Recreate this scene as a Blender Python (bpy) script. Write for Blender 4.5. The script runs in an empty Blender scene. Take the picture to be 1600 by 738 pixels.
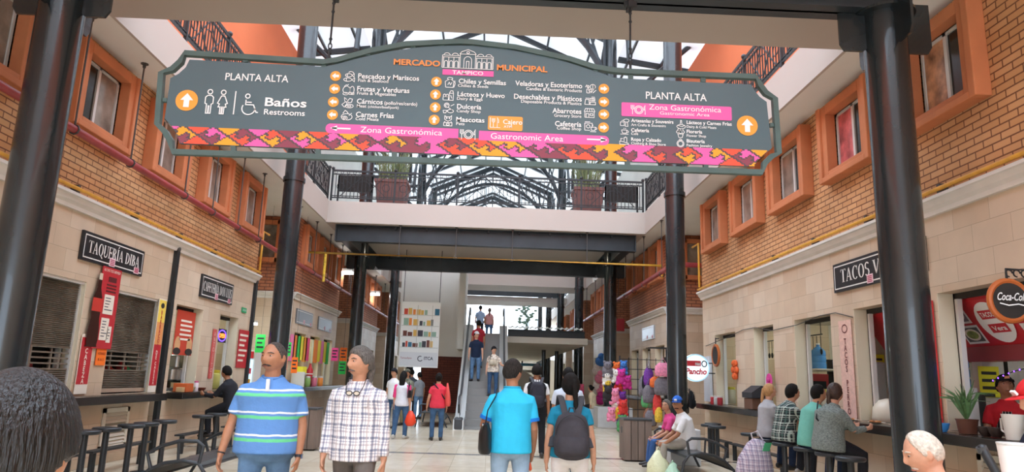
import bpy, math, random
from mathutils import Vector, Matrix
SC = bpy.context.scene
COL = SC.collection
R_ = math.radians
# ------------------------------------------------------------------ camera
FPX, CAMH = 1098.0, 1.5
yaw, pit, rol = R_(1.5), R_(11.48), R_(-1.85)
cy, sy, cp, sp, cr, sr = math.cos(yaw), math.sin(yaw), math.cos(pit), math.sin(pit), math.cos(rol), math.sin(rol)
FW = Vector((sy * cp, cy * cp, sp)); r0 = Vector((cy, -sy, 0)); u0 = r0.cross(FW)
RT = cr * r0 - sr * u0; UP = cr * u0 + sr * r0
cam = bpy.data.cameras.new('camera'); camo = bpy.data.objects.new('camera', cam); COL.objects.link(camo)
cam.sensor_width = 36; cam.lens = 36 * FPX / 1600; cam.clip_start = 0.05; cam.clip_end = 500
camo.matrix_world = Matrix(((RT.x, UP.x, -FW.x, 0), (RT.y, UP.y, -FW.y, 0), (RT.z, UP.z, -FW.z, CAMH), (0, 0, 0, 1)))
SC.camera = camo
# ------------------------------------------------------------------ sky, exposure
W = bpy.data.worlds.new('sky'); SC.world = W; W.use_nodes = True
bg = W.node_tree.nodes['Background']; bg.inputs[0].default_value = (0.84, 0.98, 1.16, 1); bg.inputs[1].default_value = 3.0
SC.view_settings.view_transform = 'Standard'; SC.view_settings.look = 'None'
SC.view_settings.exposure = 0.78; SC.view_settings.gamma = 1; SC.view_settings.use_curve_mapping = False
SC.cycles.use_denoising = True; SC.cycles.max_bounces = 9; SC.cycles.diffuse_bounces = 6; SC.cycles.glossy_bounces = 3
SC.cycles.transmission_bounces = 5; SC.cycles.transparent_max_bounces = 6; SC.cycles.sample_clamp_indirect = 8
SC.cycles.caustics_reflective = False; SC.cycles.caustics_refractive = False


def at(x, y, Y):                     # photo pixel -> point at depth Y
    d = RT * ((x - 800) / FPX) + UP * ((369 - y) / FPX) + FW
    return Vector((0, 0, CAMH)) + d * (Y / d.y)


def ax(x, y, X):                     # photo pixel -> point on a wall at X
    d = RT * ((x - 800) / FPX) + UP * ((369 - y) / FPX) + FW
    return Vector((0, 0, CAMH)) + d * (X / d.x)


# ------------------------------------------------------------------ materials
def hexc(h):
    if not isinstance(h, str): return (*h[:3], 1)
    h = h.lstrip('#'); o = []
    for i in (0, 2, 4):
        c = int(h[i:i + 2], 16) / 255
        o.append(c / 12.92 if c <= .04045 else ((c + .055) / 1.055) ** 2.4)
    return (*o, 1)


MATS = {}


class NT:
    def __init__(s, name):
        s.m = bpy.data.materials.new(name); s.m.use_nodes = True; s.t = s.m.node_tree; s.n = s.t.nodes
        s.b = s.n['Principled BSDF']

    def new(s, typ, **kw):
        n = s.n.new(typ)
        for k, v in kw.items():
            if k.startswith('i_'):
                k = k[2:]; k = int(k) if k.isdigit() else k
                if hasattr(v, 'is_output'): s.t.links.new(v, n.inputs[k])
                else: n.inputs[k].default_value = v
            else: setattr(n, k, v)
        return n

    def link(s, a, b): s.t.links.new(a, b)

    def math(s, op, a, b=0.0, c=0.0):
        return s.new('ShaderNodeMath', operation=op, i_0=a, i_1=b, i_2=c).outputs[0]

    def mix(s, f, a, b, mode='MIX'):
        n = s.new('ShaderNodeMix', data_type='RGBA', blend_type=mode)
        for i, v in ((0, f), (6, a), (7, b)):
            if hasattr(v, 'is_output'): s.link(v, n.inputs[i])
            else: n.inputs[i].default_value = v if i == 0 else hexc(v)
        return n.outputs[2]

    def xyz(s, src='Object'):
        tc = s.new('ShaderNodeTexCoord'); v = tc.outputs[src] if src != 'Position' else s.new('ShaderNodeNewGeometry').outputs['Position']
        return s.new('ShaderNodeSeparateXYZ', i_0=v).outputs, v


def M(name, col='#808080', rough=.6, metal=0., spec=None, noise=0., scale=8., bump=0., bscale=None, emit=0., alpha=1., trans=0., coat=0., stretch=None):
    if name in MATS: return MATS[name]
    t = NT(name); b = t.b
    b.inputs['Base Color'].default_value = hexc(col); b.inputs['Roughness'].default_value = rough; b.inputs['Metallic'].default_value = metal
    if noise or bump:
        tc = t.new('ShaderNodeTexCoord'); v = tc.outputs['Object']
        if stretch: v = t.new('ShaderNodeMapping', i_0=v, i_3=stretch).outputs[0]
        nz = t.new('ShaderNodeTexNoise', i_0=v, i_Scale=scale, i_Detail=5.)
        if noise:
            c = hexc(col); lo = [max(0, x * (1 - noise)) for x in c[:3]]; hi = [min(1, x * (1 + noise)) for x in c[:3]]
            rmp = t.new('ShaderNodeMapRange', i_0=nz.outputs[0], i_1=.3, i_2=.7)
            t.link(t.mix(rmp.outputs[0], lo, hi), b.inputs['Base Color'])
        if bump:
            nb = t.new('ShaderNodeTexNoise', i_0=v, i_Scale=bscale or scale, i_Detail=3.)
            t.link(t.new('ShaderNodeBump', i_Strength=bump, i_Distance=.02, i_Height=nb.outputs[0]).outputs[0], b.inputs['Normal'])
    if spec is not None: b.inputs['Specular IOR Level'].default_value = spec
    if emit:
        b.inputs['Emission Color'].default_value = hexc(col); b.inputs['Emission Strength'].default_value = emit
    if trans: b.inputs['Transmission Weight'].default_value = trans; b.inputs['IOR'].default_value = 1.1
    if coat: b.inputs['Coat Weight'].default_value = coat
    if alpha < 1: b.inputs['Alpha'].default_value = alpha
    MATS[name] = t.m
    return t.m


def wallvec(t):                      # (along the wall, height) whichever way the wall faces
    g = t.new('ShaderNodeNewGeometry'); p = t.new('ShaderNodeSeparateXYZ', i_0=g.outputs['Position']).outputs
    n = t.new('ShaderNodeSeparateXYZ', i_0=g.outputs['True Normal']).outputs
    side = t.math('GREATER_THAN', t.math('ABSOLUTE', n[0]), .5)
    u = t.math('ADD', t.math('MULTIPLY', p[1], side), t.math('MULTIPLY', p[0], t.math('SUBTRACT', 1., side)))
    return t.new('ShaderNodeCombineXYZ', i_0=u, i_1=p[2]).outputs[0], g.outputs['Position']


def brick(name, c1, c2, mortar, bw=.27, bh=.085, ms=.009, rough=.85, bump=.6, var=.35, mottle=1.2):
    t = NT(name); v, pos = wallvec(t)
    br = t.new('ShaderNodeTexBrick', i_0=v, i_Scale=1., **{'i_Mortar Size': ms, 'i_Mortar Smooth': .1, 'i_Bias': 0., 'i_Brick Width': bw, 'i_Row Height': bh})
    br.inputs[1].default_value = hexc(c1); br.inputs[2].default_value = hexc(c2); br.inputs[3].default_value = hexc(mortar)
    nz = t.new('ShaderNodeTexNoise', i_0=pos, i_Scale=mottle, i_Detail=4.)
    k = t.new('ShaderNodeMapRange', i_0=nz.outputs[0], i_1=.3, i_2=.7, i_3=1 - var, i_4=1.0)
    t.link(t.mix(1., br.outputs[0], k.outputs[0], 'MULTIPLY'), t.b.inputs[0]); t.b.inputs['Roughness'].default_value = rough
    if bump: t.link(t.new('ShaderNodeBump', i_Strength=bump, i_Distance=.01, i_Height=t.math('SUBTRACT', 1., br.outputs[1])).outputs[0], t.b.inputs['Normal'])
    MATS[name] = t.m
    return t.m


# ------------------------------------------------------------------ mesh builder
class MB:
    def __init__(s): s.v = []; s.f = []; s.mi = []

    def add(s, vs, fs, mi=0):
        o = len(s.v); s.v += [tuple(v) for v in vs]; s.f += [tuple(i + o for i in f) for f in fs]; s.mi += [mi] * len(fs)
        return s

    def box(s, x0, x1, y0, y1, z0, z1, mi=0):
        v = [(x, y, z) for x in (x0, x1) for y in (y0, y1) for z in (z0, z1)]
        return s.add(v, [(0, 1, 3, 2), (4, 6, 7, 5), (0, 4, 5, 1), (2, 3, 7, 6), (0, 2, 6, 4), (1, 5, 7, 3)], mi)

    def obox(s, c, a, b, d, mi=0):
        c, a, b, d = map(Vector, (c, a, b, d))
        v = [c + a * i + b * j + d * k for i in (-1, 1) for j in (-1, 1) for k in (-1, 1)]
        return s.add(v, [(0, 1, 3, 2), (4, 6, 7, 5), (0, 4, 5, 1), (2, 3, 7, 6), (0, 2, 6, 4), (1, 5, 7, 3)], mi)

    def bar(s, p, q, w, h=None, up=(0, 0, 1), mi=0):
        p, q = Vector(p), Vector(q); d = q - p; u = Vector(up); x = d.cross(u)
        if x.length < 1e-6: x = d.cross(Vector((0, 1, 0)))
        x.normalize(); z = x.cross(d).normalized(); h = h or w
        return s.obox((p + q) / 2, d / 2, x * w / 2, z * h / 2, mi)

    def prism(s, poly, fn, w0, w1, mi=0, side=None):
        n = len(poly); v = [fn(u, w, w0) for u, w in poly] + [fn(u, w, w1) for u, w in poly]
        s.add(v, [tuple(range(n))[::-1], tuple(range(n, 2 * n))], mi)
        o = len(s.v) - 2 * n
        for i in range(n):
            j = (i + 1) % n; s.f.append((o + i, o + j, o + n + j, o + n + i)); s.mi.append(mi if side is None else side)
        return s

    def tube(s, path, rad, n=8, ref=(1, 0, 0), caps=True, rnd=0., mi=0, closed=False, rot=0.):
        P = [Vector(p) for p in path]; k = len(P)
        rad = rad if isinstance(rad, (list, tuple)) else [rad] * k
        rad = [(r, r) if not isinstance(r, (list, tuple)) else r for r in rad]
        rings = []
        for i in range(k):
            if closed: t = (P[(i + 1) % k] - P[i - 1])
            else: t = (P[min(i + 1, k - 1)] - P[max(i - 1, 0)])
            t.normalize(); x = Vector(ref) - t * t.dot(Vector(ref))
            if x.length < 1e-3: x = Vector((0, 1, 0)) - t * t.y
            if x.length < 1e-3: x = Vector((0, 0, 1)) - t * t.z
            x.normalize(); rings.append((P[i], x, t.cross(x), rad[i], t))
        if rnd and not closed:
            for e, sg in ((0, -1), (-1, 1)):
                c, x, y, r, t = rings[e]; m = min(r)
                ex = [(c + t * sg * m * rnd * .6, x, y, (r[0] * .8, r[1] * .8), t), (c + t * sg * m * rnd * .92, x, y, (r[0] * .4, r[1] * .4), t)]
                rings = ex[::-1] + rings if e == 0 else rings + ex
        o = len(s.v)
        for c, x, y, r, t in rings:
            for j in range(n):
                a = 2 * math.pi * j / n + rot; s.v.append(tuple(c + x * (math.cos(a) * r[0]) + y * (math.sin(a) * r[1])))
        K = len(rings)
        for i in range(K if closed else K - 1):
            a, b = o + i * n, o + ((i + 1) % K) * n
            for j in range(n):
                j2 = (j + 1) % n; s.f.append((a + j, a + j2, b + j2, b + j)); s.mi.append(mi)
        if caps and not closed:
            s.f.append(tuple(range(o, o + n))[::-1]); s.f.append(tuple(range(o + (K - 1) * n, o + K * n))); s.mi += [mi, mi]
        return s

    def cyl(s, p, q, r, n=16, mi=0): return s.tube([p, q], r, n, mi=mi)

    def ball(s, c, r, n=12, m=8, mi=0, fn=None):
        r = r if isinstance(r, (list, tuple)) else (r, r, r); o = len(s.v); c = Vector(c)
        for i in range(m + 1):
            th = math.pi * i / m
            for j in range(n):
                ph = 2 * math.pi * j / n; d = (math.sin(th) * math.cos(ph), math.sin(th) * math.sin(ph), math.cos(th))
                p = Vector((d[0] * r[0], d[1] * r[1], d[2] * r[2]))
                if fn: p = fn(d, p)
                s.v.append(tuple(c + p))
        for i in range(m):
            for j in range(n):
                j2 = (j + 1) % n; s.f.append((o + i * n + j, o + (i + 1) * n + j, o + (i + 1) * n + j2, o + i * n + j2)); s.mi.append(mi)
        return s

    def lathe(s, prof, c=(0, 0, 0), n=20, mi=0):
        o = len(s.v); c = Vector(c)
        for r, z in prof:
            for j in range(n): a = 2 * math.pi * j / n; s.v.append((c.x + r * math.cos(a), c.y + r * math.sin(a), c.z + z))
        for i in range(len(prof) - 1):
            for j in range(n):
                j2 = (j + 1) % n; s.f.append((o + i * n + j, o + i * n + j2, o + (i + 1) * n + j2, o + (i + 1) * n + j)); s.mi.append(mi)
        s.f.append(tuple(range(o, o + n))[::-1]); k = o + (len(prof) - 1) * n; s.f.append(tuple(range(k, k + n))); s.mi += [mi, mi]
        return s

    def build(s, name, mats, parent=None, smooth=False, bevel=0., remesh=0., sub=0):
        me = bpy.data.meshes.new(name); off = Vector((0, 0, 0))
        if parent is not None and parent.type == 'EMPTY' and parent.get('_w'): off = parent.location.copy()
        elif parent is not None and parent.parent is not None and parent.parent.get('_w'): off = parent.parent.location.copy()
        me.from_pydata([(v[0] - off.x, v[1] - off.y, v[2] - off.z) for v in s.v], [], s.f)
        mats = mats if isinstance(mats, (list, tuple)) else [mats]
        for m in mats: me.materials.append(m)
        for p, i in zip(me.polygons, s.mi): p.material_index = min(i, len(mats) - 1); p.use_smooth = smooth
        me.validate(); me.update()
        o = bpy.data.objects.new(name, me); COL.objects.link(o)
        if parent is not None: o.parent = parent
        if remesh:
            r = o.modifiers.new('r', 'REMESH'); r.mode = 'VOXEL'; r.voxel_size = remesh; r.use_smooth_shade = True
            k = o.modifiers.new('s', 'SMOOTH'); k.factor = .5; k.iterations = 4 if remesh < .011 else 2
        if bevel:
            b = o.modifiers.new('b', 'BEVEL'); b.width = bevel; b.segments = 2; b.limit_method = 'ANGLE'
        if smooth and not remesh:
            try: me.set_sharp_from_angle(angle=R_(42))
            except Exception: pass
        return o


def tag(o, label=None, cat=None, group=None, kind=None):
    for k, v in (('label', label), ('category', cat), ('group', group), ('kind', kind)):
        if v: o[k] = v
    return o


def thing(name, loc, label, cat, group=None, rz=0., world=True, kind=None):
    o = bpy.data.objects.new(name, None); COL.objects.link(o); o.location = loc; o.rotation_euler.z = rz; o.empty_display_size = .1
    if world and not rz: o['_w'] = 1     # parts are given in world coordinates
    return tag(o, label, cat, group, kind)


def kids(o): return [c for c in bpy.data.objects if c.parent == o]


def copy_tree(o, loc, rz=0., label=None, group=None, scale=None, _k=None):
    c = o.copy(); COL.objects.link(c); c.location = loc; c.rotation_euler.z = rz
    if label: c['label'] = label
    if group: c['group'] = group
    if scale: c.scale = scale if isinstance(scale, tuple) else (scale,) * 3
    for k in kids(o):
        d = k.copy(); COL.objects.link(d); d.parent = c
        for g in kids(k):
            e = g.copy(); COL.objects.link(e); e.parent = d
    return c


# ------------------------------------------------------------------ flat drawing on a plane: lettering, strokes, shapes
class Plane:
    """origin o, axes u (reading direction), v (up), n (towards the viewer)"""
    def __init__(s, o, u, v): s.o = Vector(o); s.u = Vector(u); s.v = Vector(v); s.n = s.u.cross(s.v).normalized()

    def p(s, a, b, h=0.): return s.o + s.u * a + s.v * b + s.n * h


def text_polys(txt, bold=0., shear=0., font=None):
    cu = bpy.data.curves.new('t', 'FONT'); cu.body = txt; cu.size = 1; cu.offset = bold; cu.shear = shear; cu.resolution_u = 3
    ob = bpy.data.objects.new('t', cu); me = bpy.data.meshes.new_from_object(ob)
    vs = [v.co.copy() for v in me.vertices]; fs = [tuple(p.vertices) for p in me.polygons]
    bpy.data.objects.remove(ob); bpy.data.curves.remove(cu); bpy.data.meshes.remove(me)
    return vs, fs


CAPH = None


def lettering(pl, txt, a0, a1, b, cap, mat, parent, h=.004, bold=0., shear=0., name='lettering', vertical=False, mb=None, mi=0):
    """one line of writing from a0 to a1 with its baseline at b and capitals cap high"""
    global CAPH
    if CAPH is None:
        vs, _ = text_polys('H'); CAPH = max(v.y for v in vs)
    own = mb is None; mb = mb or MB()
    if vertical:                       # letters one under another, between b (top) and b - cap * len
        for i, ch in enumerate(txt):
            if ch == ' ': continue
            vs, fs = text_polys(ch, bold)
            x0, x1 = min(v.x for v in vs), max(v.x for v in vs)
            k = cap * .8 / CAPH; w = min(a1 - a0, (x1 - x0) * k); c = (a0 + a1) / 2
            mb.add([pl.p(c - w / 2 + (v.x - x0) / (x1 - x0) * w, b - cap * (i + .9) + v.y * k, h) for v in vs], fs, mi)
    else:
        vs, fs = text_polys(txt, bold, shear); x0, x1 = min(v.x for v in vs), max(v.x for v in vs); k = cap / CAPH
        mb.add([pl.p(a0 + (v.x - x0) / (x1 - x0) * (a1 - a0), b + v.y * k, h) for v in vs], fs, mi)
    return mb.build(name, mat, parent) if own else mb


def stroke(mb, pl, pts, w, h=.004, closed=False, mi=0):
    P = [Vector((p[0], p[1])) for p in pts]; n = len(P); o = len(mb.v)
    for i in range(n):
        a = P[i - 1] if (i or closed) else P[i]; b = P[(i + 1) % n] if (i < n - 1 or closed) else P[i]
        d1 = (P[i] - a); d2 = (b - P[i]); t = (d1.normalized() if d1.length > 1e-9 else Vector((0, 0))) + (d2.normalized() if d2.length > 1e-9 else Vector((0, 0)))
        if t.length < 1e-6: t = d2 if d2.length else d1
        t.normalize(); nn = Vector((-t.y, t.x)); dd = d2 if d2.length > 1e-9 else d1; c = max(.5, abs(t.dot(dd.normalized())))
        mb.v.append(tuple(pl.p(*(P[i] + nn * (w / 2 / c)), h))); mb.v.append(tuple(pl.p(*(P[i] - nn * (w / 2 / c)), h)))
    for i in range(n if closed else n - 1):
        j = (i + 1) % n; mb.f.append((o + 2 * i, o + 2 * i + 1, o + 2 * j + 1, o + 2 * j)); mb.mi.append(mi)
    return mb


def arc(cx, cy_, rx, ry, a0, a1, n=16): return [(cx + rx * math.cos(R_(a0 + (a1 - a0) * i / n)), cy_ + ry * math.sin(R_(a0 + (a1 - a0) * i / n))) for i in range(n + 1)]


def flat(mb, pl, poly, h=.003, mi=0):
    return mb.add([pl.p(a, b, h) for a, b in poly], [tuple(range(len(poly)))], mi)


def slab(mb, pl, a0, a1, b0, b1, h0, h1, mi=0):
    c = pl.p((a0 + a1) / 2, (b0 + b1) / 2, (h0 + h1) / 2)
    return mb.obox(c, pl.u * ((a1 - a0) / 2), pl.v * ((b1 - b0) / 2), pl.n * ((h1 - h0) / 2), mi)


def rrect(a0, a1, b0, b1, rl, rr=None, n=6):
    rr = rl if rr is None else rr; P = []
    for (x, y, r, s) in ((a1 - rr, b1 - rr, rr, 0), (a0 + rl, b1 - rl, rl, 90), (a0 + rl, b0 + rl, rl, 180), (a1 - rr, b0 + rr, rr, 270)):
        P += arc(x, y, r, r, s, s + 90, n) if r > 1e-5 else [(x, y)]
    return P


# roman capitals of the shop signs: (width, painter)
def roman(mb, pl, txt, a0, a1, b, cap, h=.004, mi=0):
    S, T, F = .17, .055, .045
    def rect(o, x0, x1, y0, y1): q.append([(o + x0, y0), (o + x1, y0), (o + x1, y1), (o + x0, y1)])
    def quad(o, *p): q.append([(o + x, y) for x, y in p])
    def ring(o, cx, cy_, rx, ry, a0_, a1_, thick=S, thin=T, n=18):
        for i in range(n):
            e0, e1 = R_(a0_ + (a1_ - a0_) * i / n), R_(a0_ + (a1_ - a0_) * (i + 1) / n)
            q.append([(o + cx + rx * math.cos(e0), cy_ + ry * math.sin(e0)), (o + cx + rx * math.cos(e1), cy_ + ry * math.sin(e1)),
                      (o + cx + (rx - thick) * math.cos(e1), cy_ + (ry - thin) * math.sin(e1)), (o + cx + (rx - thick) * math.cos(e0), cy_ + (ry - thin) * math.sin(e0))])
    def stem(o, x, w=S): rect(o, x, x + w, 0, 1); rect(o, x - .08, x + w + .08, 0, F); rect(o, x - .08, x + w + .08, 1 - F, 1)
    def bars(o, ys, x0, x1):
        for y in ys: rect(o, x0, x1, max(0, y - T), min(1, y + T) if 0 < y < 1 else y + (T if y == 0 else 0)); rect(o, x1 - T, x1, max(0, y - .16), min(1, y + .16))
    q = []; x = 0.
    for ch in txt:
        if ch == ' ': x += .35; continue
        acc = ch == 'Í'; ch = 'I' if acc else ch
        if ch == 'I': stem(x, .08); w = .36
        elif ch == 'T': stem(x, .27); bars(x, (1,), 0.02, .69); rect(x, .02, .07, .8, 1); w = .72
        elif ch == 'A': quad(x, (.04, 0), (.1, 0), (.4, 1), (.32, 1)); quad(x, (.5, 0), (.69, 0), (.42, 1), (.3, 1)); rect(x, .16, .55, .3, .3 + T); rect(x, -.03, .2, 0, F); rect(x, .42, .77, 0, F); w = .75
        elif ch in 'OQ':
            ring(x, .4, .5, .36, .52, 0, 360); w = .8
            if ch == 'Q': quad(x, (.36, .02), (.5, .06), (.78, -.2), (.62, -.22))
        elif ch == 'C': ring(x, .4, .5, .36, .52, 45, 315); rect(x, .62, .67, .66, 1); w = .73
        elif ch == 'U': rect(x, .08, .08 + S, .3, 1); rect(x, .0, .33, 1 - F, 1); rect(x, .58, .58 + T, .3, 1); rect(x, .48, .74, 1 - F, 1); ring(x, .36, .32, .28, .34, 180, 360, .11, .07); w = .76
        elif ch in 'EFL':
            stem(x, .08); w = .62
            bars(x, {'E': (0, .52, 1), 'F': (.52, 1), 'L': (0,)}[ch], .2, .56)
        elif ch == 'R': stem(x, .08); ring(x, .24, .74, .34, .26, -90, 90, .15, T); quad(x, (.3, .5), (.46, .5), (.74, 0), (.54, 0)); w = .74
        elif ch == 'D': stem(x, .08); ring(x, .24, .5, .46, .5, -90, 90); w = .76
        elif ch == 'B': stem(x, .08); ring(x, .24, .75, .3, .25, -90, 90, .15, T); ring(x, .24, .27, .36, .27, -90, 90, .16, T); w = .66
        elif ch == 'N': rect(x, .1, .1 + T, 0, 1); rect(x, .62, .62 + T, 0, 1); quad(x, (.54, 0), (.68, 0), (.2, 1), (.04, 1)); rect(x, 0, .25, 0, F); rect(x, .52, .78, 1 - F, 1); w = .78
        elif ch == 'V': quad(x, (.3, 0), (.4, 0), (.22, 1), (.03, 1)); quad(x, (.3, 0), (.4, 0), (.69, 1), (.62, 1)); rect(x, -.03, .3, 1 - F, 1); rect(x, .52, .77, 1 - F, 1); w = .74
        elif ch == 'S': ring(x, .3, .74, .26, .27, 30, 250, .13, .08); ring(x, .28, .27, .27, .28, -150, 90, .13, .08); w = .6
        else: stem(x, .08); w = .36
        if acc: quad(x, (.1, 1.08), (.18, 1.08), (.34, 1.26), (.2, 1.26))
        x += w
    k = (a1 - a0) / x
    for poly in q: flat(mb, pl, [(a0 + u * k, b + v * cap) for u, v in poly], h, mi)
    return mb
# ------------------------------------------------------------------ the building
XL, XR, CL, CR = -6.0, 5.5, -4.78, 4.30
FL, FR = -5.37, 4.9                       # inner faces of the walkway fascias
ROWS = [7.15 + 9.08 * k for k in range(7)]
ZC = 6.2                                  # soffit of the walkways
m_brick = brick('brick', '#dba877', '#cf9966', '#80553a', bw=.28, bh=.088, ms=.009, var=.22)
m_brick2 = brick('brick_far', '#c68560', '#b87552', '#74483a', bw=.3, bh=.1, ms=.012, var=.3)
m_stone = brick('stone', '#dccab2', '#cfb699', '#ab977e', bw=.62, bh=.31, ms=.003, rough=.55, bump=.1, var=.12, mottle=2.)
m_base = brick('stone_base', '#cdb598', '#bb9f80', '#927c63', bw=.5, bh=.3, ms=.004, rough=.5, bump=.1, var=.25, mottle=3.)
m_white = M('soffit_white', '#e6e4dc', .8, noise=.05, scale=.7)
m_fascia = M('fascia_cream', '#bfb4aa', .75, noise=.03, scale=.5)
m_trim = M('cornice_white', '#dcd8d0', .6, noise=.06, scale=3)
m_orange = M('orange_paint', '#c67b50', .75, noise=.1, scale=2.5)
m_orwall = M('orange_wall', '#dd7648', .8, noise=.05, scale=.6)
m_steel = M('black_steel', '#20272a', .24, .0, noise=.2, scale=1.5, coat=.3)
m_beam = M('beam_steel', '#2c3338', .45, 0, noise=.3, scale=1.5)
m_iron = M('wrought_iron', '#1f2224', .5)
m_alu = M('white_aluminium', '#d8d8d4', .4)
m_inside = M('stall_wall', '#c9c4b8', .7, noise=.1, scale=1.5)
m_dark = M('dark_inside', '#2b2824', .8)
m_yel = M('yellow_pipe', '#d9a032', .45, noise=.15, scale=6)
m_redp = M('red_pipe', '#9c3a3c', .4, noise=.2, scale=4)


def floor_mat():
    t = NT('floor_tile'); g = t.new('ShaderNodeNewGeometry'); p = t.new('ShaderNodeSeparateXYZ', i_0=g.outputs['Position']).outputs
    br = t.new('ShaderNodeTexBrick', i_0=g.outputs['Position'], i_Scale=1., offset=0., **{'i_Mortar Size': .004, 'i_Mortar Smooth': .2, 'i_Brick Width': .6, 'i_Row Height': .6})
    br.inputs[1].default_value = hexc('#d6cab4'); br.inputs[2].default_value = hexc('#cbbda4'); br.inputs[3].default_value = hexc('#ab9e87')
    nz = t.new('ShaderNodeTexNoise', i_0=g.outputs['Position'], i_Scale=5., i_Detail=6.)
    k = t.new('ShaderNodeMapRange', i_0=nz.outputs[0], i_1=.3, i_2=.7, i_3=.9, i_4=1.05)
    c = t.mix(1., br.outputs[0], k.outputs[0], 'MULTIPLY')
    f = t.math('FRACT', t.math('DIVIDE', t.math('ADD', p[1], 9.08 * 4 - 14.4), 9.08))
    band = t.math('LESS_THAN', f, .028)
    t.link(t.mix(band, c, '#7d7870'), t.b.inputs[0]); t.b.inputs['Roughness'].default_value = .22
    t.b.inputs['Specular IOR Level'].default_value = .4
    return t.m


def struct(name, mb, m, label=None, cat=None, parent=None, **kw):
    o = mb.build(name, m, parent, **kw)
    return tag(o, label, cat, kind='structure')


struct('floor', MB().box(-12, 12, -8, 90, -.2, 0), floor_mat(), 'polished cream tile floor crossed by grey bands', 'floor')


def holed(mb, x0, x1, y0, y1, z0, z1, holes):
    ys = sorted({y0, y1, *[min(max(h[0], y0), y1) for h in holes], *[min(max(h[1], y0), y1) for h in holes]})
    for a, b in zip(ys, ys[1:]):
        m = (a + b) / 2; cuts = sorted((h[2], h[3]) for h in holes if h[0] < m < h[1]); z = z0
        for c0, c1 in cuts:
            if c0 > z: mb.box(x0, x1, a, b, z, c0)
            z = c1
        if z < z1: mb.box(x0, x1, a, b, z, z1)
    return mb


WN = [0]


def window(sd, y0, y1, z0=4.8, z1=6.06, label=None, light=None, far=False):
    """projecting orange surround with a white sliding window"""
    xf = XL if sd < 0 else XR; s = -sd   # s points into the hall
    WN[0] += 1; n = WN[0]; X = lambda d: xf + s * d
    def bx(mb, d0, d1, a, b, c, d, mi=0): return mb.box(min(X(d0), X(d1)), max(X(d0), X(d1)), a, b, c, d, mi)
    w = .2; f = MB()
    bx(f, -.08, .16, y0, y0 + w, z0, z1); bx(f, -.08, .16, y1 - w, y1, z0, z1)
    bx(f, -.08, .16, y0 + w, y1 - w, z1 - w * .8, z1); bx(f, -.08, .16, y0 + w, y1 - w, z0, z0 + w * .7)
    for a, b in ((y0 - .05, y0 + .06), (y1 - .06, y1 + .05)): bx(f, 0, .2, a, b, z0 - .03, z1)
    bx(f, 0, .2, y0 + .06, y1 - .06, z0 - .03, z0 + .06)
    o = tag(f.build(f'window_{n}', m_orange, bevel=.012), label, 'window', kind='structure')
    a, b, c, d = y0 + w, y1 - w, z0 + w * .7, z1 - w * .8; m = (a + b) / 2
    fr = MB()
    for p, q, r_, t in ((a, a + .04, c, d), (b - .04, b, c, d), (a, b, c, c + .04), (a, b, d - .04, d), (m - .03, m + .03, c, d)): bx(fr, -.06, -.02, p, q, r_, t)
    fr.build('sash', m_alu, o)
    g = MB(); bx(g, -.055, -.045, a, m, c, d); g.build('glass_pane', M('dark_glass', '#2a2622', .15), o)
    g = MB(); bx(g, -.05, -.04, m, b, c, d); g.build('glass_pane', light or M('pale_glass', '#8d857b', .12, noise=.5, scale=2.5), o)
    return o


CN = [0]


def cornice(x, s, y0, y1, z=3.66, along='y', label=None):
    prof = [(0, 0), (.05, 0), (.06, .05), (.1, .09), (.13, .15), (.16, .16), (.16, .2), (0, .2)]
    mb = MB()
    if along == 'y': mb.prism(prof, lambda u, v, w: (x + s * u, w, z + v), y0, y1)
    else: mb.prism(prof, lambda u, v, w: (w, x - u, z + v), y0, y1)
    CN[0] += 1
    return struct(f'trim_{CN[0]}', mb, m_trim, label or 'pale moulded cornice between stone and brick', 'cornice')


TLAMP = M('tube_light', '#f4fff4', .5, emit=30.)


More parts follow.
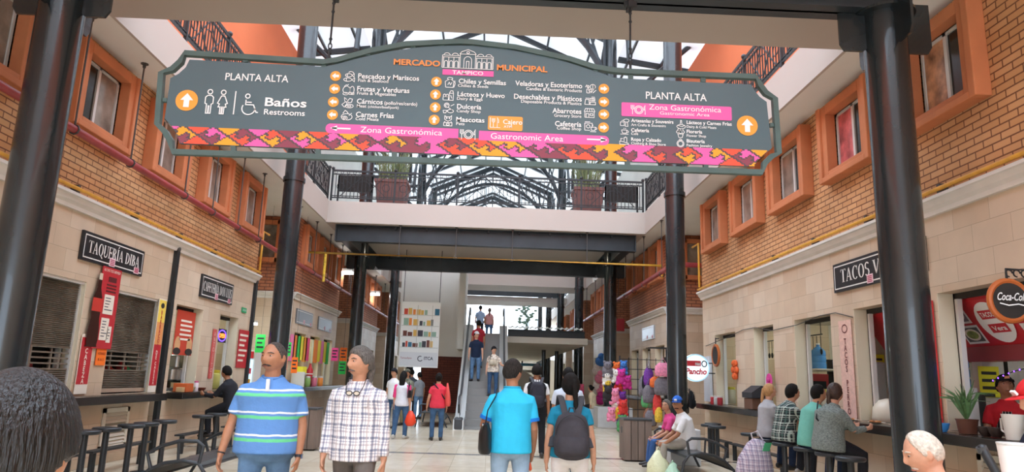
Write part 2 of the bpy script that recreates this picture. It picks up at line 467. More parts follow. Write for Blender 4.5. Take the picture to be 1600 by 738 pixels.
def block(sd, i, y0, y1, holes, wins, where, bm, depth=3.2, divs=(), lamps=()):
    xf = XL if sd < 0 else XR; X = lambda d: xf + sd * d     # d outward
    nm = 'left' if sd < 0 else 'right'
    def bx(mb, d0, d1, a, b, c, d): return mb.box(min(X(d0), X(d1)), max(X(d0), X(d1)), a, b, c, d)
    lo = holed(MB(), min(X(0), X(.22)), max(X(0), X(.22)), y0, y1, 0, 3.7, holes)
    bx(lo, .22, depth, y0, y0 + .2, 0, 3.7); bx(lo, .22, depth, y1 - .2, y1, 0, 3.7)
    lo_o = struct(f'wall_{nm}_stone_{i}', lo, m_stone, f'cream stone-tiled shop front {where}', 'wall')
    up = holed(MB(), min(X(0), X(.22)), max(X(0), X(.22)), y0, y1, 3.7, ZC, [(a + .2, b - .2, 4.94, 5.9) for a, b in wins])
    bx(up, .22, depth, y0, y0 + .2, 3.7, ZC); bx(up, .22, depth, y1 - .2, y1, 3.7, ZC)
    struct(f'wall_{nm}_brick_{i}', up, bm, f'orange brick upper wall {where}', 'wall')
    for a, c, e, g in holes:
        if e < .5: continue
        q = MB(); bx(q, .004, .26, c - .012, c + .002, e, g); q.build('reveal', M('reveal_cream', '#e6dcc2', .7), lo_o)
        q = MB(); bx(q, .2, .26, c - .04, c - .012, e, g); bx(q, .2, .26, a, a + .03, e, g); bx(q, .2, .26, a, c, g - .07, g); q.build('frame', m_dark, lo_o)
        q = MB(); bx(q, .19, .25, c - .1, c - .05, e, g - .07); q.build('frame_post', m_alu, lo_o)
    b = MB(); bx(b, depth, depth + .1, y0, y1, 0, 3.2); bx(b, .22, depth, y0 + .2, y1 - .2, 3.1, 3.2)
    for d in divs: bx(b, .3, depth, d - .06, d + .06, 0, 3.1)
    struct(f'wall_{nm}_inside_{i}', b, m_inside, f'plain inner walls of the stalls {where}', 'wall')
    cornice(xf, -sd, y0 - .16, y1, label=f'pale moulded cornice {where}')
    cornice(y0, 0, min(X(0), X(depth)), max(X(0), X(depth)), along='x', label=f'pale cornice round the end wall {where}')
    for k, (ly, ld) in enumerate(lamps):
        t = thing('tube_lamp', (X(ld), ly, 3.0), f'white ceiling tube lamp in the stalls, {where}, {"first second third fourth fifth".split()[k]} along'.replace('of block number ', 'block ').replace(' down the hall', ''), 'lamp', 'tube lamps inside the stalls')
        MB().cyl((X(ld), ly - .55, 3.0), (X(ld), ly + .55, 3.0), .025, 8).build('tube', TLAMP, t)
        MB().box(X(ld) - .05, X(ld) + .05, ly - .6, ly + .6, 3.03, 3.1).build('fitting', m_alu, t)


Z0, Z1 = 1.06, 2.7
HL1 = [(8.9, 10.55, Z0, Z1), (11.37, 12.95, Z0, Z1), (13.02, 13.5, 0, 2.7), (13.62, 14.9, Z0, Z1), (15.85, 17.0, Z0, Z1)]
HR1 = [(5.2, 8.5, Z0, Z1), (8.95, 10.53, Z0, Z1), (11.26, 12.65, Z0, Z1), (13.6, 14.65, Z0, Z1), (15.75, 17.2, Z0, Z1)]
WL1 = [(7.05, 8.4), (9.35, 10.85), (11.65, 13.0), (13.85, 15.2), (16.1, 17.5)]
WR1 = [(7.24, 8.62), (9.5, 10.92), (11.62, 13.14), (13.8, 15.3), (16.06, 17.5)]
block(-1, 1, .6, 17.9, HL1, WL1, 'behind the shuttered taco stall', m_brick, divs=(13.26,), lamps=((14.4, 1.6), (16.6, 1.6)))
block(1, 1, .6, 18.15, HR1, WR1, 'above the long eating counter', m_brick, divs=(11.6,), lamps=((6.9, 2.4), (9.6, 1.2), (12.8, 1.6), (14.8, 1.4), (16.8, 1.6)))
for k, (a, b) in enumerate(WL1): window(-1, a, b, label=f'orange-framed sliding window over the shuttered side, number {k + 1} from the near end')
art = M('poster_glass', '#b58a6a', .3, noise=.7, scale=5)
red = M('red_white_glass', '#c96a6c', .3, noise=.6, scale=4)
for k, (a, b) in enumerate(WR1): window(1, a, b, label=f'orange-framed sliding window over the eating counter, number {k + 1} from the near end', light=(art, red, None, None, None)[k])
for k in range(1, 5):
    ya = 21.45 + (k - 1) * 9.75; yb = ya + 6.35; w = 'of block number %d down the hall, ' % (k + 1)
    hs = [(ya + .5 + j * 1.95, ya + 1.9 + j * 1.95, Z0, Z1) for j in range(3)]
    ws = [(ya + .4 + j * 2.05, ya + 1.8 + j * 2.05) for j in range(3)]
    block(-1, k + 1, ya, yb, hs, ws, w + 'shutter side', m_brick2, lamps=((ya + 1.2, 1.2), (ya + 3.2, 1.2), (ya + 5.2, 1.2)) if k == 1 else ())
    block(1, k + 1, ya + .5, yb, [(h[0] + .3, h[1] + .2, *h[2:]) for h in hs], [(a + .4, b + .3) for a, b in ws], w + 'counter side', m_brick2, lamps=((ya + 2, 1.2),) if k == 1 else ())
    for j, (a, b) in enumerate(ws):
        window(-1, a, b, label=f'orange-framed window {w}shutter side, number {j + 1}'); window(1, a + .4, b + .3, label=f'orange-framed window {w}counter side, number {j + 1}')
for nm, x0, x1 in (('left', XL - .2, XL), ('right', XR, XR + .2)):
    struct(f'wall_{nm}_rear', MB().box(x0, x1, -14, .6, 0, ZC), m_stone, 'plain wall continuing behind the camera', 'wall')
    struct(f'ceiling_{nm}_rear', MB().box(-9.6 if nm == 'left' else FR, FL if nm == 'left' else 9.1, -14, .6, ZC, 6.9), m_white, 'walkway soffit continuing behind the camera', 'ceiling')
    struct(f'wall_{nm}_upper_rear', MB().box(-8.5 if nm == 'left' else 7.8, -8.3 if nm == 'left' else 8.0, -14, .6, 6.9, 15.2), m_orwall, 'orange upper wall continuing behind the camera', 'wall')
struct('wall_rear', MB().box(-9.6, 9.1, -14.2, -14, 4.5, 15.2), m_fascia, 'cream wall over the entrance behind the camera', 'wall')
struct('wall_left_outer', MB().box(-9.6, -9.4, .6, 62, 0, ZC), m_inside, 'plain wall at the back of the side alleys, shutter side', 'wall')
struct('wall_right_outer', MB().box(8.9, 9.1, .6, 62, 0, ZC), m_inside, 'plain wall at the back of the side alleys, counter side', 'wall')
# end walls of second blocks carry a framed window too
for sd, x0, x1, yy in ((-1, -7.5, -6.5, 21.45), (1, 6.0, 7.0, 21.95)):
    f = MB(); z0, z1 = 4.75, 6.06
    for a, b, c, d in ((x0, x0 + .16, z0, z1), (x1 - .16, x1, z0, z1), (x0, x1, z0, z0 + .14), (x0, x1, z1 - .14, z1)): f.box(a, b, yy - .14, yy, c, d)
    WN[0] += 1; o = tag(f.build(f'window_{WN[0]}', m_orange, bevel=.01), 'orange-framed window on the end wall of the second ' + ('shutter-side' if sd < 0 else 'counter-side') + ' block', 'window', kind='structure')
    MB().box(x0 + .16, x1 - .16, yy - .03, yy - .005, z0 + .14, z1 - .14).build('glass_pane', M('pale_glass', '#8d857b'), o)
# ---- walkway slabs and bridges
for nm, x0, x1, wd in (('left', -9.6, FL, 'over the shuttered stalls'), ('right', FR, 9.1, 'over the eating counter')):
    struct(f'ceiling_{nm}', MB().box(x0, x1, .6, 62, ZC, 6.9), m_white, f'white soffit of the upper walkway {wd}', 'ceiling')
struct('ceiling_near_bridge', MB().box(FL, FR, 5.25, 9.05, ZC, 6.9), m_fascia, 'cream slab of the near cross bridge overhead', 'ceiling')
struct('ceiling_middle_bridge', MB().box(FL, FR, 22.0, 29.0, ZC, 6.9), m_fascia, 'cream slab of the middle cross bridge with planters on it', 'ceiling')
struct('ceiling_third_bridge', MB().box(FL, FR, 36.0, 38.5, ZC, 6.9), m_fascia, 'cream slab of the third cross bridge beyond the escalator', 'ceiling')
struct('ceiling_far_bridge', MB().box(FL, FR, 45, 48, 6.36, 6.66), m_fascia, 'cream slab of the far cross bridge', 'ceiling')
for nm, x0, x1, ya, yb, wd in (('left', FL - .0, FL + .05, 9.05, 21.95, 'near void, shutter side'), ('right', FR - .05, FR, 9.05, 21.95, 'near void, counter side'), ('left_far', FL, FL + .05, 33.8, 62, 'far void, shutter side'), ('right_far', FR - .05, FR, 33.8, 62, 'far void, counter side')):
    CN[0] += 1; struct(f'trim_{CN[0]}', MB().box(x0, x1, ya, yb, ZC, 6.92), m_fascia, f'cream fascia band of the walkway along the {wd}', 'fascia')
# ---- upper walls and the roof
struct('wall_left_upper', MB().box(-8.5, -8.3, .6, 30, 6.9, 14.3), m_orwall, 'orange painted wall of the upper floor, shutter side', 'wall')
struct('wall_right_upper', MB().box(7.8, 8.0, .6, 30, 6.9, 14.3), m_orwall, 'orange painted wall of the upper floor, counter side', 'wall')
for nm, x0, x1, w_ in (('left', -8.5, -8.3, 'shutter'), ('right', 7.8, 8.0, 'counter')): struct(f'wall_{nm}_upper_far', MB().box(x0, x1, 30, 62, 6.9, 14.3), m_white, f'white wall of the upper floor far down the hall, {w_} side', 'wall')
tr = NT('roof_sheet'); df = tr.b; df.inputs['Base Color'].default_value = hexc('#e9e9e4'); df.inputs['Roughness'].default_value = .7
tl = tr.new('ShaderNodeBsdfTranslucent', i_0=hexc('#f4f6f6')); mx = tr.new('ShaderNodeMixShader', i_0=.17)
tr.link(df.outputs[0], mx.inputs[1]); tr.link(tl.outputs[0], mx.inputs[2]); tr.link(mx.outputs[0], tr.n['Material Output'].inputs[0]); m_roof = tr.m
XM = (CL + CR) / 2; EZ, AZ = 15.6, 17.7
for nm, xa, za, xb, zb in (('left', CL - .2, EZ, XM, AZ), ('right', XM, AZ, CR + .2, EZ), ('left_aisle', -8.9, 14.3, CL - .6, 14.8), ('right_aisle', CR + .6, 14.8, 8.4, 14.3)):
    mb = MB(); mb.add([(xa, 22, za), (xa, 74, za), (xb, 74, zb), (xb, 22, zb)], [(0, 1, 2, 3)])
    ro = struct(f'ceiling_roof_{nm}', mb, m_roof, f'white translucent roof sheets, {nm.replace("_", " ")} slope', 'roof')
    pm = MB(); k = 12.0
    while k < 73:
        pm.bar((xa, k, za - .09), (xb, k, zb - .09), .18, .2); k += 3.03
    for t in (.12, .5, .88): pm.bar((xa + (xb - xa) * t, 9.6, za + (zb - za) * t - .12), (xa + (xb - xa) * t, 63.8, za + (zb - za) * t - .12), .08, .1)
    tag(pm.build('purlin_grid', m_beam, ro), kind='structure')
for k, y in enumerate(ROWS[1:]):
    t = thing('roof_truss', (XM, y, EZ), f'black arched roof truss on the column pair number {k + 2} down the hall', 'truss', 'arched roof trusses')
    hw = (CR - CL) / 2; g = MB()
    for s in (-1, 1): g.bar((XM + s * hw, y, EZ - .1), (XM, y, AZ - .2), .26, .36)
    g.build('rafter', m_beam, t)
    a = MB(); pts = [(XM + 4.5 * math.cos(R_(e)), y, 11.6 + 4.6 * math.sin(R_(e))) for e in range(0, 181, 9)]
    a.tube(pts, .14, 6, ref=(0, 1, 0)); a.build('arch', m_beam, t, smooth=True)
    b = MB()
    for e in range(18, 163, 18):
        p = Vector((XM + 4.5 * math.cos(R_(e)), y, 11.6 + 4.6 * math.sin(R_(e)))); zr = AZ - .3 - abs(p.x - XM) / hw * (AZ - EZ)
        b.bar(p, (p.x, y, zr), .09); b.bar(p, (p.x + (.9 if p.x < XM else -.9), y, AZ - .3 - abs(p.x + (.9 if p.x < XM else -.9) - XM) / hw * (AZ - EZ)), .08)
    for s in (-1, 1):
        b.tube([(XM + s * hw, y + 3.6 * math.cos(R_(e)), 12 + 3.4 * math.sin(R_(e))) for e in range(0, 181, 20)], .09, 6)
        b.tube([(XM + s * (hw + 3.4 * math.sin(R_(e))), y, 14.8 - 3.2 * (1 - math.cos(R_(90 - e)))) for e in range(0, 91, 15)], .1, 6)
    b.build('web_member', m_beam, t)
# ---- columns
names = ['at the near bridge', 'in the middle of the open void', 'under the middle bridge', 'fourth down the hall', 'fifth down the hall', 'sixth down the hall', 'seventh down the hall']
for k, y in enumerate(ROWS):
    for x, sd in ((CL, 'shutter side'), (CR, 'counter side')):
        r = .225 if k < 3 else .215
        t = thing('steel_column', (x, y, 0), f'tall round black steel column {names[k]}, {sd}', 'column', 'round black columns')
        top = 5.66 if k == 0 else 15.7
        MB().tube([(x, y, 0), (x, y, top)], r, 32).build('shaft', m_steel, t, smooth=True)
        pl = MB().box(x - .3, x + .3, y - .3, y + .3, 0, .02); pl.build('base_plate', m_steel, t)
        if k in (0, 2):
            g = MB()
            for s in (-1, 1):
                g.prism([(0, 5.66), (0, 5.12), (.1, 5.06), (.36, 5.06), (.42, 5.14), (.42, 5.66)], lambda u, v, w: (x + s * (r - .04 + u * .8), y + w, v + .14), -.015, .015)
                g.prism([(0, 5.66), (0, 5.12), (.1, 5.06), (.36, 5.06), (.42, 5.14), (.42, 5.66)], lambda u, v, w: (x + w, y + s * (r - .04 + u * .8), v + .14), -.015, .015)
            g.build('gusset_plate', m_steel, t)
            MB().tube([(x, y, 5.63), (x, y, 5.66)], r + .1, 32).build('cap_plate', m_steel, t)
        elif k: MB().tube([(x, y, 5.9), (x, y, 6.0)], r + .03, 32).build('collar', m_steel, t, smooth=True)


def ibeam(mb, x0, x1, y, z0, z1, w=.3):
    mb.box(x0, x1, y - .02, y + .02, z0, z1); mb.box(x0, x1, y - w / 2, y + w / 2, z0, z0 + .03); mb.box(x0, x1, y - w / 2, y + w / 2, z1 - .03, z1)
    return mb


for y, lab in ((7.15, 'black steel cross beam under the near bridge carrying the hanging sign'), (22.4, 'black steel cross beam at the front edge of the middle bridge'), (28.3, 'black steel cross beam at the back of the middle bridge')):
    t = thing('steel_beam', (XM, y, 5.66), lab, 'beam', 'black steel cross beams')
    b = MB(); ibeam(b, CL - .12 - (.2 if y > 20 else 0), CR + .12 + (.2 if y > 20 else 0), y, 5.66, ZC)
    if y > 20:
        for x in (CL - .3, CR + .3): b.box(x - .02, x + .02, y - .14, y + .14, 5.69, 6.17)
    b.build('girder', m_beam, t)
    st = MB()
    for j in range(9): x = CL + .6 + j * 1.0; st.box(x - .03, x + .03, y - .13, y - .02, 6.1, 6.17)
    st.build('bolt_clip', m_beam, t)
for x, sd in ((CL, 'shutter side'), (CR, 'counter side')):
    t = thing('steel_beam', (x, 25.3, 5.66), f'black steel lengthwise beam over the columns of the middle bridge, {sd}', 'beam')
    b = MB(); b.box(x - .02, x + .02, 22.55, 28.15, 5.66, ZC); b.box(x - .15, x + .15, 22.55, 28.15, 5.66, 5.69); b.box(x - .15, x + .15, 22.55, 28.15, 6.17, ZC); b.build('girder', m_beam, t)
for y, z0, z1, n_ in ((44.9, 6.68, 7.5, 'far bridge'),):
    t = thing('steel_beam', (XM, y, z0), f'dark cross beam at the {n_}', 'beam'); ibeam(MB(), CL, CR, y, z0, z1).build('girder', m_beam, t)
# downlights under the middle bridge
for k, (x, y, r) in enumerate(((-2.9, 24.4, .12), (2.6, 24.4, .12), (-5.65, 19.0, .1), (-5.65, 30, .1))):
    if k > 1: continue
    t = thing('downlight', (x, y, ZC), 'round white downlight under the middle bridge, ' + ('shutter side' if x < 0 else 'counter side'), 'lamp', 'downlights under the bridge')
    MB().cyl((x, y, ZC - .04), (x, y, ZC), r + .04, 20).build('ring', m_alu, t); MB().cyl((x, y, ZC - .06), (x, y, ZC - .03), r, 20).build('diffuser', M('lamp_white', '#fff6e0', emit=90.), t)
for k, (x, y) in enumerate(((-5.7, 27.3), (-5.75, 34.5))):
    t = thing('flood_lamp', (x, y, 5.2), 'small bright flood lamp hanging under the shutter-side walkway, ' + ('nearer one' if not k else 'farther one'), 'lamp', 'flood lamps')
    MB().box(x - .28, x + .28, y - .1, y + .1, 5.36, 5.5).build('housing', m_alu, t); MB().box(x - .25, x + .25, y - .12, y + .08, 5.29, 5.36).build('diffuser', M('flood_white', '#f4faff', emit=30.), t)
    MB().cyl((x, y, 5.5), (x, y, ZC), .012, 6).build('stem', m_iron, t)


# ---- wrought iron railings
def railing(p, q, label, h=1.0, z=6.9, step=1.85):
    p, q = Vector(p), Vector(q); L = (q - p).length; u = (q - p) / L; t = thing('balcony_railing', p, label, 'railing', 'wrought iron railings')
    P = lambda s, zz: p + u * s + Vector((0, 0, zz))
    r = MB(); n = max(1, round(L / step)); st = L / n
    for zz, w in ((h, .06), (h - .12, .03), (.1, .035), (.16, .02)): r.bar(P(0, zz), P(L, zz), .04, w)
    r.build('rail', m_iron, t)
    for i in range(n + 1): posts = MB(); posts.bar(P(i * st, 0), P(i * st, h + .02), .055); posts.ball(P(i * st, h + .07), .055, 8, 6); posts.build('post', m_iron, t)
    b = MB(); s = .12
    while s < L - .05: b.bar(P(s, .1), P(s, h - .12), .02); s += .12
    pl = Plane(p, u, (0, 0, 1))
    for i in range(n):
        c = (i + .5) * st; hw = st * .36
        b.bar(P(c - hw, .16), P(c, h - .12), .02); b.bar(P(c + hw, .16), P(c, h - .12), .02)
        b.bar(P(c - hw, h - .12), P(c, .16), .02); b.bar(P(c + hw, h - .12), P(c, .16), .02)
        for (a, zz, rr) in ((c, h * .47, .2), (c - hw, h * .47, .12), (c + hw, h * .47, .12)):
            b.tube([P(a + rr * math.cos(R_(e)), zz + rr * math.sin(R_(e))) for e in range(0, 360, 30)], .011, 5, ref=(u.y, -u.x, 0), closed=True)
    k = .1
    while k < L - .05:
        b.tube([P(k + .045 * math.cos(R_(e)), h - .06 + .045 * math.sin(R_(e))) for e in range(0, 360, 60)], .008, 4, ref=(u.y, -u.x, 0), closed=True); k += .2
    b.build('iron_scrollwork', m_iron, t)


railing((FL + .1, 22.03, 6.92), (FR - .1, 22.03, 6.92), 'black wrought iron railing along the front of the middle bridge')
railing((FL + .02, 9.4, 6.92), (FL + .02, 21.9, 6.92), 'black wrought iron railing of the near void, shutter side')
railing((FR - .02, 9.4, 6.92), (FR - .02, 21.9, 6.92), 'black wrought iron railing of the near void, counter side')
railing((FL + .02, 34, 6.92), (FL + .02, 61, 6.92), 'black wrought iron railing of the far void, shutter side', step=3)
railing((FR - .02, 34, 6.92), (FR - .02, 61, 6.92), 'black wrought iron railing of the far void, counter side', step=3)
for x0, x1, sd in ((-5.15, -4.0, 'shutter side'), (3.6, 4.7, 'counter side')):
    t = thing('railing_board', (x0, 22.3, 6.9), f'dark board behind the railing of the middle bridge, {sd}', 'board', 'dark boards behind the railing'); MB().box(x0, x1, 22.3, 22.34, 7.3, 7.85).build('board', m_dark, t); MB().box(x0, x0 + .05, 22.3, 22.36, 6.9, 7.85).build('post', m_iron, t); MB().box(x1 - .05, x1, 22.3, 22.36, 6.9, 7.85).build('post', m_iron, t)
# ---- pipes
m_rod = M('rod_grey', '#4a4744', .6)


def pipe(name, path, r, m, label, rods=(), top=ZC, clip=None, group=None):
    t = thing(name, path[0], label, 'pipe', group); MB().tube(path, r, 10).build('tube', m, t, smooth=True)
    for x, y, z in rods:
        c = MB(); c.cyl((x, y, z), (x, y, top), .014, 6); c.cyl((x, y, top - .012), (x, y, top), .06, 8); c.cyl((x, y, top - .07), (x, y, top - .01), .025, 8)
        c.tube([(x, y + .005, z + (r + .02) * math.sin(R_(e)) - r * 0) if False else (x + (r + .012) * math.cos(R_(e)), y, z + (r + .012) * math.sin(R_(e))) for e in range(0, 360, 45)], .012, 5, ref=(0, 1, 0), closed=True)
        c.build('hanger_rod', m_rod, t)
    if clip:
        for x, y, z, s in clip: MB().box(min(x, x + s), max(x, x + s), y - .03, y + .03, z - .06, z + .06).build('bracket', m_rod, t)


rl = [(-5.62, y, 4.56) for y in (3.2, 5.2, 7.2, 9.05, 10.54, 12.5, 13.8, 15.24, 16.64, 20, 22, 24, 26, 28, 31, 34, 37)]
pipe('fire_pipe', [(-5.62, 1, 4.56), (-5.62, 60, 4.56)], .055, m_redp, 'dark red sprinkler pipe hung along the shutter side', rods=rl)
pipe('fire_pipe', [(8, 18.7, 4.68), (4.9, 18.7, 4.68), (4.9, 60, 4.5)], .07, m_redp, 'red sprinkler pipe bending out of the side alley, counter side', rods=[(4.9, y, 4.6) for y in (20, 22.4, 24, 25.5, 27, 29, 31, 33, 36, 39)])
pipe('fire_pipe', [(-5.5, 30.2, 4.5), (-5.5, 30.2, 1.2)], .05, m_redp, 'thin dark red pipe dropping down between far blocks')
pipe('gas_pipe', [(-5.9, 17.82, 3.99), (-5.9, 17.82, 5.0), (-5.9, 18.3, 5.0)], .028, m_yel, 'yellow gas riser on the brick corner past the cafe')
pipe('gas_pipe', [(-5.88, 1, 3.93), (-5.88, 17.85, 3.93)], .028, m_yel, 'yellow gas pipe on the cornice of the shuttered side', clip=[(-5.88, 3 + 1.7 * k, 3.93, -.11) for k in range(9)])
pipe('gas_pipe', [(5.4, 18.05, 3.99), (5.4, 18.05, 5.15), (5.4, 18.6, 5.15)], .028, m_yel, 'yellow gas riser on the brick corner, counter side')
pipe('gas_pipe', [(5.38, 1, 3.93), (5.38, 18.1, 3.93)], .028, m_yel, 'yellow gas pipe on the cornice above the eating counter', clip=[(5.38, 3 + 1.7 * k, 3.93, .11) for k in range(9)])
t_ = [(-5.92, 22.1, 4.75), (-5.92, 22.1, 5.22), (5.42, 22.1, 5.2), (5.42, 22.1, 4.8)]
pipe('gas_pipe', t_, .04, m_yel, 'yellow gas pipe crossing the hall under the middle bridge', rods=[(x, 22.1, 5.22) for x in (-3, -1.2, .6, 3, )])
pipe('gas_pipe', [(-5.3, 22.1, 5.18), (-5.3, 22.1, 4.3)], .045, M('hazard_pipe', '#d8b43a', .5, noise=.4, scale=14), 'yellow and red marked drop pipe below the crossing gas pipe')
# black strips on the fronts; the first paints the dark gap between stalls
for y, x, n_, s in ((13.27, -6, 'over the dark gap between the two near stalls', 1), (17.86, -6, 'at the end of the near block, shutter side', 1), (5.35, 5.5, 'on the counter side wall', -1)):
    t = thing('downpipe', (x, y, 0), f'narrow black downpipe {n_}', 'downpipe'); MB().box(min(x, x + s * .07), max(x, x + s * .07), y - .06, y + .06, 0 if y > 6 else 2.8, 3.68).build('channel', m_iron, t); MB().ball((x + s * .04, y, 3.7), .06).build('bracket', m_rod, t)
# ------------------------------------------------------------------ the big hanging directory sign
YS = 6.98
def S(x, y): p = at(x, y, YS); return (p.x, p.z)
m_sign = M('sign_green', '#4d6268', .42, noise=.06, scale=1.2)
m_frame = M('sign_frame', '#4a5f5b', .5, noise=.15, scale=3)
m_w = M('sign_white', '#eef0ee', .6); m_pk = M('sign_pink', '#f060a8', .6); m_or = M('sign_orange', '#f2a044', .6); m_ot = M('sign_orange_text', '#f0924a', .6)
sg = thing('directory_sign', (-.3, 7.0, 4.2), 'wide dark green hanging market directory sign with white lettering and a patterned border', 'sign')
PS = Plane((0, YS, 0), (1, 0, 0), (0, 0, 1))
panel = [(296, 93), (290, 105), (279, 115), (266, 122), (257, 185), (268, 197), (275, 208), (280.5, 224), (1179, 259.5), (1184, 250), (1194, 241), (1206, 232), (1198, 159), (1187, 151), (1179, 141), (1174, 132), (985, 123), (959, 121), (945, 116), (897, 100), (860, 89), (789, 76), (738, 71), (690, 71), (652, 74), (608, 80), (554, 92), (530, 99), (506, 104)]
MB().prism([S(*p) for p in panel[::-1]], lambda u, v, w: (u, w, v), YS + .003, YS + .04).build('sign_panel', m_sign, sg)
fp = [(290, 84), (283, 97), (270, 109), (253, 115), (247, 195), (259, 207), (267, 221), (271, 238), (1190, 270), (1194, 256), (1205, 245), (1216, 240), (1210, 155), (1196, 146), (1187, 134), (1180, 121), (985, 113), (960, 111), (929, 106), (889, 93), (805, 75), (738, 67), (719, 66), (635, 70), (581, 80), (527, 95), (506, 98)]
fpts = [at(x, y, YS + .01) for x, y in fp]
MB().tube(fpts, [(.03 * 1.414, .028 * 1.414)] * len(fpts), 4, ref=(0, 1, 0), closed=True, rot=math.pi / 4).build('sign_frame', m_frame, sg)
for x, y0, y1 in ((384, 88, 98), (506, 97, 106), (1098, 117, 129), (985, 112, 124), (575, 82, 88), (645, 68, 76), (690, 67, 73), (740, 66, 72), (790, 72, 78), (860, 85, 92), (930, 105, 113), (365, 228, 241), (497, 232, 247), (616, 238, 250), (733, 242, 254), (860, 247, 258), (980, 250, 262), (1102, 255, 267)):
    MB().bar(at(x, y0, YS + .02), at(x + .5, y1, YS + .02), .05, .04, up=(0, 1, 0)).build('frame_strut', m_frame, sg)
for x0, x1, y in ((250, 262, 157), (1202, 1213, 196)): MB().bar(at(x0, y, YS + .02), at(x1, y, YS + .02), .04, .04).build('frame_strut', m_frame, sg)
# woven border: pixel cells
bt, bb = S(268, 197)[1], S(281, 224)[1]
bx0, bx1 = S(262, 200)[0], S(1200, 236)[0]
H_ = bt - bb; NR = 13; cs = H_ / NR; PW = 22; ncol = int((bx1 - bx0) / cs)
mb = MB(); pal = {'p': 1, 'm': 2, 'y': 3, 'r': 4}
hg = 'prypmrypm'; pairs = [('m', 'y'), ('m', 'p'), ('r', 'm'), ('y', 'r'), ('p', 'y'), ('m', 'p'), ('r', 'm')]
ledge = [S(268, 197), S(275, 208), S(280.5, 224)]; redge = [S(1206, 232), S(1194, 241), S(1184, 250), S(1179, 259.5)]
def edge_x(e, z):
    for (xa, za), (xb, zb) in zip(e, e[1:]):
        if zb <= z <= za: return xa + (xb - xa) * (za - z) / (za - zb)
    return e[0][0] if z > e[0][1] else e[-1][0]
def region(i, j):
    k = i // PW; u = i % PW; dy = abs(j - NR // 2); d = min(u, PW - u)
    if d < dy * PW / NR * .9: return pal[hg[(k + (u > PW / 2)) % len(hg)]]
    a, b2 = pairs[k % len(pairs)]; q = (u - PW / 2) / (PW / 2); w = (j - NR / 2 + .5) / (NR / 2); e1, e2 = q + w, q - w
    if .0 < e1 < .62 and 0 <= e2 < .5: return pal[a]
    if -.62 < e1 < .0 and -.5 < e2 <= 0: return pal[b2]
    return pal[a] if e2 < 0 else pal[b2]


for j in range(NR):
    z = bt - (j + .5) * cs; run = None
    for i in range(ncol + 1):
        x = bx0 + i * cs
        if i == ncol or x < edge_x(ledge, z) or x + cs > edge_x(redge, z): c = None
        else: c = region(i, j); c = 0 if (c != region(i + 1, j) or c != region(i, j + 1)) else c
        if run and run[0] != c:
            if run[0] is not None: mb.add([PS.p(bx0 + run[1] * cs, z - cs / 2, .002), PS.p(x, z - cs / 2, .002), PS.p(x, z + cs / 2, .002), PS.p(bx0 + run[1] * cs, z + cs / 2, .002)], [(0, 1, 2, 3)], run[0])
            run = None
        if run is None: run = (c, i)
mb.build('woven_border', [M('border_grey', '#55494d', .7), m_pk, M('border_maroon', '#8c4453', .7), M('border_yellow', '#f2a22e', .7), M('border_red', '#f0583f', .7)], sg)


def ST(txt, x0, x1, y, cap, m=None, bold=0.01):
    a, b = S(x0, y), S(x1, y); pxm = (b[0] - a[0]) / (x1 - x0)
    lettering(PS, txt, a[0], b[0], a[1], cap * pxm * 1.0, m or m_w, sg, .006, bold)


def bar_(x0, x1, y0, y1, m, rl=0, rr=0, h=.003, name='colour_bar'):
    a, b, c = S(x0, y0), S(x1, y0), S(x0, y1); pxm = (b[0] - a[0]) / (x1 - x0)
    mb = MB(); flat(mb, PS, rrect(a[0], b[0], c[1], a[1], rl * pxm, rr * pxm), h); mb.build(name, m, sg)


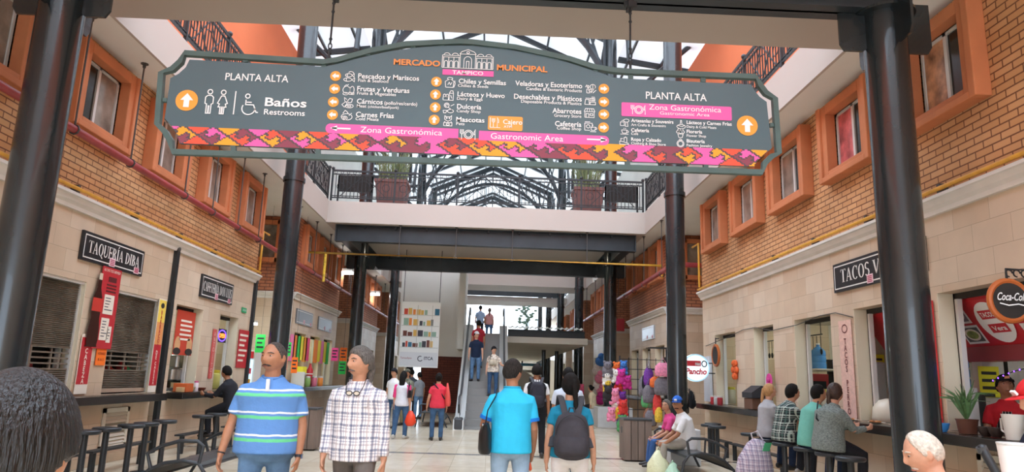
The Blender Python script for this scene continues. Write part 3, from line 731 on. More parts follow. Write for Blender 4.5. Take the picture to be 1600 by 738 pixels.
bar_(509.5, 717, 193, 208, m_pk, 7.2, .5); bar_(748.6, 951.5, 204.5, 219.3, m_pk, .5, 7.2); bar_(691.7, 771.6, 108.2, 116.8, m_pk, .5, .5); bar_(971, 1142.5, 160, 181.5, m_pk, 2, 2); bar_(763, 817, 181, 203, m_or, 2.5, 2.5)
for a in [('PLANTA ALTA', 352, 451, 125, 11.5), ('Baños', 413.7, 479, 165.6, 13.5, None, .02), ('Restrooms', 412.4, 476.5, 179, 9),
          ('Pescados y Mariscos', 559.6, 655, 122.5, 8, None, .015), ('Fish & Seafood', 559.6, 607, 128, 5), ('Frutas y Verduras', 558, 640, 142.4, 8, None, .015), ('Fruits & Vegetables', 558, 619, 148, 5),
          ('Cárnicos', 557.5, 598, 162, 8, None, .015), ('(pollo/res/cerdo)', 600.5, 652, 163.6, 5.5), ('Meat', 557.5, 572.6, 168, 5), ('(chicken/beef/pork)', 575, 623, 168.8, 4.2), ('Carnes Frías', 556, 615.5, 182.6, 8, None, .015), ('Cold Meats', 555.5, 591.6, 188, 5),
          ('MERCADO', 615, 687.8, 101, 9, m_ot, .03), ('MUNICIPAL', 776.3, 855.3, 109.8, 9, m_ot, .03), ('TAMPICO', 706.6, 755, 116, 6, None, .01), ('Zona Gastronómica', 563, 691, 207, 9.3, None, 0), ('Gastronomic Area', 766.7, 880, 217, 9.3, None, 0),
          ('Chiles y Semillas', 716.6, 790.6, 130.4, 7.5, None, .015), ('Chilies & Seeds', 715.5, 763, 136, 4.6), ('Lácteos y Huevo', 714.7, 788.7, 150.5, 7.5, None, .015), ('Dairy & Eggs', 714, 754, 156.3, 4.6), ('Dulcería', 714, 752, 170, 7.5, None, .015), ('Candy Shop', 713.4, 751, 175.6, 4.6), ('Mascotas', 712.8, 757, 190.2, 7.5, None, .015), ('Pets', 712.8, 725.8, 195.6, 4.6),
          ('Cajero', 786, 816, 194, 7.5, None, .01), ('ATM', 787, 800, 199.8, 3.6),
          ('Veladoras y Esoterismo', 805, 909.6, 134, 8, None, .015), ('Candles & Esoteric Products', 822, 909, 141, 5), ('Desechables y Plásticos', 803, 909, 154.5, 8, None, .015), ('Disposable Products & Plastics', 814, 908.5, 160.8, 5), ('Abarrotes', 863, 908.3, 176.6, 7.8, None, .015), ('Grocery Store', 865.7, 908.3, 182.8, 5), ('Cafetería', 867, 908.3, 197, 7.8, None, .015), ('Coffee Shop', 870, 908, 202.6, 5),
          ('PLANTA ALTA', 1009, 1104, 154.5, 11.5), ('Zona Gastronómica', 1014, 1126.5, 171.5, 8.5, None, .0), ('Gastronomic Area', 1031, 1108.3, 179.3, 5.2, None, 0),
          ('Artesanías y Souvenirs', 986, 1052, 191, 5.4, None, .02), ('Art Crafts & Souvenirs', 986, 1040, 197, 4), ('Cafetería', 986, 1014, 206, 5.4, None, .02), ('Café', 986, 997, 211, 4), ('Ropa y Calzado', 986, 1033, 220.4, 5.4, None, .02), ('Clothing & Shoe Store', 986, 1040, 226, 4),
          ('Lácteos y Carnes Frías', 1072.7, 1143, 194, 5.4, None, .02), ('Dairy & Cold Meats', 1072.7, 1119, 200, 4), ('Florería', 1072.7, 1097, 208.2, 5.4, None, .02), ('Flower Shop', 1072.7, 1103, 214, 4), ('Bisutería', 1072.7, 1101, 223, 5.4, None, .02), ('Fashion Jewelry', 1072.7, 1112.6, 229, 4)]: ST(*a)
PXM = S(801, 150)[0] - S(800, 150)[0]


def arrow_disc(x, y, r, deg):
    c = S(x, y); r *= PXM; mb = MB(); flat(mb, PS, arc(*c, r, r, 0, 360, 28)[:-1], .003)
    dsc = mb.build('arrow_disc', M('sign_disc', '#f4a03c', .6), sg)
    a = [(0, .68), (-.58, .02), (-.25, .02), (-.25, -.65), (.25, -.65), (.25, .02), (.58, .02)]; e = R_(deg); q = [(c[0] + r * (u * math.cos(e) - v * math.sin(e)), c[1] + r * (u * math.sin(e) + v * math.cos(e))) for u, v in a]
    mb = MB(); flat(mb, PS, q, .006); mb.build('arrow', m_w, dsc)


arrow_disc(292, 157, 17, 0); arrow_disc(1167.5, 196.5, 16.5, 0)
for x, y in ((524.5, 119), (523, 139), (521, 159.5), (519.5, 179.5)): arrow_disc(x, y, 8.3, 90)
for x, y in ((682, 128), (680.5, 148), (680, 168), (678.5, 187.5)): arrow_disc(x, y, 8.3, 0)
for x, y in ((943.5, 139), (943.5, 159.5), (943.5, 179), (943, 199.5)): arrow_disc(x, y, 8.3, -90)
for x0, x1, y, d in ((519, 548, 200.5, -1), (917, 946, 218, 1)):
    mb = MB(); a, b = S(x0, y), S(x1, y); z = a[1]
    flat(mb, PS, [(a[0], z - .008), (b[0], z - .008), (b[0], z + .008), (a[0], z + .008)], .006)
    tx = b[0] if d > 0 else a[0]; flat(mb, PS, [(tx + d * .02, z), (tx - d * .05, z + .03), (tx - d * .05, z - .03)], .006); mb.build('arrow', m_w, sg)


def picto(x, y, k, strokes, w=1.3, closed=()):
    """line pictogram; strokes in units of k pixels about (x, y), y up"""
    c = S(x, y); mb = MB()
    for i, st in enumerate(strokes): stroke(mb, PS, [(c[0] + u * k * PXM, c[1] + v * k * PXM) for u, v in st], w * PXM, .006, closed=i in closed)
    return mb.build('pictogram', m_w, sg)


ci = lambda x, y, r, r2=None: arc(x, y, r, r2 or r, 0, 360, 14)
# restroom figures, bar, wheelchair
picto(327, 160, 1, [ci(0, 17, 3.6), [(-3, 11), (3, 11), (6, 8), (6, -2), (3.5, -3), (3.5, -18), (.6, -18), (.6, -6), (-.6, -6), (-.6, -18), (-3.5, -18), (-3.5, -3), (-6, -2), (-6, 8), (-3, 11)]], 1.6)
picto(348, 161, 1, [ci(0, 17, 3.6), [(-2.5, 11), (2.5, 11), (7.5, -1), (4.5, -2), (6, -7), (3, -7), (3, -18), (.6, -18), (.6, -7), (-.6, -7), (-.6, -18), (-3, -18), (-3, -7), (-6, -7), (-4.5, -2), (-7.5, -1), (-2.5, 11)]], 1.6)
picto(367, 161, 1, [[(0, 19), (0, -19)]], 1.8)
picto(390, 166, 1, [ci(-4, 16, 3.4), [(-6, 10), (-6, 2), (6, 2), (11, -10), (14, -10)], [(-6, 6), (3, 6)], arc(-1, -4, 10, 10, 150, 370, 18)], 1.7)
fish = [ci(-1, 3, 5, 2.6), [(4, 3), (7, 6), (7, 0), (4, 3)], ci(-2, -4, 6, 2.8), [(4, -4), (8, -1), (8, -7), (4, -4)], arc(2, 6, 4, 3, 0, 150, 6), [(-3, 5), (-3, 1)], [(-4, -2), (-4, -6)]]
fruit = [ci(-3, 0, 5.5), ci(5, 0, 3, 6), [(-3, 5), (-1, 9)], ci(-4, -6, 4, 2), [(-7, 5), (-4, 8), (-2, 6)], [(1, -7), (8, -7), (8, -4), (1, -4), (1, -7)]]
meat = [ci(3, -5, 6, 3), [(-8, -3), (-4, -7), (0, -3), (-2, 2), (-8, -3)], [(0, 3), (3, 7), (7, 6), (6, 1), (1, 0), (0, 3)], [(-4, 2), (-5, 8), (-1, 5)], ci(3, -5, 2.5, 1.2)]
ham = [ci(0, -2, 8, 5), ci(-3, -4, 4, 3), [(-6, 3), (-3, 8), (0, 6), (2, 3)], [(3, 0), (7, 4)], ci(-3, -4, 1.5)]
sack = [[(-6, -7), (-7, 2), (-3, 5), (3, 5), (6, 2), (5, -7), (-6, -7)], ci(0, 7, 4, 1.8), [(-3, -3), (-1, 1), (1, -3), (3, 1)], [(6, -7), (8, -1), (7, 4)]]
milk = [[(1, -7), (1, 4), (3, 8), (6, 8), (7, 4), (7, -7), (1, -7)], [(1, 4), (7, 4)], [(-8, -7), (-8, -2), (0, -2), (0, -7), (-8, -7)], ci(-6, 0, 1.8, 2.4), ci(-2, 0, 1.8, 2.4), [(3, 1), (5, -4)]]
candy = [ci(-3, 4, 3.6), [(-1, 1), (5, -3)], ci(3, -5, 4.5, 2.6), [(3, 3), (8, 6)], [(-8, -4), (-2, -4), (-4, -8), (-7, -8), (-8, -4)], arc(-3, 4, 1.8, 1.8, 0, 270, 8)]
pet = [[(-5, 8), (-3, 6), (3, 6), (5, 8), (5, 2), (0, -1), (-5, 2), (-5, 8)], [(-6, -8), (-6, -3), (6, -3), (6, -8), (-6, -8)], ci(-2, 4, .7), ci(2, 4, .7), ci(0, -5.5, 2.4, 1.5), [(-4, -1), (-6, -3)], [(4, -1), (6, -3)]]
candles = [[(-6, -7), (-6, -1), (-2, -1), (-2, -7), (-6, -7)], [(-4, -1), (-4, 3)], ci(-4, 3, 1.4, 2), ci(3, 3, 4, 4), [(0, -7), (6, 1)], [(3, -7), (8, -2)], [(-8, 2), (-6, 6)], [(3, -1), (3, 7)], ci(-1, -3, 2)]
cups = [[(-8, -6), (-7, 2), (-2, 2), (-1, -6), (-8, -6)], [(0, -6), (0, -2), (8, -2), (8, -6), (0, -6)], [(0, 0), (0, 4), (7, 4), (7, 0), (0, 0)], [(-7, 4), (-1, 4)], ci(4, 2, 1.5), [(2, 6), (7, 6)]]
shop = [[(-7, -7), (-7, 2), (7, 2), (7, -7), (-7, -7)], [(-8, 2), (-6, 7), (6, 7), (8, 2)], [(-3, 7), (-4, 2)], [(0, 7), (0, 2)], [(3, 7), (4, 2)], [(-5, -7), (-5, -1), (-1, -1), (-1, -7)], [(1, -4), (5, -4), (5, -1), (1, -1), (1, -4)]]
coffee = [[(-8, -6), (-8, 5), (3, 5), (3, -2)], [(-8, -6), (0, -6)], ci(-3, 0, 2.6), [(1, -1), (8, -1), (7, -6), (2, -6), (1, -1)], arc(8, -3, 2, 1.6, -90, 90, 6), [(0, -8), (9, -8)], [(-8, 7), (0, 7)], [(4, 1), (4, 3)]]
for x, y, st in ((546, 121, fish), (545, 141, fruit), (543, 161, meat), (542, 181, ham), (703, 130, sack), (701, 150, milk), (701, 169, candy), (700, 189, pet), (923, 139, candles), (922, 158, cups), (921, 177, shop), (922, 198, coffee)): picto(x, y, 1.05, st, 1.0)
cup = [[(-6, 3), (4, 3), (3, -3), (-4, -3), (-6, 3)], arc(4, 0, 3, 2, -90, 90, 6), [(-8, -5), (7, -5)], [(-2, 5), (-1, 7)], [(1, 5), (2, 7)]]
shoe = [[(-8, -6), (-8, 0), (-2, -1), (8, -4), (8, -6), (-8, -6)], [(0, 0), (0, 7), (5, 7), (5, -2)], [(2, 7), (3, 9)], [(-6, 1), (-6, 5), (-2, 5)]]
crafts = [ci(3, 4, 5, 3), [(-8, -6), (-8, 1), (-1, 1), (-1, -6), (-8, -6)], [(2, 1), (1, -7), (6, -7), (5, 1)], [(-6, 3), (0, 6)]]
flower = [ci(0, 3, 3), ci(-5, 3, 2.4), ci(5, 3, 2.4), ci(-2.5, 7, 2.4), ci(2.5, 7, 2.4), [(-5, -1), (5, -1), (3, -8), (-3, -8), (-5, -1)]]
ringp = [ci(0, -1, 6.5), ci(0, -1, 4.6), [(-3, 6), (0, 8), (3, 6), (0, 4), (-3, 6)]]
bottle = [[(-2, 0), (-1, 4), (-1, 8), (1, 8), (1, 4), (2, 0)], ci(0, -4, 8, 4), [(-7, -2), (2, -4), (7, -1)]]
for x, y, st in ((976, 192, crafts), (976, 206, cup), (975, 221, shoe), (1064, 195, bottle), (1063, 209, flower), (1063, 224, ringp)): picto(x, y, .85, st, .9)
fork = lambda x: [[(x, -7), (x, 0)], [(x - 2, 7), (x - 2, 2), (x, 0), (x + 2, 2), (x + 2, 7)], [(x, 7), (x, 2)]]
plate = [ci(0, 0, 6), ci(0, 0, 4)] + fork(-9) + [[(9, -7), (9, 7), (7.5, 4), (7.5, 0), (9, 0)]]
picto(732, 210.5, 1.15, plate, 1.1); picto(998, 172, 1.1, plate, 1.1); picto(774, 192, 1, fork(-3) + [[(3, -8), (3, 8), (5, 4), (5, 0), (3, 0)], [(-8, 8), (-8, -8), (8, -8)]], 1.0)
bld = [[(-40, -14), (40, -14)], [(-40, -14), (-40, 7), (-12, 7)], [(12, 7), (40, 7), (40, -14)], [(-12, -14), (-12, 10), (12, 10), (12, -14)], [(-13, 10), (-10, 14), (0, 18), (10, 14), (13, 10)], ci(0, 13, 2), [(-40, 4), (-12, 4)], [(12, 4), (40, 4)], arc(-33, 7, 5, 4, 0, 180, 8), arc(-20, 7, 5, 4, 0, 180, 8), arc(33, 7, 5, 4, 0, 180, 8), arc(20, 7, 5, 4, 0, 180, 8)]
for x in (-34, -26, -18, 18, 26, 34): bld.append([(x - 2.6, -13)] + [(x + 2.6 * math.cos(R_(a)), -5 + 3 * math.sin(R_(a))) for a in range(180, -1, -30)] + [(x + 2.6, -13)])
bld.append([(-6, -14)] + [(6 * math.cos(R_(a)), 0 + 6 * math.sin(R_(a))) for a in range(180, -1, -20)] + [(6, -14)]); bld.append([(-2, -14), (-2, -2), (2, -2), (2, -14)])
for x in (-38, -30, -22, -14, 14, 22, 30, 38): bld.append([(x, -14), (x, 4)])
picto(731, 94.5, 1, bld, 1.0)
for xa, ya, lab in ((513, 102, 'chain holding up the sign near its planta alta restroom end'), (985, 117, 'chain holding up the sign near its pink food-area end')):
    p = at(xa, ya, YS + .02); t = thing('hanging_chain', p, 'black ' + lab, 'chain', 'chains of the hanging sign'); y = p.y + .0
    c = MB(); c.tube([(p.x, y, p.z - .06), (p.x, y, p.z + .16)], .014, 6); c.tube([(p.x, y, p.z + .24), (p.x, y, p.z + .8)], .011, 6)
    for e in (.3, .62, .72): c.ball((p.x, y, p.z + e), (.02, .02, .02), 6, 4)
    c.build('rod', m_iron, t)
    for e in (.16, .22): MB().tube([(p.x + .018 * math.cos(R_(q)), y, p.z + e + .035 * math.sin(R_(q))) for q in range(0, 360, 40)], .007, 5, ref=(0, 1, 0), closed=True).build('link', m_iron, t)
    b = MB(); b.box(p.x - .03, p.x + .03, y - .05, y + .1, p.z + .78, 5.66); b.box(p.x - .07, p.x + .07, y - .02, y + .02, p.z + .8, p.z + .86); b.build('clamp', m_iron, t)

# ------------------------------------------------------------------ shop name plates
m_plate = M('plate_black', '#26272a', .35); m_let = M('plate_letter', '#e4e2dc', .6); m_stick = M('pink_sticker', '#e9c6cc', .6)


def plate(sd, y0, y1, z0, z1, txt, label, ta=.08, tb=.08, capf=.42, m=None, blur=False):
    x = XL + .04 if sd < 0 else XR - .04; o = (x, y0 if sd < 0 else y1, z0); u = (0, 1, 0) if sd < 0 else (0, -1, 0)
    pl = Plane(o, u, (0, 0, 1)); L, H = y1 - y0, z1 - z0; t = thing('shop_sign', (x, y0, z0), label, 'sign', 'black shop name plates')
    mb = MB(); slab(mb, pl, 0, L, 0, H, -.04, 0); pn_ = mb.build('panel', m or m_plate, t)
    b = MB(); stroke(b, pl, [(.05, .05), (L - .05, .05), (L - .05, H - .05), (.05, H - .05)], .018, .003, True); b.build('border_line', m_let, pn_)
    if txt: mb = MB(); roman(mb, pl, txt, L * ta, L * (1 - tb), H * .3, H * capf, .005); mb.build('lettering', m_let, pn_)
    for a, w, h in ((.42, .16, .13), (.84, .16, .1)):
        s = MB(); slab(s, pl, L * a, L * a + w, .02, .02 + h, 0, .006); sk_ = s.build('sticker', m_stick, t)
        s = MB(); [slab(s, pl, L * a + .02, L * a + w - .02, .035 + h * .2 * k, .05 + h * .2 * k, .006, .008) for k in range(4)]; s.build('sticker_print', M('sticker_ink', '#b4526c'), sk_)
    return t


plate(-1, 10.22, 12.05, 3.0, 3.43, 'TAQUERÍA DIBA', 'black shop name plate reading TAQUERÍA DIBA above the rolling shutters')
plate(-1, 14.55, 16.35, 2.95, 3.42, 'CAFETERÍA DON LUIS', 'black shop name plate reading CAFETERÍA DON LUIS above the cafe windows', .05, .05)
plate(1, 8.6, 11.0, 3.0, 3.45, 'TACOS VERA', 'black shop name plate beginning TACOS VER, partly behind a column', .1, .22, .45)
m_gp = M('plate_grey', '#65686a', .4)
for k, (sd, y0, y1) in enumerate(((-1, 21.85, 23.85), (-1, 24.7, 26.75), (1, 23.5, 25.35))):
    plate(sd, y0, y1, 2.97, 3.42, 'ARTESANIAS' if False else '', ('washed-out grey shop plate on the second block, shutter side, nearer one', 'washed-out grey shop plate on the second block, shutter side, farther one', 'pale blank shop plate on the second block, counter side')[k], m=m_gp if k < 2 else M('plate_pale', '#a9b2b8', .3))


# ------------------------------------------------------------------ rolling shutters, banners
def shutter(y0, y1, label):
    t = thing('rolling_shutter', (XL, y0, 1.08), label, 'shutter', 'rolling shutters'); m = M('shutter_metal', '#84796b', .45, .35, noise=.3, scale=3)
    c = MB(); n = 36; za, zb = 1.72, 2.68; pr = []
    for i in range(n * 2 + 1): z = za + (zb - za) * i / (n * 2); pr.append((.012 + .012 * math.cos(i * math.pi), z))
    v = []; [v.extend([(XL - .1 + d, y0 + .02, z), (XL - .1 + d, y1 - .02, z)]) for d, z in pr]
    c.add(v, [(2 * i, 2 * i + 1, 2 * i + 3, 2 * i + 2) for i in range(len(pr) - 1)]); c.build('slat_curtain', m, t)
    g = MB(); z = 1.42
    while z < 1.75: g.box(XL - .11, XL - .085, y0 + .02, y1 - .02, z, z + .022); z += .075
    k = y0 + .3
    while k < y1 - .1: g.box(XL - .115, XL - .09, k, k + .03, 1.4, 1.74); k += .45
    g.build('open_grille', m, t)
    b = MB(); n = 10; v = []
    for i in range(n * 2 + 1): z = 1.14 + .28 * i / (n * 2); d = .012 + .012 * math.cos(i * math.pi); v.extend([(XL - .1 + d, y0 + .02, z), (XL - .1 + d, y1 - .02, z)])
    b.add(v, [(2 * i, 2 * i + 1, 2 * i + 3, 2 * i + 2) for i in range(n * 2)]); b.build('slat_curtain', m, t)
    MB().box(XL - .13, XL - .07, y0 + .02, y1 - .02, 1.08, 1.14).build('bottom_rail', M('shutter_rail', '#b59d86', .5), t)
    r = MB(); r.box(XL - .14, XL - .06, y0, y0 + .03, 1.06, 2.7); r.box(XL - .14, XL - .06, y1 - .03, y1, 1.06, 2.7); r.box(XL - .14, XL - .02, y0, y1, 2.66, 2.7); r.build('guide_rail', m_alu, t)
    d = MB(); d.box(XL - .5, XL - .45, y0, y1, 1.06, 2.7); d.build('shade_sheet', m_dark, t)  # dark sheet: the unlit stall interior put into its colour


shutter(8.9, 10.55, 'grey rolling shutter of the taco stall next to the tall drink poster, nearer one')
shutter(11.37, 12.95, 'grey rolling shutter between the drink poster and the striped meat banner')
for y, h, c_ in ((11.75, .26, '#b02a2a'), (12.05, .22, '#b8352c'), (12.45, .3, '#a52424'), (12.62, .22, '#2f9a5a'), (9.9, .3, '#8a2626')):
    tag(MB().lathe([(.07, 0), (.09, .02), (.1, h * .6), (.05, h * .8), (.05, h)], (XL - .3, y, 1.3)).build('storage_jar', M('jar' + c_, c_, .4), smooth=True), f'coloured jar on the sill behind the shutter grille, {y - 9:.1f} along'.replace('.', ' point '), 'jar', 'jars behind the shutters')
m_red = M('banner_red', '#c02a33', .5); m_cream = M('banner_cream', '#efe6d6', .6); m_ban = M('banner_yellow', '#f1d35a', .5)
PLW = Plane((XL + .012, 0, 0), (0, 1, 0), (0, 0, 1))


def banner(name, label, y0, y1, z0, z1, m, cat='banner', th=.01, pl=None, group=None):
    pl = pl or PLW; t = thing(name, pl.p(y0, z0), label, cat, group); mb = MB(); slab(mb, pl, y0, y1, z0, z1, 0, th); mb.build('sheet', m, t); return t


def vtext(t, txt, y0, y1, ztop, cap, m, pl=None, h=.014, bold=.02): lettering(pl or PLW, txt, y0, y1, ztop, cap, m, t, h, bold, vertical=True)


t = banner('menu_banner', 'narrow red vertical banner reading CABEZA under the drink poster', 10.6, 10.92, 1.08, 1.95, m_cream)
mb = MB(); slab(mb, PLW, 10.61, 10.91, 1.22, 1.9, .01, .013); mb.build('red_field', m_red, t); vtext(t, 'CABEZA', 10.64, 10.88, 1.75, .088, m_cream)
PLP = Plane((XL + .03, 0, 0), (0, 1, 0), (0, 0, 1))
t = banner('drink_poster', 'tall red cola poster with a bottle picture and taped white price sheets', 10.85, 11.4, 1.75, 3.0, m_red, 'poster', pl=PLP)
lettering(PLP, 'ASI COMO TODO SABE MEJOR', 10.88, 11.36, 2.93, .04, m_cream, t, .013)
bt_ = MB(); pf = [(-.13, 1.78), (-.15, 1.86), (-.15, 2.02), (-.11, 2.2), (-.13, 2.4), (-.12, 2.5), (-.05, 2.66), (-.045, 2.86), (.045, 2.86), (.05, 2.66), (.12, 2.5), (.13, 2.4), (.11, 2.2), (.15, 2.02), (.15, 1.86), (.13, 1.78)]
flat(bt_, PLP, [(10.82 + u, v) for u, v in pf], .014); flat(bt_, PLP, [(10.685, 2.3), (10.955, 2.3), (10.95, 2.5), (10.69, 2.5)], .016, 1); flat(bt_, PLP, [(10.775, 2.78), (10.865, 2.78), (10.865, 2.88), (10.775, 2.88)], .016, 2)
slab(bt_, PLP, 10.67, 10.97, 1.77, 1.79, 0, .013, 0); bt_.build('bottle_picture', [M('cola_brown', '#3b1812', .3), M('cola_label', '#cf3a2e', .5), M('cola_cap', '#d8c9b0', .5)], t)
for a, b, c, d in ((11.0, 11.28, 2.28, 2.58), (11.0, 11.22, 1.88, 2.22), (11.2, 11.32, 1.85, 2.1)):
    s = MB(); slab(s, PLP, a, b, c, d, .01, .016); ps_ = s.build('price_sheet', m_cream, t)
    s = MB(); [slab(s, PLP, a + .03, a + .03 + (b - a - .06) * random.Random(k + a).uniform(.4, 1), d - .06 - .045 * k, d - .045 - .045 * k, .016, .018) for k in range(int((d - c - .06) / .045))]; s.build('handwriting', M('ink_grey', '#5b5b62'), ps_)
s = MB(); [slab(s, PLP, 11.02, 11.3, 2.72 - k * .05, 2.745 - k * .05, .01, .013) for k in range(3)]; slab(s, PLP, 11.05, 11.28, 2.78, 2.86, .01, .013); s.build('small_print', M('poster_dark', '#5c1418'), t)
m_neon = M('paper_orange', '#ff7a1e', .7)
t = banner('paper_notice', 'neon orange paper notice below the drink poster on the stall pillar', 11.05, 11.32, 1.5, 1.76, m_neon, 'notice'); lettering(PLW, 'HORARIO', 11.08, 11.29, 1.66, .04, M('ink_brown', '#8a3a10'), t, .013); lettering(PLW, '8 A 5', 11.1, 11.26, 1.57, .04, MATS['ink_brown'], t, .013)
t = banner('menu_banner', 'narrow red and yellow vertical banner reading BARBACOA DE CABEZA at the end of the shutters', 12.85, 13.14, 1.06, 2.72, m_cream)
mb = MB(); slab(mb, PLW, 12.86, 13.13, 2.3, 2.7, .01, .013, 0); slab(mb, PLW, 12.86, 13.13, 1.18, 1.9, .01, .013, 1); slab(mb, PLW, 12.86, 13.13, 1.9, 2.3, .01, .013, 2); mb.build('colour_field', [m_ban, m_red, M('banner_orange', '#e39a5a')], t)
mb = MB(); flat(mb, PLW, arc(12.995, 2.6, .07, .05, 0, 360, 12)[:-1], .015); mb.build('bull_emblem', m_dark, t)
vtext(t, 'BARBACOA', 12.9, 13.09, 2.52, .085, M('banner_red2', '#b8303a'), h=.016); vtext(t, 'DE', 12.9, 13.09, 1.8, .085, m_cream); vtext(t, 'CABEZA', 12.9, 13.09, 1.6, .068, m_cream)
# banners round the cafe windows
t = banner('menu_banner', 'thin faded red strip banner on the pillar between the two cafe windows', 15.5, 15.7, 1.3, 2.35, M('banner_faded', '#cf5a55', .6)); vtext(t, 'ANTOJITOS', 15.53, 15.67, 2.3, .11, M('faded_letter', '#eac0b4'))
t = banner('menu_banner', 'red price-list banner at the far end of the cafe', 17.1, 17.78, 1.55, 2.45, m_red)
for k in range(6): s = MB(); slab(s, PLW, 17.16, 17.72 - .1 * (k % 3), 2.3 - k * .12, 2.35 - k * .12, .01, .013); s.build('menu_line', m_cream, t)
t = banner('exit_sign', 'small green and white exit sign on the stone above the cafe', 17.1, 17.42, 2.86, 2.98, M('exit_green', '#2fa46a'), 'sign'); lettering(PLW, 'SALIDA', 17.15, 17.38, 2.9, .045, m_w, t, .013)
PLI = Plane((XL - .1, 0, 0), (0, 1, 0), (0, 0, 1))
t = banner('menu_poster', 'red and black food menu poster hanging inside the first cafe window', 13.9, 14.76, 1.75, 2.62, M('poster_red', '#c8442e', .5), 'poster', pl=PLI)
for k in range(5): s = MB(); slab(s, PLI, 14.1, 14.6 + .05 * (k % 2), 2.4 - k * .09, 2.44 - k * .09, .01, .013); s.build('menu_line', m_cream, t)
for y in (14.05, 14.6): s = MB(); flat(s, PLI, arc(y, 1.95, .13, .16, 0, 360, 14)[:-1], .013); flat(s, PLI, arc(y, 1.82, .17, .07, 0, 360, 14)[:-1], .015, 1); s.build('dish_picture', [M('dish_tan', '#d9a878'), m_dark], t)
t = thing('open_sign', (XL - .2, 16.2, 2.2), 'glowing oval OPEN sign in the second cafe window', 'sign')
PLO = Plane((XL - .12, 0, 0), (0, 1, 0), (0, 0, 1)); mb = MB(); slab(mb, PLO, 16.05, 16.6, 2.1, 2.4, 0, .02); mb.build('back_panel', M('neon_back', '#16142a', .4), t)
mb = MB(); stroke(mb, PLO, arc(16.325, 2.25, .23, .12, 0, 360, 24)[:-1], .025, .03, True); mb.build('blue_ring', M('neon_blue', '#5a3cff', emit=3.), t); lettering(PLO, 'OPEN', 16.14, 16.51, 2.205, .09, M('neon_orange', '#ff6a28', emit=3.), t, .03, .03)

# ------------------------------------------------------------------ counters and stools
m_ctop = M('counter_black', '#26221f', .25, noise=.2, scale=6); m_sm = M('stool_metal', '#2a2f33', .4)
m_vent = M('vent_cream', '#d9d2c2', .5)


def counter(sd, y0, y1, label, w=.32, z=1.05, th=.12):
    xa = XL if sd < 0 else XR; xb = xa - sd * w; t = thing('eating_counter', ((xa + xb) / 2, y0, z), label, 'counter', 'stall counters')
    MB().box(min(xa, xb), max(xa, xb), y0, y1, z - th, z).build('worktop', m_ctop, t, bevel=.01)
    MB().box(min(xa, xa - sd * .05), max(xa, xa - sd * .05), y0, y1, .0, .14).build('plinth', m_base, t)
    i = MB().box(min(xa + sd * .01, xa + sd * .32), max(xa + sd * .01, xa + sd * .32), y0 + .25, y1 - .3, z - .03, z + .012); i.build('inner_shelf', m_ctop, t)


counter(-1, 7.2, 12.98, 'long black counter under the rolling shutters')
counter(-1, 13.62, 17.7, 'black counter of the cafe with the red menu poster')
counter(1, 4.6, 17.75, 'long dark eating counter lined with seated customers', .34)
counter(-1, 21.6, 27.6, 'pale juice counter on the second block, shutter side', .5); counter(1, 22.2, 27.6, 'counter of the toy and bag stall, second block')


def vent(y0, y1, z0, z1, label, sd=-1):
    x = XL if sd < 0 else XR; s = -sd; t = thing('vent_door', (x, y0, z0), label, 'vent', 'louvred service hatches')
    b = lambda m, d0, d1, a, c, e, f: m.box(min(x + s * d0, x + s * d1), max(x + s * d0, x + s * d1), a, c, e, f)
    m = MB(); w = .07; b(m, 0, .03, y0, y0 + w, z0, z1); b(m, 0, .03, y1 - w, y1, z0, z1); b(m, 0, .03, y0, y1, z0, z0 + w); b(m, 0, .03, y0, y1, z1 - w, z1); b(m, 0, .03, y0, y1, (z0 + z1) / 2 - .04, (z0 + z1) / 2 + .04); m.build('door_frame', m_vent, t)
    m = MB(); b(m, .0, .006, y0, y1, z0, z1); m.build('back_board', M('vent_shadow', '#8f8674'), t)
    m = MB(); z = z0 + .1
    while z < z1 - .08:
        if abs(z - (z0 + z1) / 2) > .06: m.obox((x + s * .018, (y0 + y1) / 2, z), (s * .014, 0, -.02), (0, (y1 - y0) / 2 - w, 0), (.003, 0, .003))
        z += .055
    m.build('louvre_panel', m_vent, t)


vent(9.95, 10.65, .2, .82, 'cream louvred hatch under the shutter counter, nearer one'); vent(11.5, 12.3, .2, .84, 'cream louvred hatch under the shutter counter, farther one')
vent(7.0, 8.0, .25, .85, 'white louvred hatch under the eating counter near the taco stall', 1)


def make_stool(z=.68):
    t = thing('bar_stool', (0, 0, 0), 'x', 'stool', world=False)
    MB().lathe([(.02, -.03), (.16, -.03), (.175, -.015), (.175, .012), (.165, .022), (.02, .022)], (0, 0, z), 24).build('seat', m_sm, t, smooth=True)
    MB().cyl((0, 0, .02), (0, 0, z - .02), .04, 14).build('post', m_sm, t, smooth=True)
    MB().lathe([(.14, 0), (.14, .012), (.05, .022)], n=20).build('foot_plate', m_sm, t, smooth=True)
    return t


stool0 = make_stool(); first = [True]
def put_stool(x, y, label, group, z=1.):
    if first[0]: first[0] = False; stool0.location = (x, y, 0); stool0['label'] = label; stool0['group'] = group; return
    copy_tree(stool0, (x, y, 0), 0, label, group)


ord_ = 'first second third fourth fifth sixth seventh eighth ninth tenth eleventh twelfth'.split()
LS = [9.25, 9.75, 10.4, 10.85, 11.45, 12.92, 13.59, 14.3, 15.0]
for k, y in enumerate(LS): put_stool(-5.0, y, f'round black bar stool along the shutter-side counters, {ord_[k]} from the near end', 'stools on the shutter side')
RSt = [(4.85, 15.45), (4.62, 14.95), (4.62, 14.45), (4.62, 12.6), (4.42, 11.35), (4.42, 10.7), (4.42, 9.95), (4.42, 9.3), (4.42, 8.75)]
for k, (x, y) in enumerate(RSt): put_stool(x, y, f'round black bar stool along the eating counter, {ord_[k]} from the far end', 'stools along the eating counter')


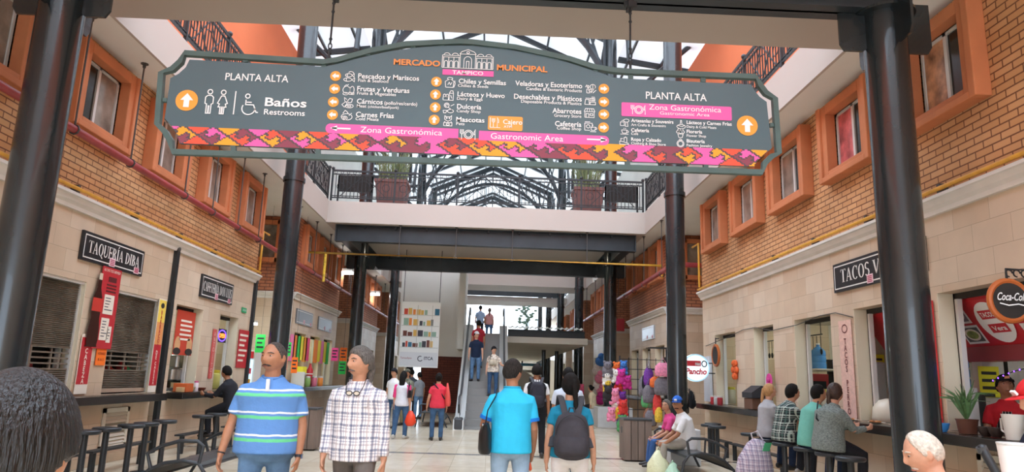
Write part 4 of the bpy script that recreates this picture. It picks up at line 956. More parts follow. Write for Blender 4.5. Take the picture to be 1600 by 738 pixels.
def footrest(x, y0, y1, label, z=.34):
    t = thing('foot_rest', (x, y0, 0), label, 'foot rest', 'foot rests under the counters')
    MB().box(x - .08, x + .08, y0, y1, z - .03, z).build('rail', m_sm, t, bevel=.006)
    for y in (y0 + .15, y1 - .15): MB().cyl((x, y, 0), (x, y, z - .03), .045, 12).build('post', m_sm, t)


for k, (a, b) in enumerate(((8.4, 9.9), (10.2, 11.9), (13.1, 14.4), (15.3, 16.8))): footrest(-5.45, a, b, f'low black foot rest rail under the shutter-side counters, {ord_[k]} from the near end')
for k, (a, b) in enumerate(((14.0, 15.0), (15.2, 16.4), (12.3, 13.3))): footrest(5.1, a, b, 'low black foot rest rail under the eating counter, ' + ('beside the empty stools', 'farthest one', 'nearest the blonde customer')[k])

# ------------------------------------------------------------------ bins, planters, benches
m_slat = M('bin_wood', '#7a6a60', .65, noise=.25, scale=6, stretch=(1, 1, .2)); m_conc = M('concrete_grey', '#c2c3c2', .7, noise=.06, scale=4)


def bin_(x, y, label, ry=0.):
    t = thing('litter_bin', (x, y, 0), label, 'bin', 'slatted litter bins'); w = .27
    MB().box(x - w + .02, x + w - .02, y - w + .02, y + w - .02, .02, .77).build('liner', m_dark, t)
    for k in range(4):
        a = x - w + k * w / 2
        MB().box(a + .006, a + w / 2 - .006, y - w, y - w + .02, .03, .77).build('slat', m_slat, t); MB().box(a + .006, a + w / 2 - .006, y + w - .02, y + w, .03, .77).build('slat', m_slat, t)
        c = y - w + k * w / 2
        MB().box(x - w, x - w + .02, c + .006, c + w / 2 - .006, .03, .77).build('slat', m_slat, t); MB().box(x + w - .02, x + w, c + .006, c + w / 2 - .006, .03, .77).build('slat', m_slat, t)
    l = MB(); l.box(x - w - .01, x + w + .01, y - w - .01, y + w + .01, .77, .81); l.build('lid_rim', M('bin_rim', '#3c3e3f', .4), t, bevel=.008)
    MB().box(x - w - .004, x - w + .03, y - .06, y + .06, .52, .64).build('slot', m_iron, t)


bin_(2.95, 14.37, 'brown slatted litter bin beside the sitting couple'); bin_(-3.62, 14.6, 'brown slatted litter bin behind the two men walking towards the camera')
for x, y, lab in ((CR, 25.3 - 1.05, 'grey concrete seat block at the foot of the middle bridge column, counter side'), (3.8, 13.9, 'grey concrete seat block behind the man in the blue cap'), (CL, 25.3, 'grey concrete seat block at the middle bridge column, shutter side')):
    mb = MB()
    if x < 0: mb.box(x - .55, x + .55, y - .55, y - .3, 0, .66)
    else: mb.box(x - (.62 if y > 20 else .33), x + (.55 if y > 20 else .25), y - .25, y + .72, 0, .66)
    tag(mb.build('seat_block', m_conc, bevel=.015), lab, 'seat block')


def bench(x, y, rz, label, L=1.6):
    """steel bench: perforated seat sheet, hoop arms; faces local -y"""
    t = thing('metal_bench', (x, y, 0), label, 'bench', 'black steel benches', rz=rz, world=False)
    s = MB(); pr = [(-.3, .38), (-.24, .43), (-.05, .45), (.15, .42), (.32, .34), (.45, .22)]
    for (a, b), (c, d) in zip(pr, pr[1:]): s.add([(-L / 2, a, b), (L / 2, a, b), (L / 2, c, d), (-L / 2, c, d), (-L / 2, a, b - .012), (L / 2, a, b - .012), (L / 2, c, d - .012), (-L / 2, c, d - .012)], [(0, 1, 2, 3), (7, 6, 5, 4), (0, 4, 5, 1), (3, 2, 6, 7), (0, 3, 7, 4), (1, 5, 6, 2)])
    s.build('seat_sheet', M('bench_sheet', '#3d4346', .35, .2), t)
    for k in (-1, 1):
        f = MB(); xx = k * L / 2
        f.tube([(xx, -.38, 0), (xx, -.33, .3), (xx, -.24, .42), (xx, -.05, .45), (xx, .15, .42), (xx, .32, .34), (xx, .46, .2), (xx, .56, 0)], .022, 8); f.build('leg_frame', m_sm, t, smooth=True)
        f = MB(); f.tube([(xx, -.24, .42), (xx, -.27, .62), (xx, -.2, .67), (xx, 0, .67), (xx, .2, .61), (xx, .36, .52), (xx, .3, .35)], .022, 8); f.tube([(xx, .0, .44), (xx, .02, .68)], .016, 6); f.build('arm_hoop', m_sm, t, smooth=True)
    r = MB(); r.tube([(-L / 2, .45, .21), (L / 2, .45, .21)], .02, 8); r.tube([(-L / 2, -.28, .39), (L / 2, -.28, .39)], .018, 8); r.build('cross_rail', m_sm, t, smooth=True)
    return t


bench(3.42, 12.45, R_(90 + 180), 'black steel bench with hoop arms under the sitting couple', 2.2)
bench(-3.55, 9.45, R_(90), 'black steel bench with hoop arms behind the man in the striped polo', 1.7)
bench(-1.75, 22.9, R_(270), 'dark steel bench by the escalator foot with people sitting on it', 2.4)

# ------------------------------------------------------------------ escalator, wall, deck, hanging book banner
m_escw = M('escalator_steel', '#d3d5d4', .4, .1); m_rub = M('handrail_rubber', '#3b3d40', .5); m_step = M('step_metal', '#8d8a86', .5, .3)
es = thing('escalator', (-.15, 21.2, 0), 'steel escalator carrying people up to the bright opening', 'escalator')
EY0, EY1, EZ1, EX0, EX1 = 22.3, 27.9, 3.2, -.98, .66
def ez(y): return max(0, min(EZ1, (y - EY0) / (EY1 - EY0) * EZ1))
for x0, x1 in ((EX0, EX0 + .3), (EX1 - .3, EX1)):
    sk = MB(); sk.prism([(21.0, 0), (21.0, .28), (22.3, .34), (EY1, EZ1 + .34), (29.0, EZ1 + .34), (29.0, EZ1 - .9), (EY1, EZ1 - .9), (23.8, 0)], lambda u, v, w: (w, u, v), x0, x1); sk.build('skirt', m_escw, es)
    gl = MB(); xm = (x0 + x1) / 2; gl.prism([(21.15, .3), (21.15, .8), (22.3, .95), (EY1, EZ1 + .95), (28.6, EZ1 + .95), (28.6, EZ1 + .3), (EY1, EZ1 + .3), (22.3, .34)], lambda u, v, w: (w, u, v), xm - .01, xm + .01); gl.build('balustrade_panel', M('balustrade', '#dfe5e4', .25, 0), es)
    h = MB(); h.tube([(xm, 21.6, .42), (xm, 21.15, .5), (xm, 20.98, .72), (xm, 21.15, .93), (xm, 22.3, 1.0), (xm, EY1, EZ1 + 1.0), (xm, 28.7, EZ1 + 1.0), (xm, 28.85, EZ1 + .8)], .035, 10); h.build('handrail', m_rub, es, smooth=True)
    c = MB(); c.box(x0 + .02, x1 - .02, 20.98, 21.5, 0, .34); c.build('newel_base', m_rub, es, bevel=.05)
st = MB(); k = EY0
while k < EY1 - .01:
    z = ez(k + .4); st.box(EX0 + .3, EX1 - .3, k, k + .4, max(0, z - .6), z); k += .4
st.box(EX0 + .3, EX1 - .3, 21.2, EY0, 0, .02); st.box(EX0 + .3, EX1 - .3, EY1, 29.0, EZ1 - .3, EZ1); st.build('step_band', m_step, es)
struct('floor_mezzanine', MB().box(-1.0, CR - .3, 29.0, 60, EZ1 - .25, EZ1), m_white, 'pale edge of the mezzanine deck at the top of the escalator', 'floor')
struct('wall_stair', MB().box(-4.0, -1.08, 31.0, 31.25, 2.35, ZC).box(-1.33, -1.08, 28.5, 31.0, 2.6, ZC), m_white, 'tall white wall beside the escalator, above brown brick', 'wall')
struct('wall_stair_brick', MB().box(-2.9, -1.08, 30.98, 31.25, 0, 2.35), brick('brick_brown', '#7d3f30', '#6b3428', '#4a241c', bw=.3, bh=.1, bump=.3), 'dark brown brick base wall beside the escalator', 'wall')
t = thing('steel_beam', (1.5, 29, 3.2), 'dark beam along the edge of the deck beside the escalator top', 'beam'); ibeam(MB(), .72, 3.9, 29.2, EZ1 + .02, 3.5).build('girder', m_beam, t)
t = thing('corrugated_edge', (1.5, 28.9, 3.2), 'corrugated pale sheet edge of the deck', 'roof edge'); mb = MB(); n = 60
v = []; [v.extend([(.7 + 3.1 * i / n, 28.9, 3.54 + .03 * math.cos(i * math.pi / 2)), (.7 + 3.1 * i / n, 29.4, 3.64 + .03 * math.cos(i * math.pi / 2))]) for i in range(n + 1)]
mb.add(v, [(2 * i, 2 * i + 2, 2 * i + 3, 2 * i + 1) for i in range(n)]); mb.build('sheet', M('sheet_pale', '#d8d8cc', .5), t)
for x in (2.6, 3.3): t = thing('deck_post', (x, 31 + x * 1.2, 0), f'dark post under the mezzanine deck, {"nearer the escalator" if x < 3 else "farther from the escalator"}', 'post'); MB().cyl((x, 31 + x * 1.2, 0), (x, 31 + x * 1.2, 2.9), .1, 14).build('shaft', m_steel, t, smooth=True); MB().box(x - .16, x + .16, 30.84 + x * 1.2, 31.16 + x * 1.2, 0, .03).build('base_plate', m_steel, t)
t = thing('hanging_banner', (-2.6, 26.5, 4.25), 'tall hanging banner printed with bookshelves and ITCA lettering', 'banner')
PB = Plane((0, 26.5, 0), (1, 0, 0), (0, 0, 1)); mb = MB(); slab(mb, PB, -3.35, -1.9, 1.8, 4.22, -.03, 0); mb.build('sheet', M('banner_white', '#e6ebea', .5), t)
rg = random.Random(4); mb = MB(); cols = ['#c9472f', '#2f6f8f', '#3a3a44', '#d9b25a', '#6b3a2e', '#8fb3a2', '#e58a3c', '#74506b']
for r in range(4):
    z = 2.55 + r * .4; slab(mb, PB, -3.32, -1.93, z - .035, z - .015, 0, .004, len(cols)); x = -3.25
    while x < -2.15 + .15 * (r % 2):
        w = rg.uniform(.07, .2); hh = rg.uniform(.14, .27)
        if rg.random() < .9: slab(mb, PB, x, x + w, z - .01, z - .01 + hh, 0, .005, rg.randrange(len(cols)))
        x += w + rg.uniform(.01, .06)
for x in (-2.75, -2.2): slab(mb, PB, x, x + .02, 2.5, 4.1, 0, .006, len(cols))
slab(mb, PB, -3.32, -1.93, 1.85, 2.35, 0, .004, len(cols) + 1)
mb.build('bookshelf_print', [M('book' + c, c, .6) for c in cols] + [M('shelf_print', '#b9c0be'), M('print_foot', '#d5dbe0')], t)
lettering(PB, 'ITCA', -2.42, -2.08, 2.08, .11, M('ink_navy', '#454a58'), t, .007, .03); lettering(PB, 'Tamaulipas', -3.3, -2.88, 2.1, .07, M('ink_red', '#9a4a52'), t, .007)
mb = MB(); stroke(mb, PB, arc(-2.56, 2.12, .09, .09, 60, 330, 14), .03, .007); mb.build('round_emblem', MATS['ink_navy'], t)
[MB().cyl((x, 26.52, 4.2), (x, 26.52, 6.2), .012, 6).build('hanging_wire', m_iron, t) for x in (-3.3, -1.95)]
# ------------------------------------------------------------------ people
SKIN = {'tan': M('skin_tan', '#bd8a6c', .55, noise=.08, scale=30), 'brown': M('skin_brown', '#a97556', .55, noise=.08, scale=30), 'light': M('skin_light', '#cf9c80', .55, noise=.08, scale=30), 'dark': M('skin_dark', '#7d523b', .55, noise=.08, scale=30)}
H_BLK = M('hair_black', '#14100d', .7, spec=.2, noise=.4, scale=40, bump=.5, bscale=60, stretch=(3, 3, .4)); H_GREY = M('hair_grey', '#66625d', .7, spec=.2, noise=.6, scale=45, bump=.6, bscale=60, stretch=(3, 3, .5))
H_WHT = M('hair_white', '#c9beae', .6, noise=.25, scale=50, bump=.5, bscale=60); H_BLD = M('hair_blond', '#b58755', .55, noise=.4, scale=40, bump=.5, bscale=60, stretch=(3, 3, .4)); H_BRN = M('hair_brown', '#3a261b', .5, noise=.4, scale=40, bump=.5)
H_SALT = M('hair_salt', '#2c2825', .7, spec=.2, noise=.7, scale=60, bump=.6, bscale=80, stretch=(2, 2, .4))
F_ = lambda n, c, **k: M(n, c, k.pop('rough', .85), spec=.25, noise=k.pop('noise', .12), scale=k.pop('scale', 9), bump=k.pop('bump', .35), bscale=k.pop('bscale', 14), **k)
JEAN = F_('denim', '#5f7fa0', noise=.25); JEAN_D = F_('denim_dark', '#3c5878', noise=.25); BLK = F_('cloth_black', '#1e1f24'); GREYP = F_('trouser_grey', '#6a645f'); WHT = F_('cloth_white', '#e2e2e2', noise=.04)
SHOE = M('shoe_dark', '#2a2624', .5); SHOE_W = M('shoe_pale', '#b9b4ac', .6)


def stripes(name, base, bands, period, axis=2, second=None):
    """woven stripes along a garment axis: bands = (start, end, colour) as fractions of the period"""
    t = NT(name); p, v = t.xyz('Object')
    wob = t.new('ShaderNodeTexNoise', i_0=v, i_Scale=6., i_Detail=2.).outputs[0]
    def lay(col, ax_, per, bs, fac=1.):
        f = t.math('FRACT', t.math('ADD', t.math('DIVIDE', t.math('ADD', p[ax_], t.math('MULTIPLY', wob, .03)), per), 50.))
        for a, b, c in bs:
            m = t.math('MULTIPLY', t.math('MULTIPLY', t.math('GREATER_THAN', f, a), t.math('LESS_THAN', f, b)), fac); col = t.mix(m, col, c)
        return col
    c = lay(base, axis, period, bands, 1. if not second else .62)
    if second: c = lay(c, second[0], second[1], second[2], .62)
    t.link(c, t.b.inputs[0]); t.b.inputs['Roughness'].default_value = .85
    nb = t.new('ShaderNodeTexNoise', i_0=v, i_Scale=13., i_Detail=3.)
    t.link(t.new('ShaderNodeBump', i_Strength=.4, i_Distance=.02, i_Height=nb.outputs[0]).outputs[0], t.b.inputs['Normal'])
    return t.m


POLO = stripes('polo_stripes', '#5c8bc6', [(.6, .68, '#dfe8f2'), (.36, .5, '#63c98c')], .178)
PLAID = stripes('plaid_blue', '#e8e4e4', [(.05, .24, '#33466e'), (.34, .42, '#f6f4f4'), (.55, .68, '#a89ea4'), (.84, .9, '#4a5c80')], .098, 2, (0, .085, [(.05, .24, '#33466e'), (.34, .42, '#f6f4f4'), (.55, .68, '#b0a2a2'), (.84, .9, '#4a5c80')]))
PLAID_G = stripes('plaid_green', '#20282a', [(.05, .2, '#c9d6cc'), (.5, .62, '#4f6f68'), (.8, .86, '#cfd8d0')], .11, 2, (0, .1, [(.05, .2, '#c9d6cc'), (.5, .62, '#4f6f68'), (.8, .86, '#d5dcd5')]))
HEATH = M('knit_heather', '#75807c', .9, noise=.5, scale=45, bump=.4, stretch=(1, 1, 3))
FLORAL = M('floral', '#d8c4b4', .85, noise=.6, scale=16, bump=.2); CAMO = M('camouflage', '#6a6a5a', .9, noise=.7, scale=9, bump=.2); CAMO_P = M('trouser_olive', '#7d7355', .9, noise=.3, scale=8)


def head_fn(near):
    def g(d, a, b, sx, sz): return a * math.exp(-((b[0]) / sx) ** 2 - ((b[1]) / sz) ** 2)
    def fn(d, p):
        x, y, z = p
        if d[2] < 0:
            k = (-d[2]) ** 1.3
            x *= 1 - .26 * k
            if y < 0: y *= 1 - .3 * k
            else: y *= 1 - .05 * k; x *= 1 - .08 * k
            if d[2] < -.75 and y > 0: z += .006
        else: x *= 1 - .02 * d[2]
        if y > 0:
            y *= .93; f = min(1, d[1] * 2.2); s = abs(x)
            dy = g(d, .021, (x, z + .016), .011, .02) + g(d, .010, (x, z - .012), .010, .03) + g(d, .010, (s - .012, z + .026), .008, .009)
            dy += g(d, .006, (s - .028, z - .030), .024, .010) - g(d, .010, (s - .032, z - .012), .015, .011)
            dy += g(d, .007, (x, z + .060), .024, .008) + g(d, .007, (x, z + .073), .02, .007) - g(d, .006, (x, z + .0665), .024, .003)
            dy += g(d, .008, (x, z + .103), .02, .016) + g(d, .005, (s - .045, z + .02), .018, .022)
            y += dy * f
        return Vector((x, y, z))
    return fn


def hairline(phi, style):
    a = abs(phi)                         # 0 = front, pi = back
    pts = {'short': [(0, .068), (.6, .06), (.95, .04), (1.25, .0), (1.5, -.02), (1.75, -.012), (2.1, -.05), (3.15, -.062)],
           'receding': [(0, .1), (.5, .092), (.85, .06), (1.1, .03), (1.3, .0), (1.5, -.02), (1.75, -.01), (2.1, -.05), (3.15, -.062)],
           'crown': [(0, .2), (.9, .2), (1.1, .05), (1.3, .0), (1.5, -.03), (1.75, -.01), (2.1, -.05), (3.15, -.07)],
           'long': [(0, .075), (.6, .06), (.95, .03), (1.2, -.03), (1.5, -.05), (2.1, -.09), (3.15, -.1)]}[style]
    for (x0, y0), (x1, y1) in zip(pts, pts[1:]):
        if x0 <= a <= x1: return y0 + (y1 - y0) * (a - x0) / (x1 - x0)
    return pts[-1][1]


def norm(v): return Vector(v).normalized()


def person(label, loc, face, H=1.68, skin='tan', sex='m', fat=1., lean=0., lean2=None, side=0., thigh=((.06, .04, -1), (-.06, .04, -1)), shin=((0, 0, -1), (0, 0, -1)),
           uarm=((.18, -.02, -1), (-.18, -.02, -1)), farm=((.06, .18, -1), (-.06, .18, -1)), head=(0, 0, 0), hair='short', hm=None, top=WHT, sleeve=.62, bottom=JEAN, shoes=SHOE,
           det=0, cap=None, moust=None, ht=.012, extra=None, hsx=1., hem=-.1, curl=.5, neckline=0., hipz=None, group=None, collar=None, vest=None, wide=1., beard=None):
    """face: heading in degrees, 0 looks down the hall (+y), 180 at the camera. index 0 = own right side"""
    s = H / 1.7; t = thing('person', loc, label, 'person', group, rz=R_(face), world=False)
    L1, L2 = .43 * s, .41 * s; th = [norm(v) for v in thigh]; sh = [norm(v) for v in shin]
    hz = hipz if hipz is not None else max(-(th[i].z * L1 + sh[i].z * L2) for i in (0, 1)) + .085 * s
    lean2 = lean if lean2 is None else lean2; P0 = Vector((0, 0, hz))
    def spine(u):                        # u metres above the hip joint line (for H = 1.7)
        n = 12; p = P0.copy(); du = u * s / n
        for i in range(n):
            k = max(0, min(1, (i + .5) / n * u / .5)); a = R_(lean + (lean2 - lean) * k); p += Vector((math.sin(R_(side)), math.sin(a), math.cos(a))).normalized() * du
        return p
    shirt = t
    vox = {0: .007, 1: .011, 2: .016, 3: .026}[det]
    fem = sex == 'f'
    prof = [(-.1, .178, .125), (0., .18 if fem else .172, .13), (.1, .158 if fem else .166, .125), (.2, .15 if fem else .165, .122), (.3, .158 if fem else .178, .13 if fem else .125), (.38, .168 if fem else .188, .135 if fem else .13), (.435, .142 if fem else .156, .106), (.475, .098, .084), (.52, .066, .064)]
    tors = [(u, a * (fat if u < .42 else (1 + fat) / 2) * wide, b * (fat * (1.04 if u < .25 else 1) if u < .42 else 1)) for u, a, b in prof]
    ref = (1, 0, 0)
    shd = [spine(.41) + Vector((q * (.152 if fem else .172) * s * wide * (.6 + .4 * fat), 0, 0)) for q in (1, -1)]; clv = [spine(.437) + Vector((q * .075 * s, 0, 0)) for q in (1, -1)]
    ua = [norm(v) for v in uarm]; fa = [norm(v) for v in farm]
    elb = [shd[i] + ua[i] * .285 * s for i in (0, 1)]; wri = [elb[i] + fa[i] * .25 * s for i in (0, 1)]
    hip = [P0 + Vector((q * .09 * s, 0, 0)) for q in (1, -1)]; kne = [hip[i] + th[i] * L1 for i in (0, 1)]; ank = [kne[i] + sh[i] * L2 for i in (0, 1)]
    nb = spine(.5); a2 = R_(lean2); hy, hp, hr = [R_(q) for q in head]
    nd = norm((math.sin(R_(side)), math.sin(a2 * .5 + .12), math.cos(a2 * .5 + .12))); hc = nb + nd * .172 * s
    HM = Matrix.Translation(hc) @ Matrix.Rotation(hy, 4, 'Z') @ Matrix.Rotation(hp, 4, 'X') @ Matrix.Rotation(hr, 4, 'Y') @ Matrix.Scale(s * (1.10 if not fem else 1.06), 4) @ Matrix.Diagonal((hsx, (1 + hsx) / 2, 1, 1))
    # ---- body: one continuous skin
    b = MB(); nseg = {0: (56, 44), 1: (40, 30), 2: (28, 22), 3: (20, 14)}[det]; hfn = head_fn(det)
    hb = MB(); hb.ball((0, 0, 0), (.077, .1, .118), *nseg, fn=hfn); b.add([HM @ Vector(v) for v in hb.v], hb.f)
    b.tube([nb - nd * .06 * s, nb + nd * .05 * s, HM @ Vector((0, -.012, -.06))], [(.062 * s * (.6 + .4 * fat), .06 * s * (.6 + .4 * fat)), (.056 * s * (.6 + .4 * fat), .056 * s * (.6 + .4 * fat)), (.056 * s, .058 * s)], 14, rnd=.5)
    for q in (1, -1):
        eb = MB(); eb.ball((0, 0, 0), (.009, .019, .031), 10, 8); b.add([HM @ (Matrix.Rotation(q * .35, 3, 'Z') @ Vector(v) + Vector((q * .077, -.006, -.006))) for v in eb.v], eb.f)
    b.tube([spine(u) for u, _, _ in tors], [(a * .88 * s, c * .88 * s) for _, a, c in tors], 16, ref, rnd=.4)
    for i, q in ((0, 1), (1, -1)):
        f_ = .9 + .1 * fat
        b.tube([clv[i], shd[i] + ua[i] * .01, shd[i] + ua[i] * .12 * s, elb[i], elb[i] + fa[i] * .08 * s, wri[i]], [.03 * s, .043 * s * f_, .046 * s * f_, .039 * s, .039 * s * f_, .027 * s], 12, (0, 1, 0), rnd=.7)
        d = fa[i]; tv = Vector((0, 1, .6)); tv = (tv - d * tv.dot(d)).normalized(); n = -(d.cross(tv)) if i == 0 else d.cross(tv); hs = s * (1.0 if not fem else .92)
        d2 = (d + n * .12).normalized()
        b.tube([wri[i] - d * .01, wri[i] + d2 * .035 * hs, wri[i] + d2 * .09 * hs], [(.027 * hs, .02 * hs), (.040 * hs, .0175 * hs), (.042 * hs, .0145 * hs)], 12, ref=tuple(tv), rnd=.8)
        if det < 3:
            for k, (off, ln) in enumerate(((.03, .07), (.0105, .078), (-.0095, .072), (-.029, .057))):
                p0 = wri[i] + d2 * .08 * hs + tv * off * hs; pts = [p0]; e = .15 + curl * .3
                for fr in (.42, .33, .27): dd = (d2 * math.cos(e) + n * math.sin(e) + tv * off * 1.2).normalized(); pts.append(pts[-1] + dd * ln * fr * hs * 1.05); e += curl * (.75 + .12 * k)
                b.tube(pts, [.0100 * hs, .0095 * hs, .0088 * hs, .0072 * hs], 8, rnd=.9)
            p0 = wri[i] + d2 * .025 * hs + tv * .03 * hs; p1 = p0 + (tv * .55 + d2 * .75 + n * .25).normalized() * .042 * hs; p2 = p1 + (tv * .12 + d2 * .9 + n * .4 * (.5 + curl)).normalized() * .034 * hs
            b.tube([p0 - tv * .01 * hs, p1, p2], [.0145 * hs, .0115 * hs, .0085 * hs], 8, rnd=.9)
        else: b.ball(wri[i] + d2 * .12 * hs, (.03, .03, .05), 8, 6)
        b.tube([hip[i], kne[i], ank[i] + Vector((0, 0, -.02))], [.07 * s, .048 * s, .035 * s], 10, rnd=.6)
    b.build('body', SKIN[skin], t, smooth=True, remesh=vox)
    # ---- clothes
    pv = max(.011, vox * 1.15)
    if bottom is not None:
        m = MB(); m.tube([spine(u) for u in (-.1, -.02, .06, .13)], [(tors[0][1] * .93 * s, .118 * fat * s), (tors[1][1] * .99 * s, .128 * fat * s), (tors[1][1] * .97 * s, .126 * fat * s), (tors[2][1] * .97 * s, .12 * fat * s)], 18, ref, rnd=.5)
        for i in (0, 1):
            f_ = .75 + .25 * fat
            m.tube([hip[i] + Vector((0, 0, .02)), hip[i] + th[i] * .12 * s, kne[i] - th[i] * .1 * s, kne[i], kne[i] + sh[i] * .14 * s, ank[i] - sh[i] * .0], [.098 * s * f_, .097 * s * f_, .072 * s * f_, .066 * s, .066 * s, .058 * s], 14, rnd=.5)
        m.build('trousers', bottom, t, smooth=True, remesh=pv)
    if top is not None:
        m = MB(); tt = [(u, a, c) for u, a, c in tors if u >= hem - .001]
        if tt[0][0] > hem + .01: tt = [(hem, tt[0][1], tt[0][2])] + tt
        m.tube([spine(u) for u, _, _ in tt], [((a + .012) * s, (c + .014) * s) for _, a, c in tt], 22, ref, rnd=.03)
        for i in (0, 1):
            if sleeve <= 0: continue
            e0 = clv[i]; s1 = shd[i] + ua[i] * .015 * s; le = .285 * s; f_ = .75 + .25 * fat
            if sleeve <= 1: m.tube([e0, s1, shd[i] + ua[i] * .08 * s, shd[i] + ua[i] * le * sleeve], [.05 * s, .06 * s * f_, .062 * s * f_, .06 * s * f_], 14, (0, 1, 0), rnd=.2)
            else: m.tube([e0, s1, shd[i] + ua[i] * .08 * s, elb[i] - ua[i] * .02, elb[i] + fa[i] * .03, elb[i] + fa[i] * .25 * s * (sleeve - 1)], [.05 * s, .06 * s * f_, .062 * s * f_, .054 * s, .052 * s, .043 * s], 14, (0, 1, 0), rnd=.2)
        shirt = m.build('shirt', top, t, smooth=True, remesh=pv)
    if vest is not None:
        m = MB(); tt = [(u, a, c) for u, a, c in tors if -.1 <= u <= .5]; m.tube([spine(u) for u, _, _ in tt], [((a + .02) * s, (c + .026) * s) for _, a, c in tt], 22, ref, rnd=.15); m.build('vest', vest, t, smooth=True, remesh=pv)
    if collar is not None:
        c0 = spine(.505); m = MB()
        m.tube([c0 + Vector((.069 * s * math.cos(R_(e)), .066 * s * math.sin(R_(e)) + .008, (.022 - .03 * max(0, math.sin(R_(e)))) * s)) for e in range(-255, 76, 15)], [(.008, .02)] * 23, 6, ref=(0, 0, 1)); m.build('collar', collar, shirt, smooth=True)
    for i in (0, 1):
        fw = Vector((sh[i].x * .2 + (.18 if i == 0 else -.18), 1, 0)).normalized(); m = MB(); a = ank[i]; z = a.z - .085 * s
        R2 = Vector((fw.y, -fw.x, 0))
        m.tube([Vector((a.x, a.y, z + .05 * s)) - fw * .065 * s, Vector((a.x, a.y, z + .052 * s)), Vector((a.x, a.y, z + .042 * s)) + fw * .08 * s, Vector((a.x, a.y, z + .03 * s)) + fw * .17 * s], [(.036 * s, .048 * s), (.04 * s, .052 * s), (.047 * s, .042 * s), (.04 * s, .028 * s)], 12, ref=tuple(R2), rnd=.9)
        m.build('shoe', shoes, t, smooth=True)
    # ---- head details
    if hm is not None:
        style = {'bun': 'long', 'tail': 'long', 'braid': 'long'}.get(hair, hair); q = MB(); nn = (nseg[0], nseg[1])
        q.ball((0, 0, 0), (.077, .1, .118), *nn, fn=hfn); vs = []
        for v in q.v:
            v = Vector(v); phi = math.atan2(abs(v.x), v.y); hl = hairline(phi, style); e = max(-1, min(1, (v.z - hl) / .014))
            vs.append(HM @ (v + v.normalized() * (ht * e if e > 0 else -.012 * min(1, -e * 3 + .2))))
        m = MB().add(vs, q.f)
        W2 = lambda x, y, z: HM @ Vector((x, y, z))
        if hair == 'long': m.tube([W2(0, -.05, .04), W2(0, -.085, -.05), W2(0, -.095, -.14), W2(0, -.105, -.23), W2(0, -.11, -.29)], [(.08 * s, .06 * s), (.085 * s, .045 * s), (.085 * s, .04 * s), (.07 * s, .035 * s), (.035 * s, .02 * s)], 14, ref=tuple(HM.to_3x3() @ Vector((1, 0, 0))), rnd=.6)
        if hair == 'bun': m.ball(W2(0, -.115, .03), (.042 * s, .04 * s, .042 * s), 12, 8)
        if hair in ('tail', 'braid'):
            n = 9; pts = [W2(0, -.095 - .05 * math.sin(k / n * 2.4), .04 - .045 * k) for k in range(n)]
            m.tube(pts, [(.028 + (.009 * (k % 2) if hair == 'braid' else .006 * math.sin(k / n * 3))) * s * (1 - .055 * k) for k in range(n)], 10, rnd=.8)
        m.build('hair', hm, t, smooth=True)
    if det < 2:
        m = MB(); ir = MB(); bw = MB()
        for q in (1, -1):
            m.ball(HM @ Vector((q * .0315, .0725, .012)), (.0125 * s, .0125 * s, .0058 * s), 12, 8); ir.ball(HM @ Vector((q * .0315, .0815, .0125)), (.0058 * s, .005 * s, .0055 * s), 10, 8)
            bw.tube([HM @ Vector((q * .015, .0895, .031)), HM @ Vector((q * .033, .086, .036)), HM @ Vector((q * .05, .07, .03))], [.0042, .005, .003], 6, rnd=.8)
        ey_ = m.build('eye', M('eye_white', '#b8aca0', .4), t, smooth=True); ir.build('iris', M('eye_dark', '#1c120c', .2), ey_, smooth=True)
        bw.build('eyebrow', hm if hm and hair != 'crown' else H_GREY, t, smooth=True)
        mo = MB(); mo.tube([HM @ Vector((-.024, .075, -.067)), HM @ Vector((-.01, .0875, -.064)), HM @ Vector((.01, .0875, -.064)), HM @ Vector((.024, .075, -.067))], [(.003, .004), (.005, .006), (.005, .006), (.003, .004)], 8, rnd=.8)
        mo.build('mouth', M('lip_' + skin, {'tan': '#8f5a4c', 'brown': '#7d4a3e', 'light': '#b06f62', 'dark': '#63382e'}[skin], .5), t, smooth=True)
    if moust: mo = MB(); mo.tube([HM @ Vector((q * .012, .0 + .083 - abs(q) * .0035 - (.006 if abs(q) > 2 else 0), -.052 - abs(q) * .0035)) for q in (-3, -2, -1, 0, 1, 2, 3)], [(.003, .003), (.0075, .007), (.008, .009), (.007, .008), (.008, .009), (.0075, .007), (.003, .003)], 8, rnd=.7); mo.build('moustache', moust, t, smooth=True)
    if cap:
        m = MB(); q = MB(); q.ball((0, 0, 0), (.077, .1, .118), 28, 22, fn=hfn); vs = []
        for v in q.v:
            v = Vector(v); e = (v.z - .045) / .012; vs.append(HM @ (v + v.normalized() * (.02 * min(1, e) if e > 0 else -.014)))
        m.add(vs, q.f); crown = m.build('cap_crown', cap[0], t, smooth=True)
        br = MB(); sgn = 1; v = []; n = 12
        for i in range(n + 1):
            e = R_(20 + 140 * i / n); v += [HM @ Vector((.078 * math.cos(e), .094 * math.sin(e), .05)), HM @ Vector((.082 * math.cos(e), .165 * math.sin(e) + .01, .034 + .012 * math.sin(e))), HM @ Vector((.078 * math.cos(e), .094 * math.sin(e), .044)), HM @ Vector((.082 * math.cos(e), .165 * math.sin(e) + .01, .029 + .012 * math.sin(e)))]
        br.add(v, [f for i in range(n) for f in ((4 * i, 4 * i + 1, 4 * i + 5, 4 * i + 4), (4 * i + 2, 4 * i + 6, 4 * i + 7, 4 * i + 3), (4 * i + 1, 4 * i + 3, 4 * i + 7, 4 * i + 5))]); br.build('cap_brim', cap[1], crown, smooth=True)
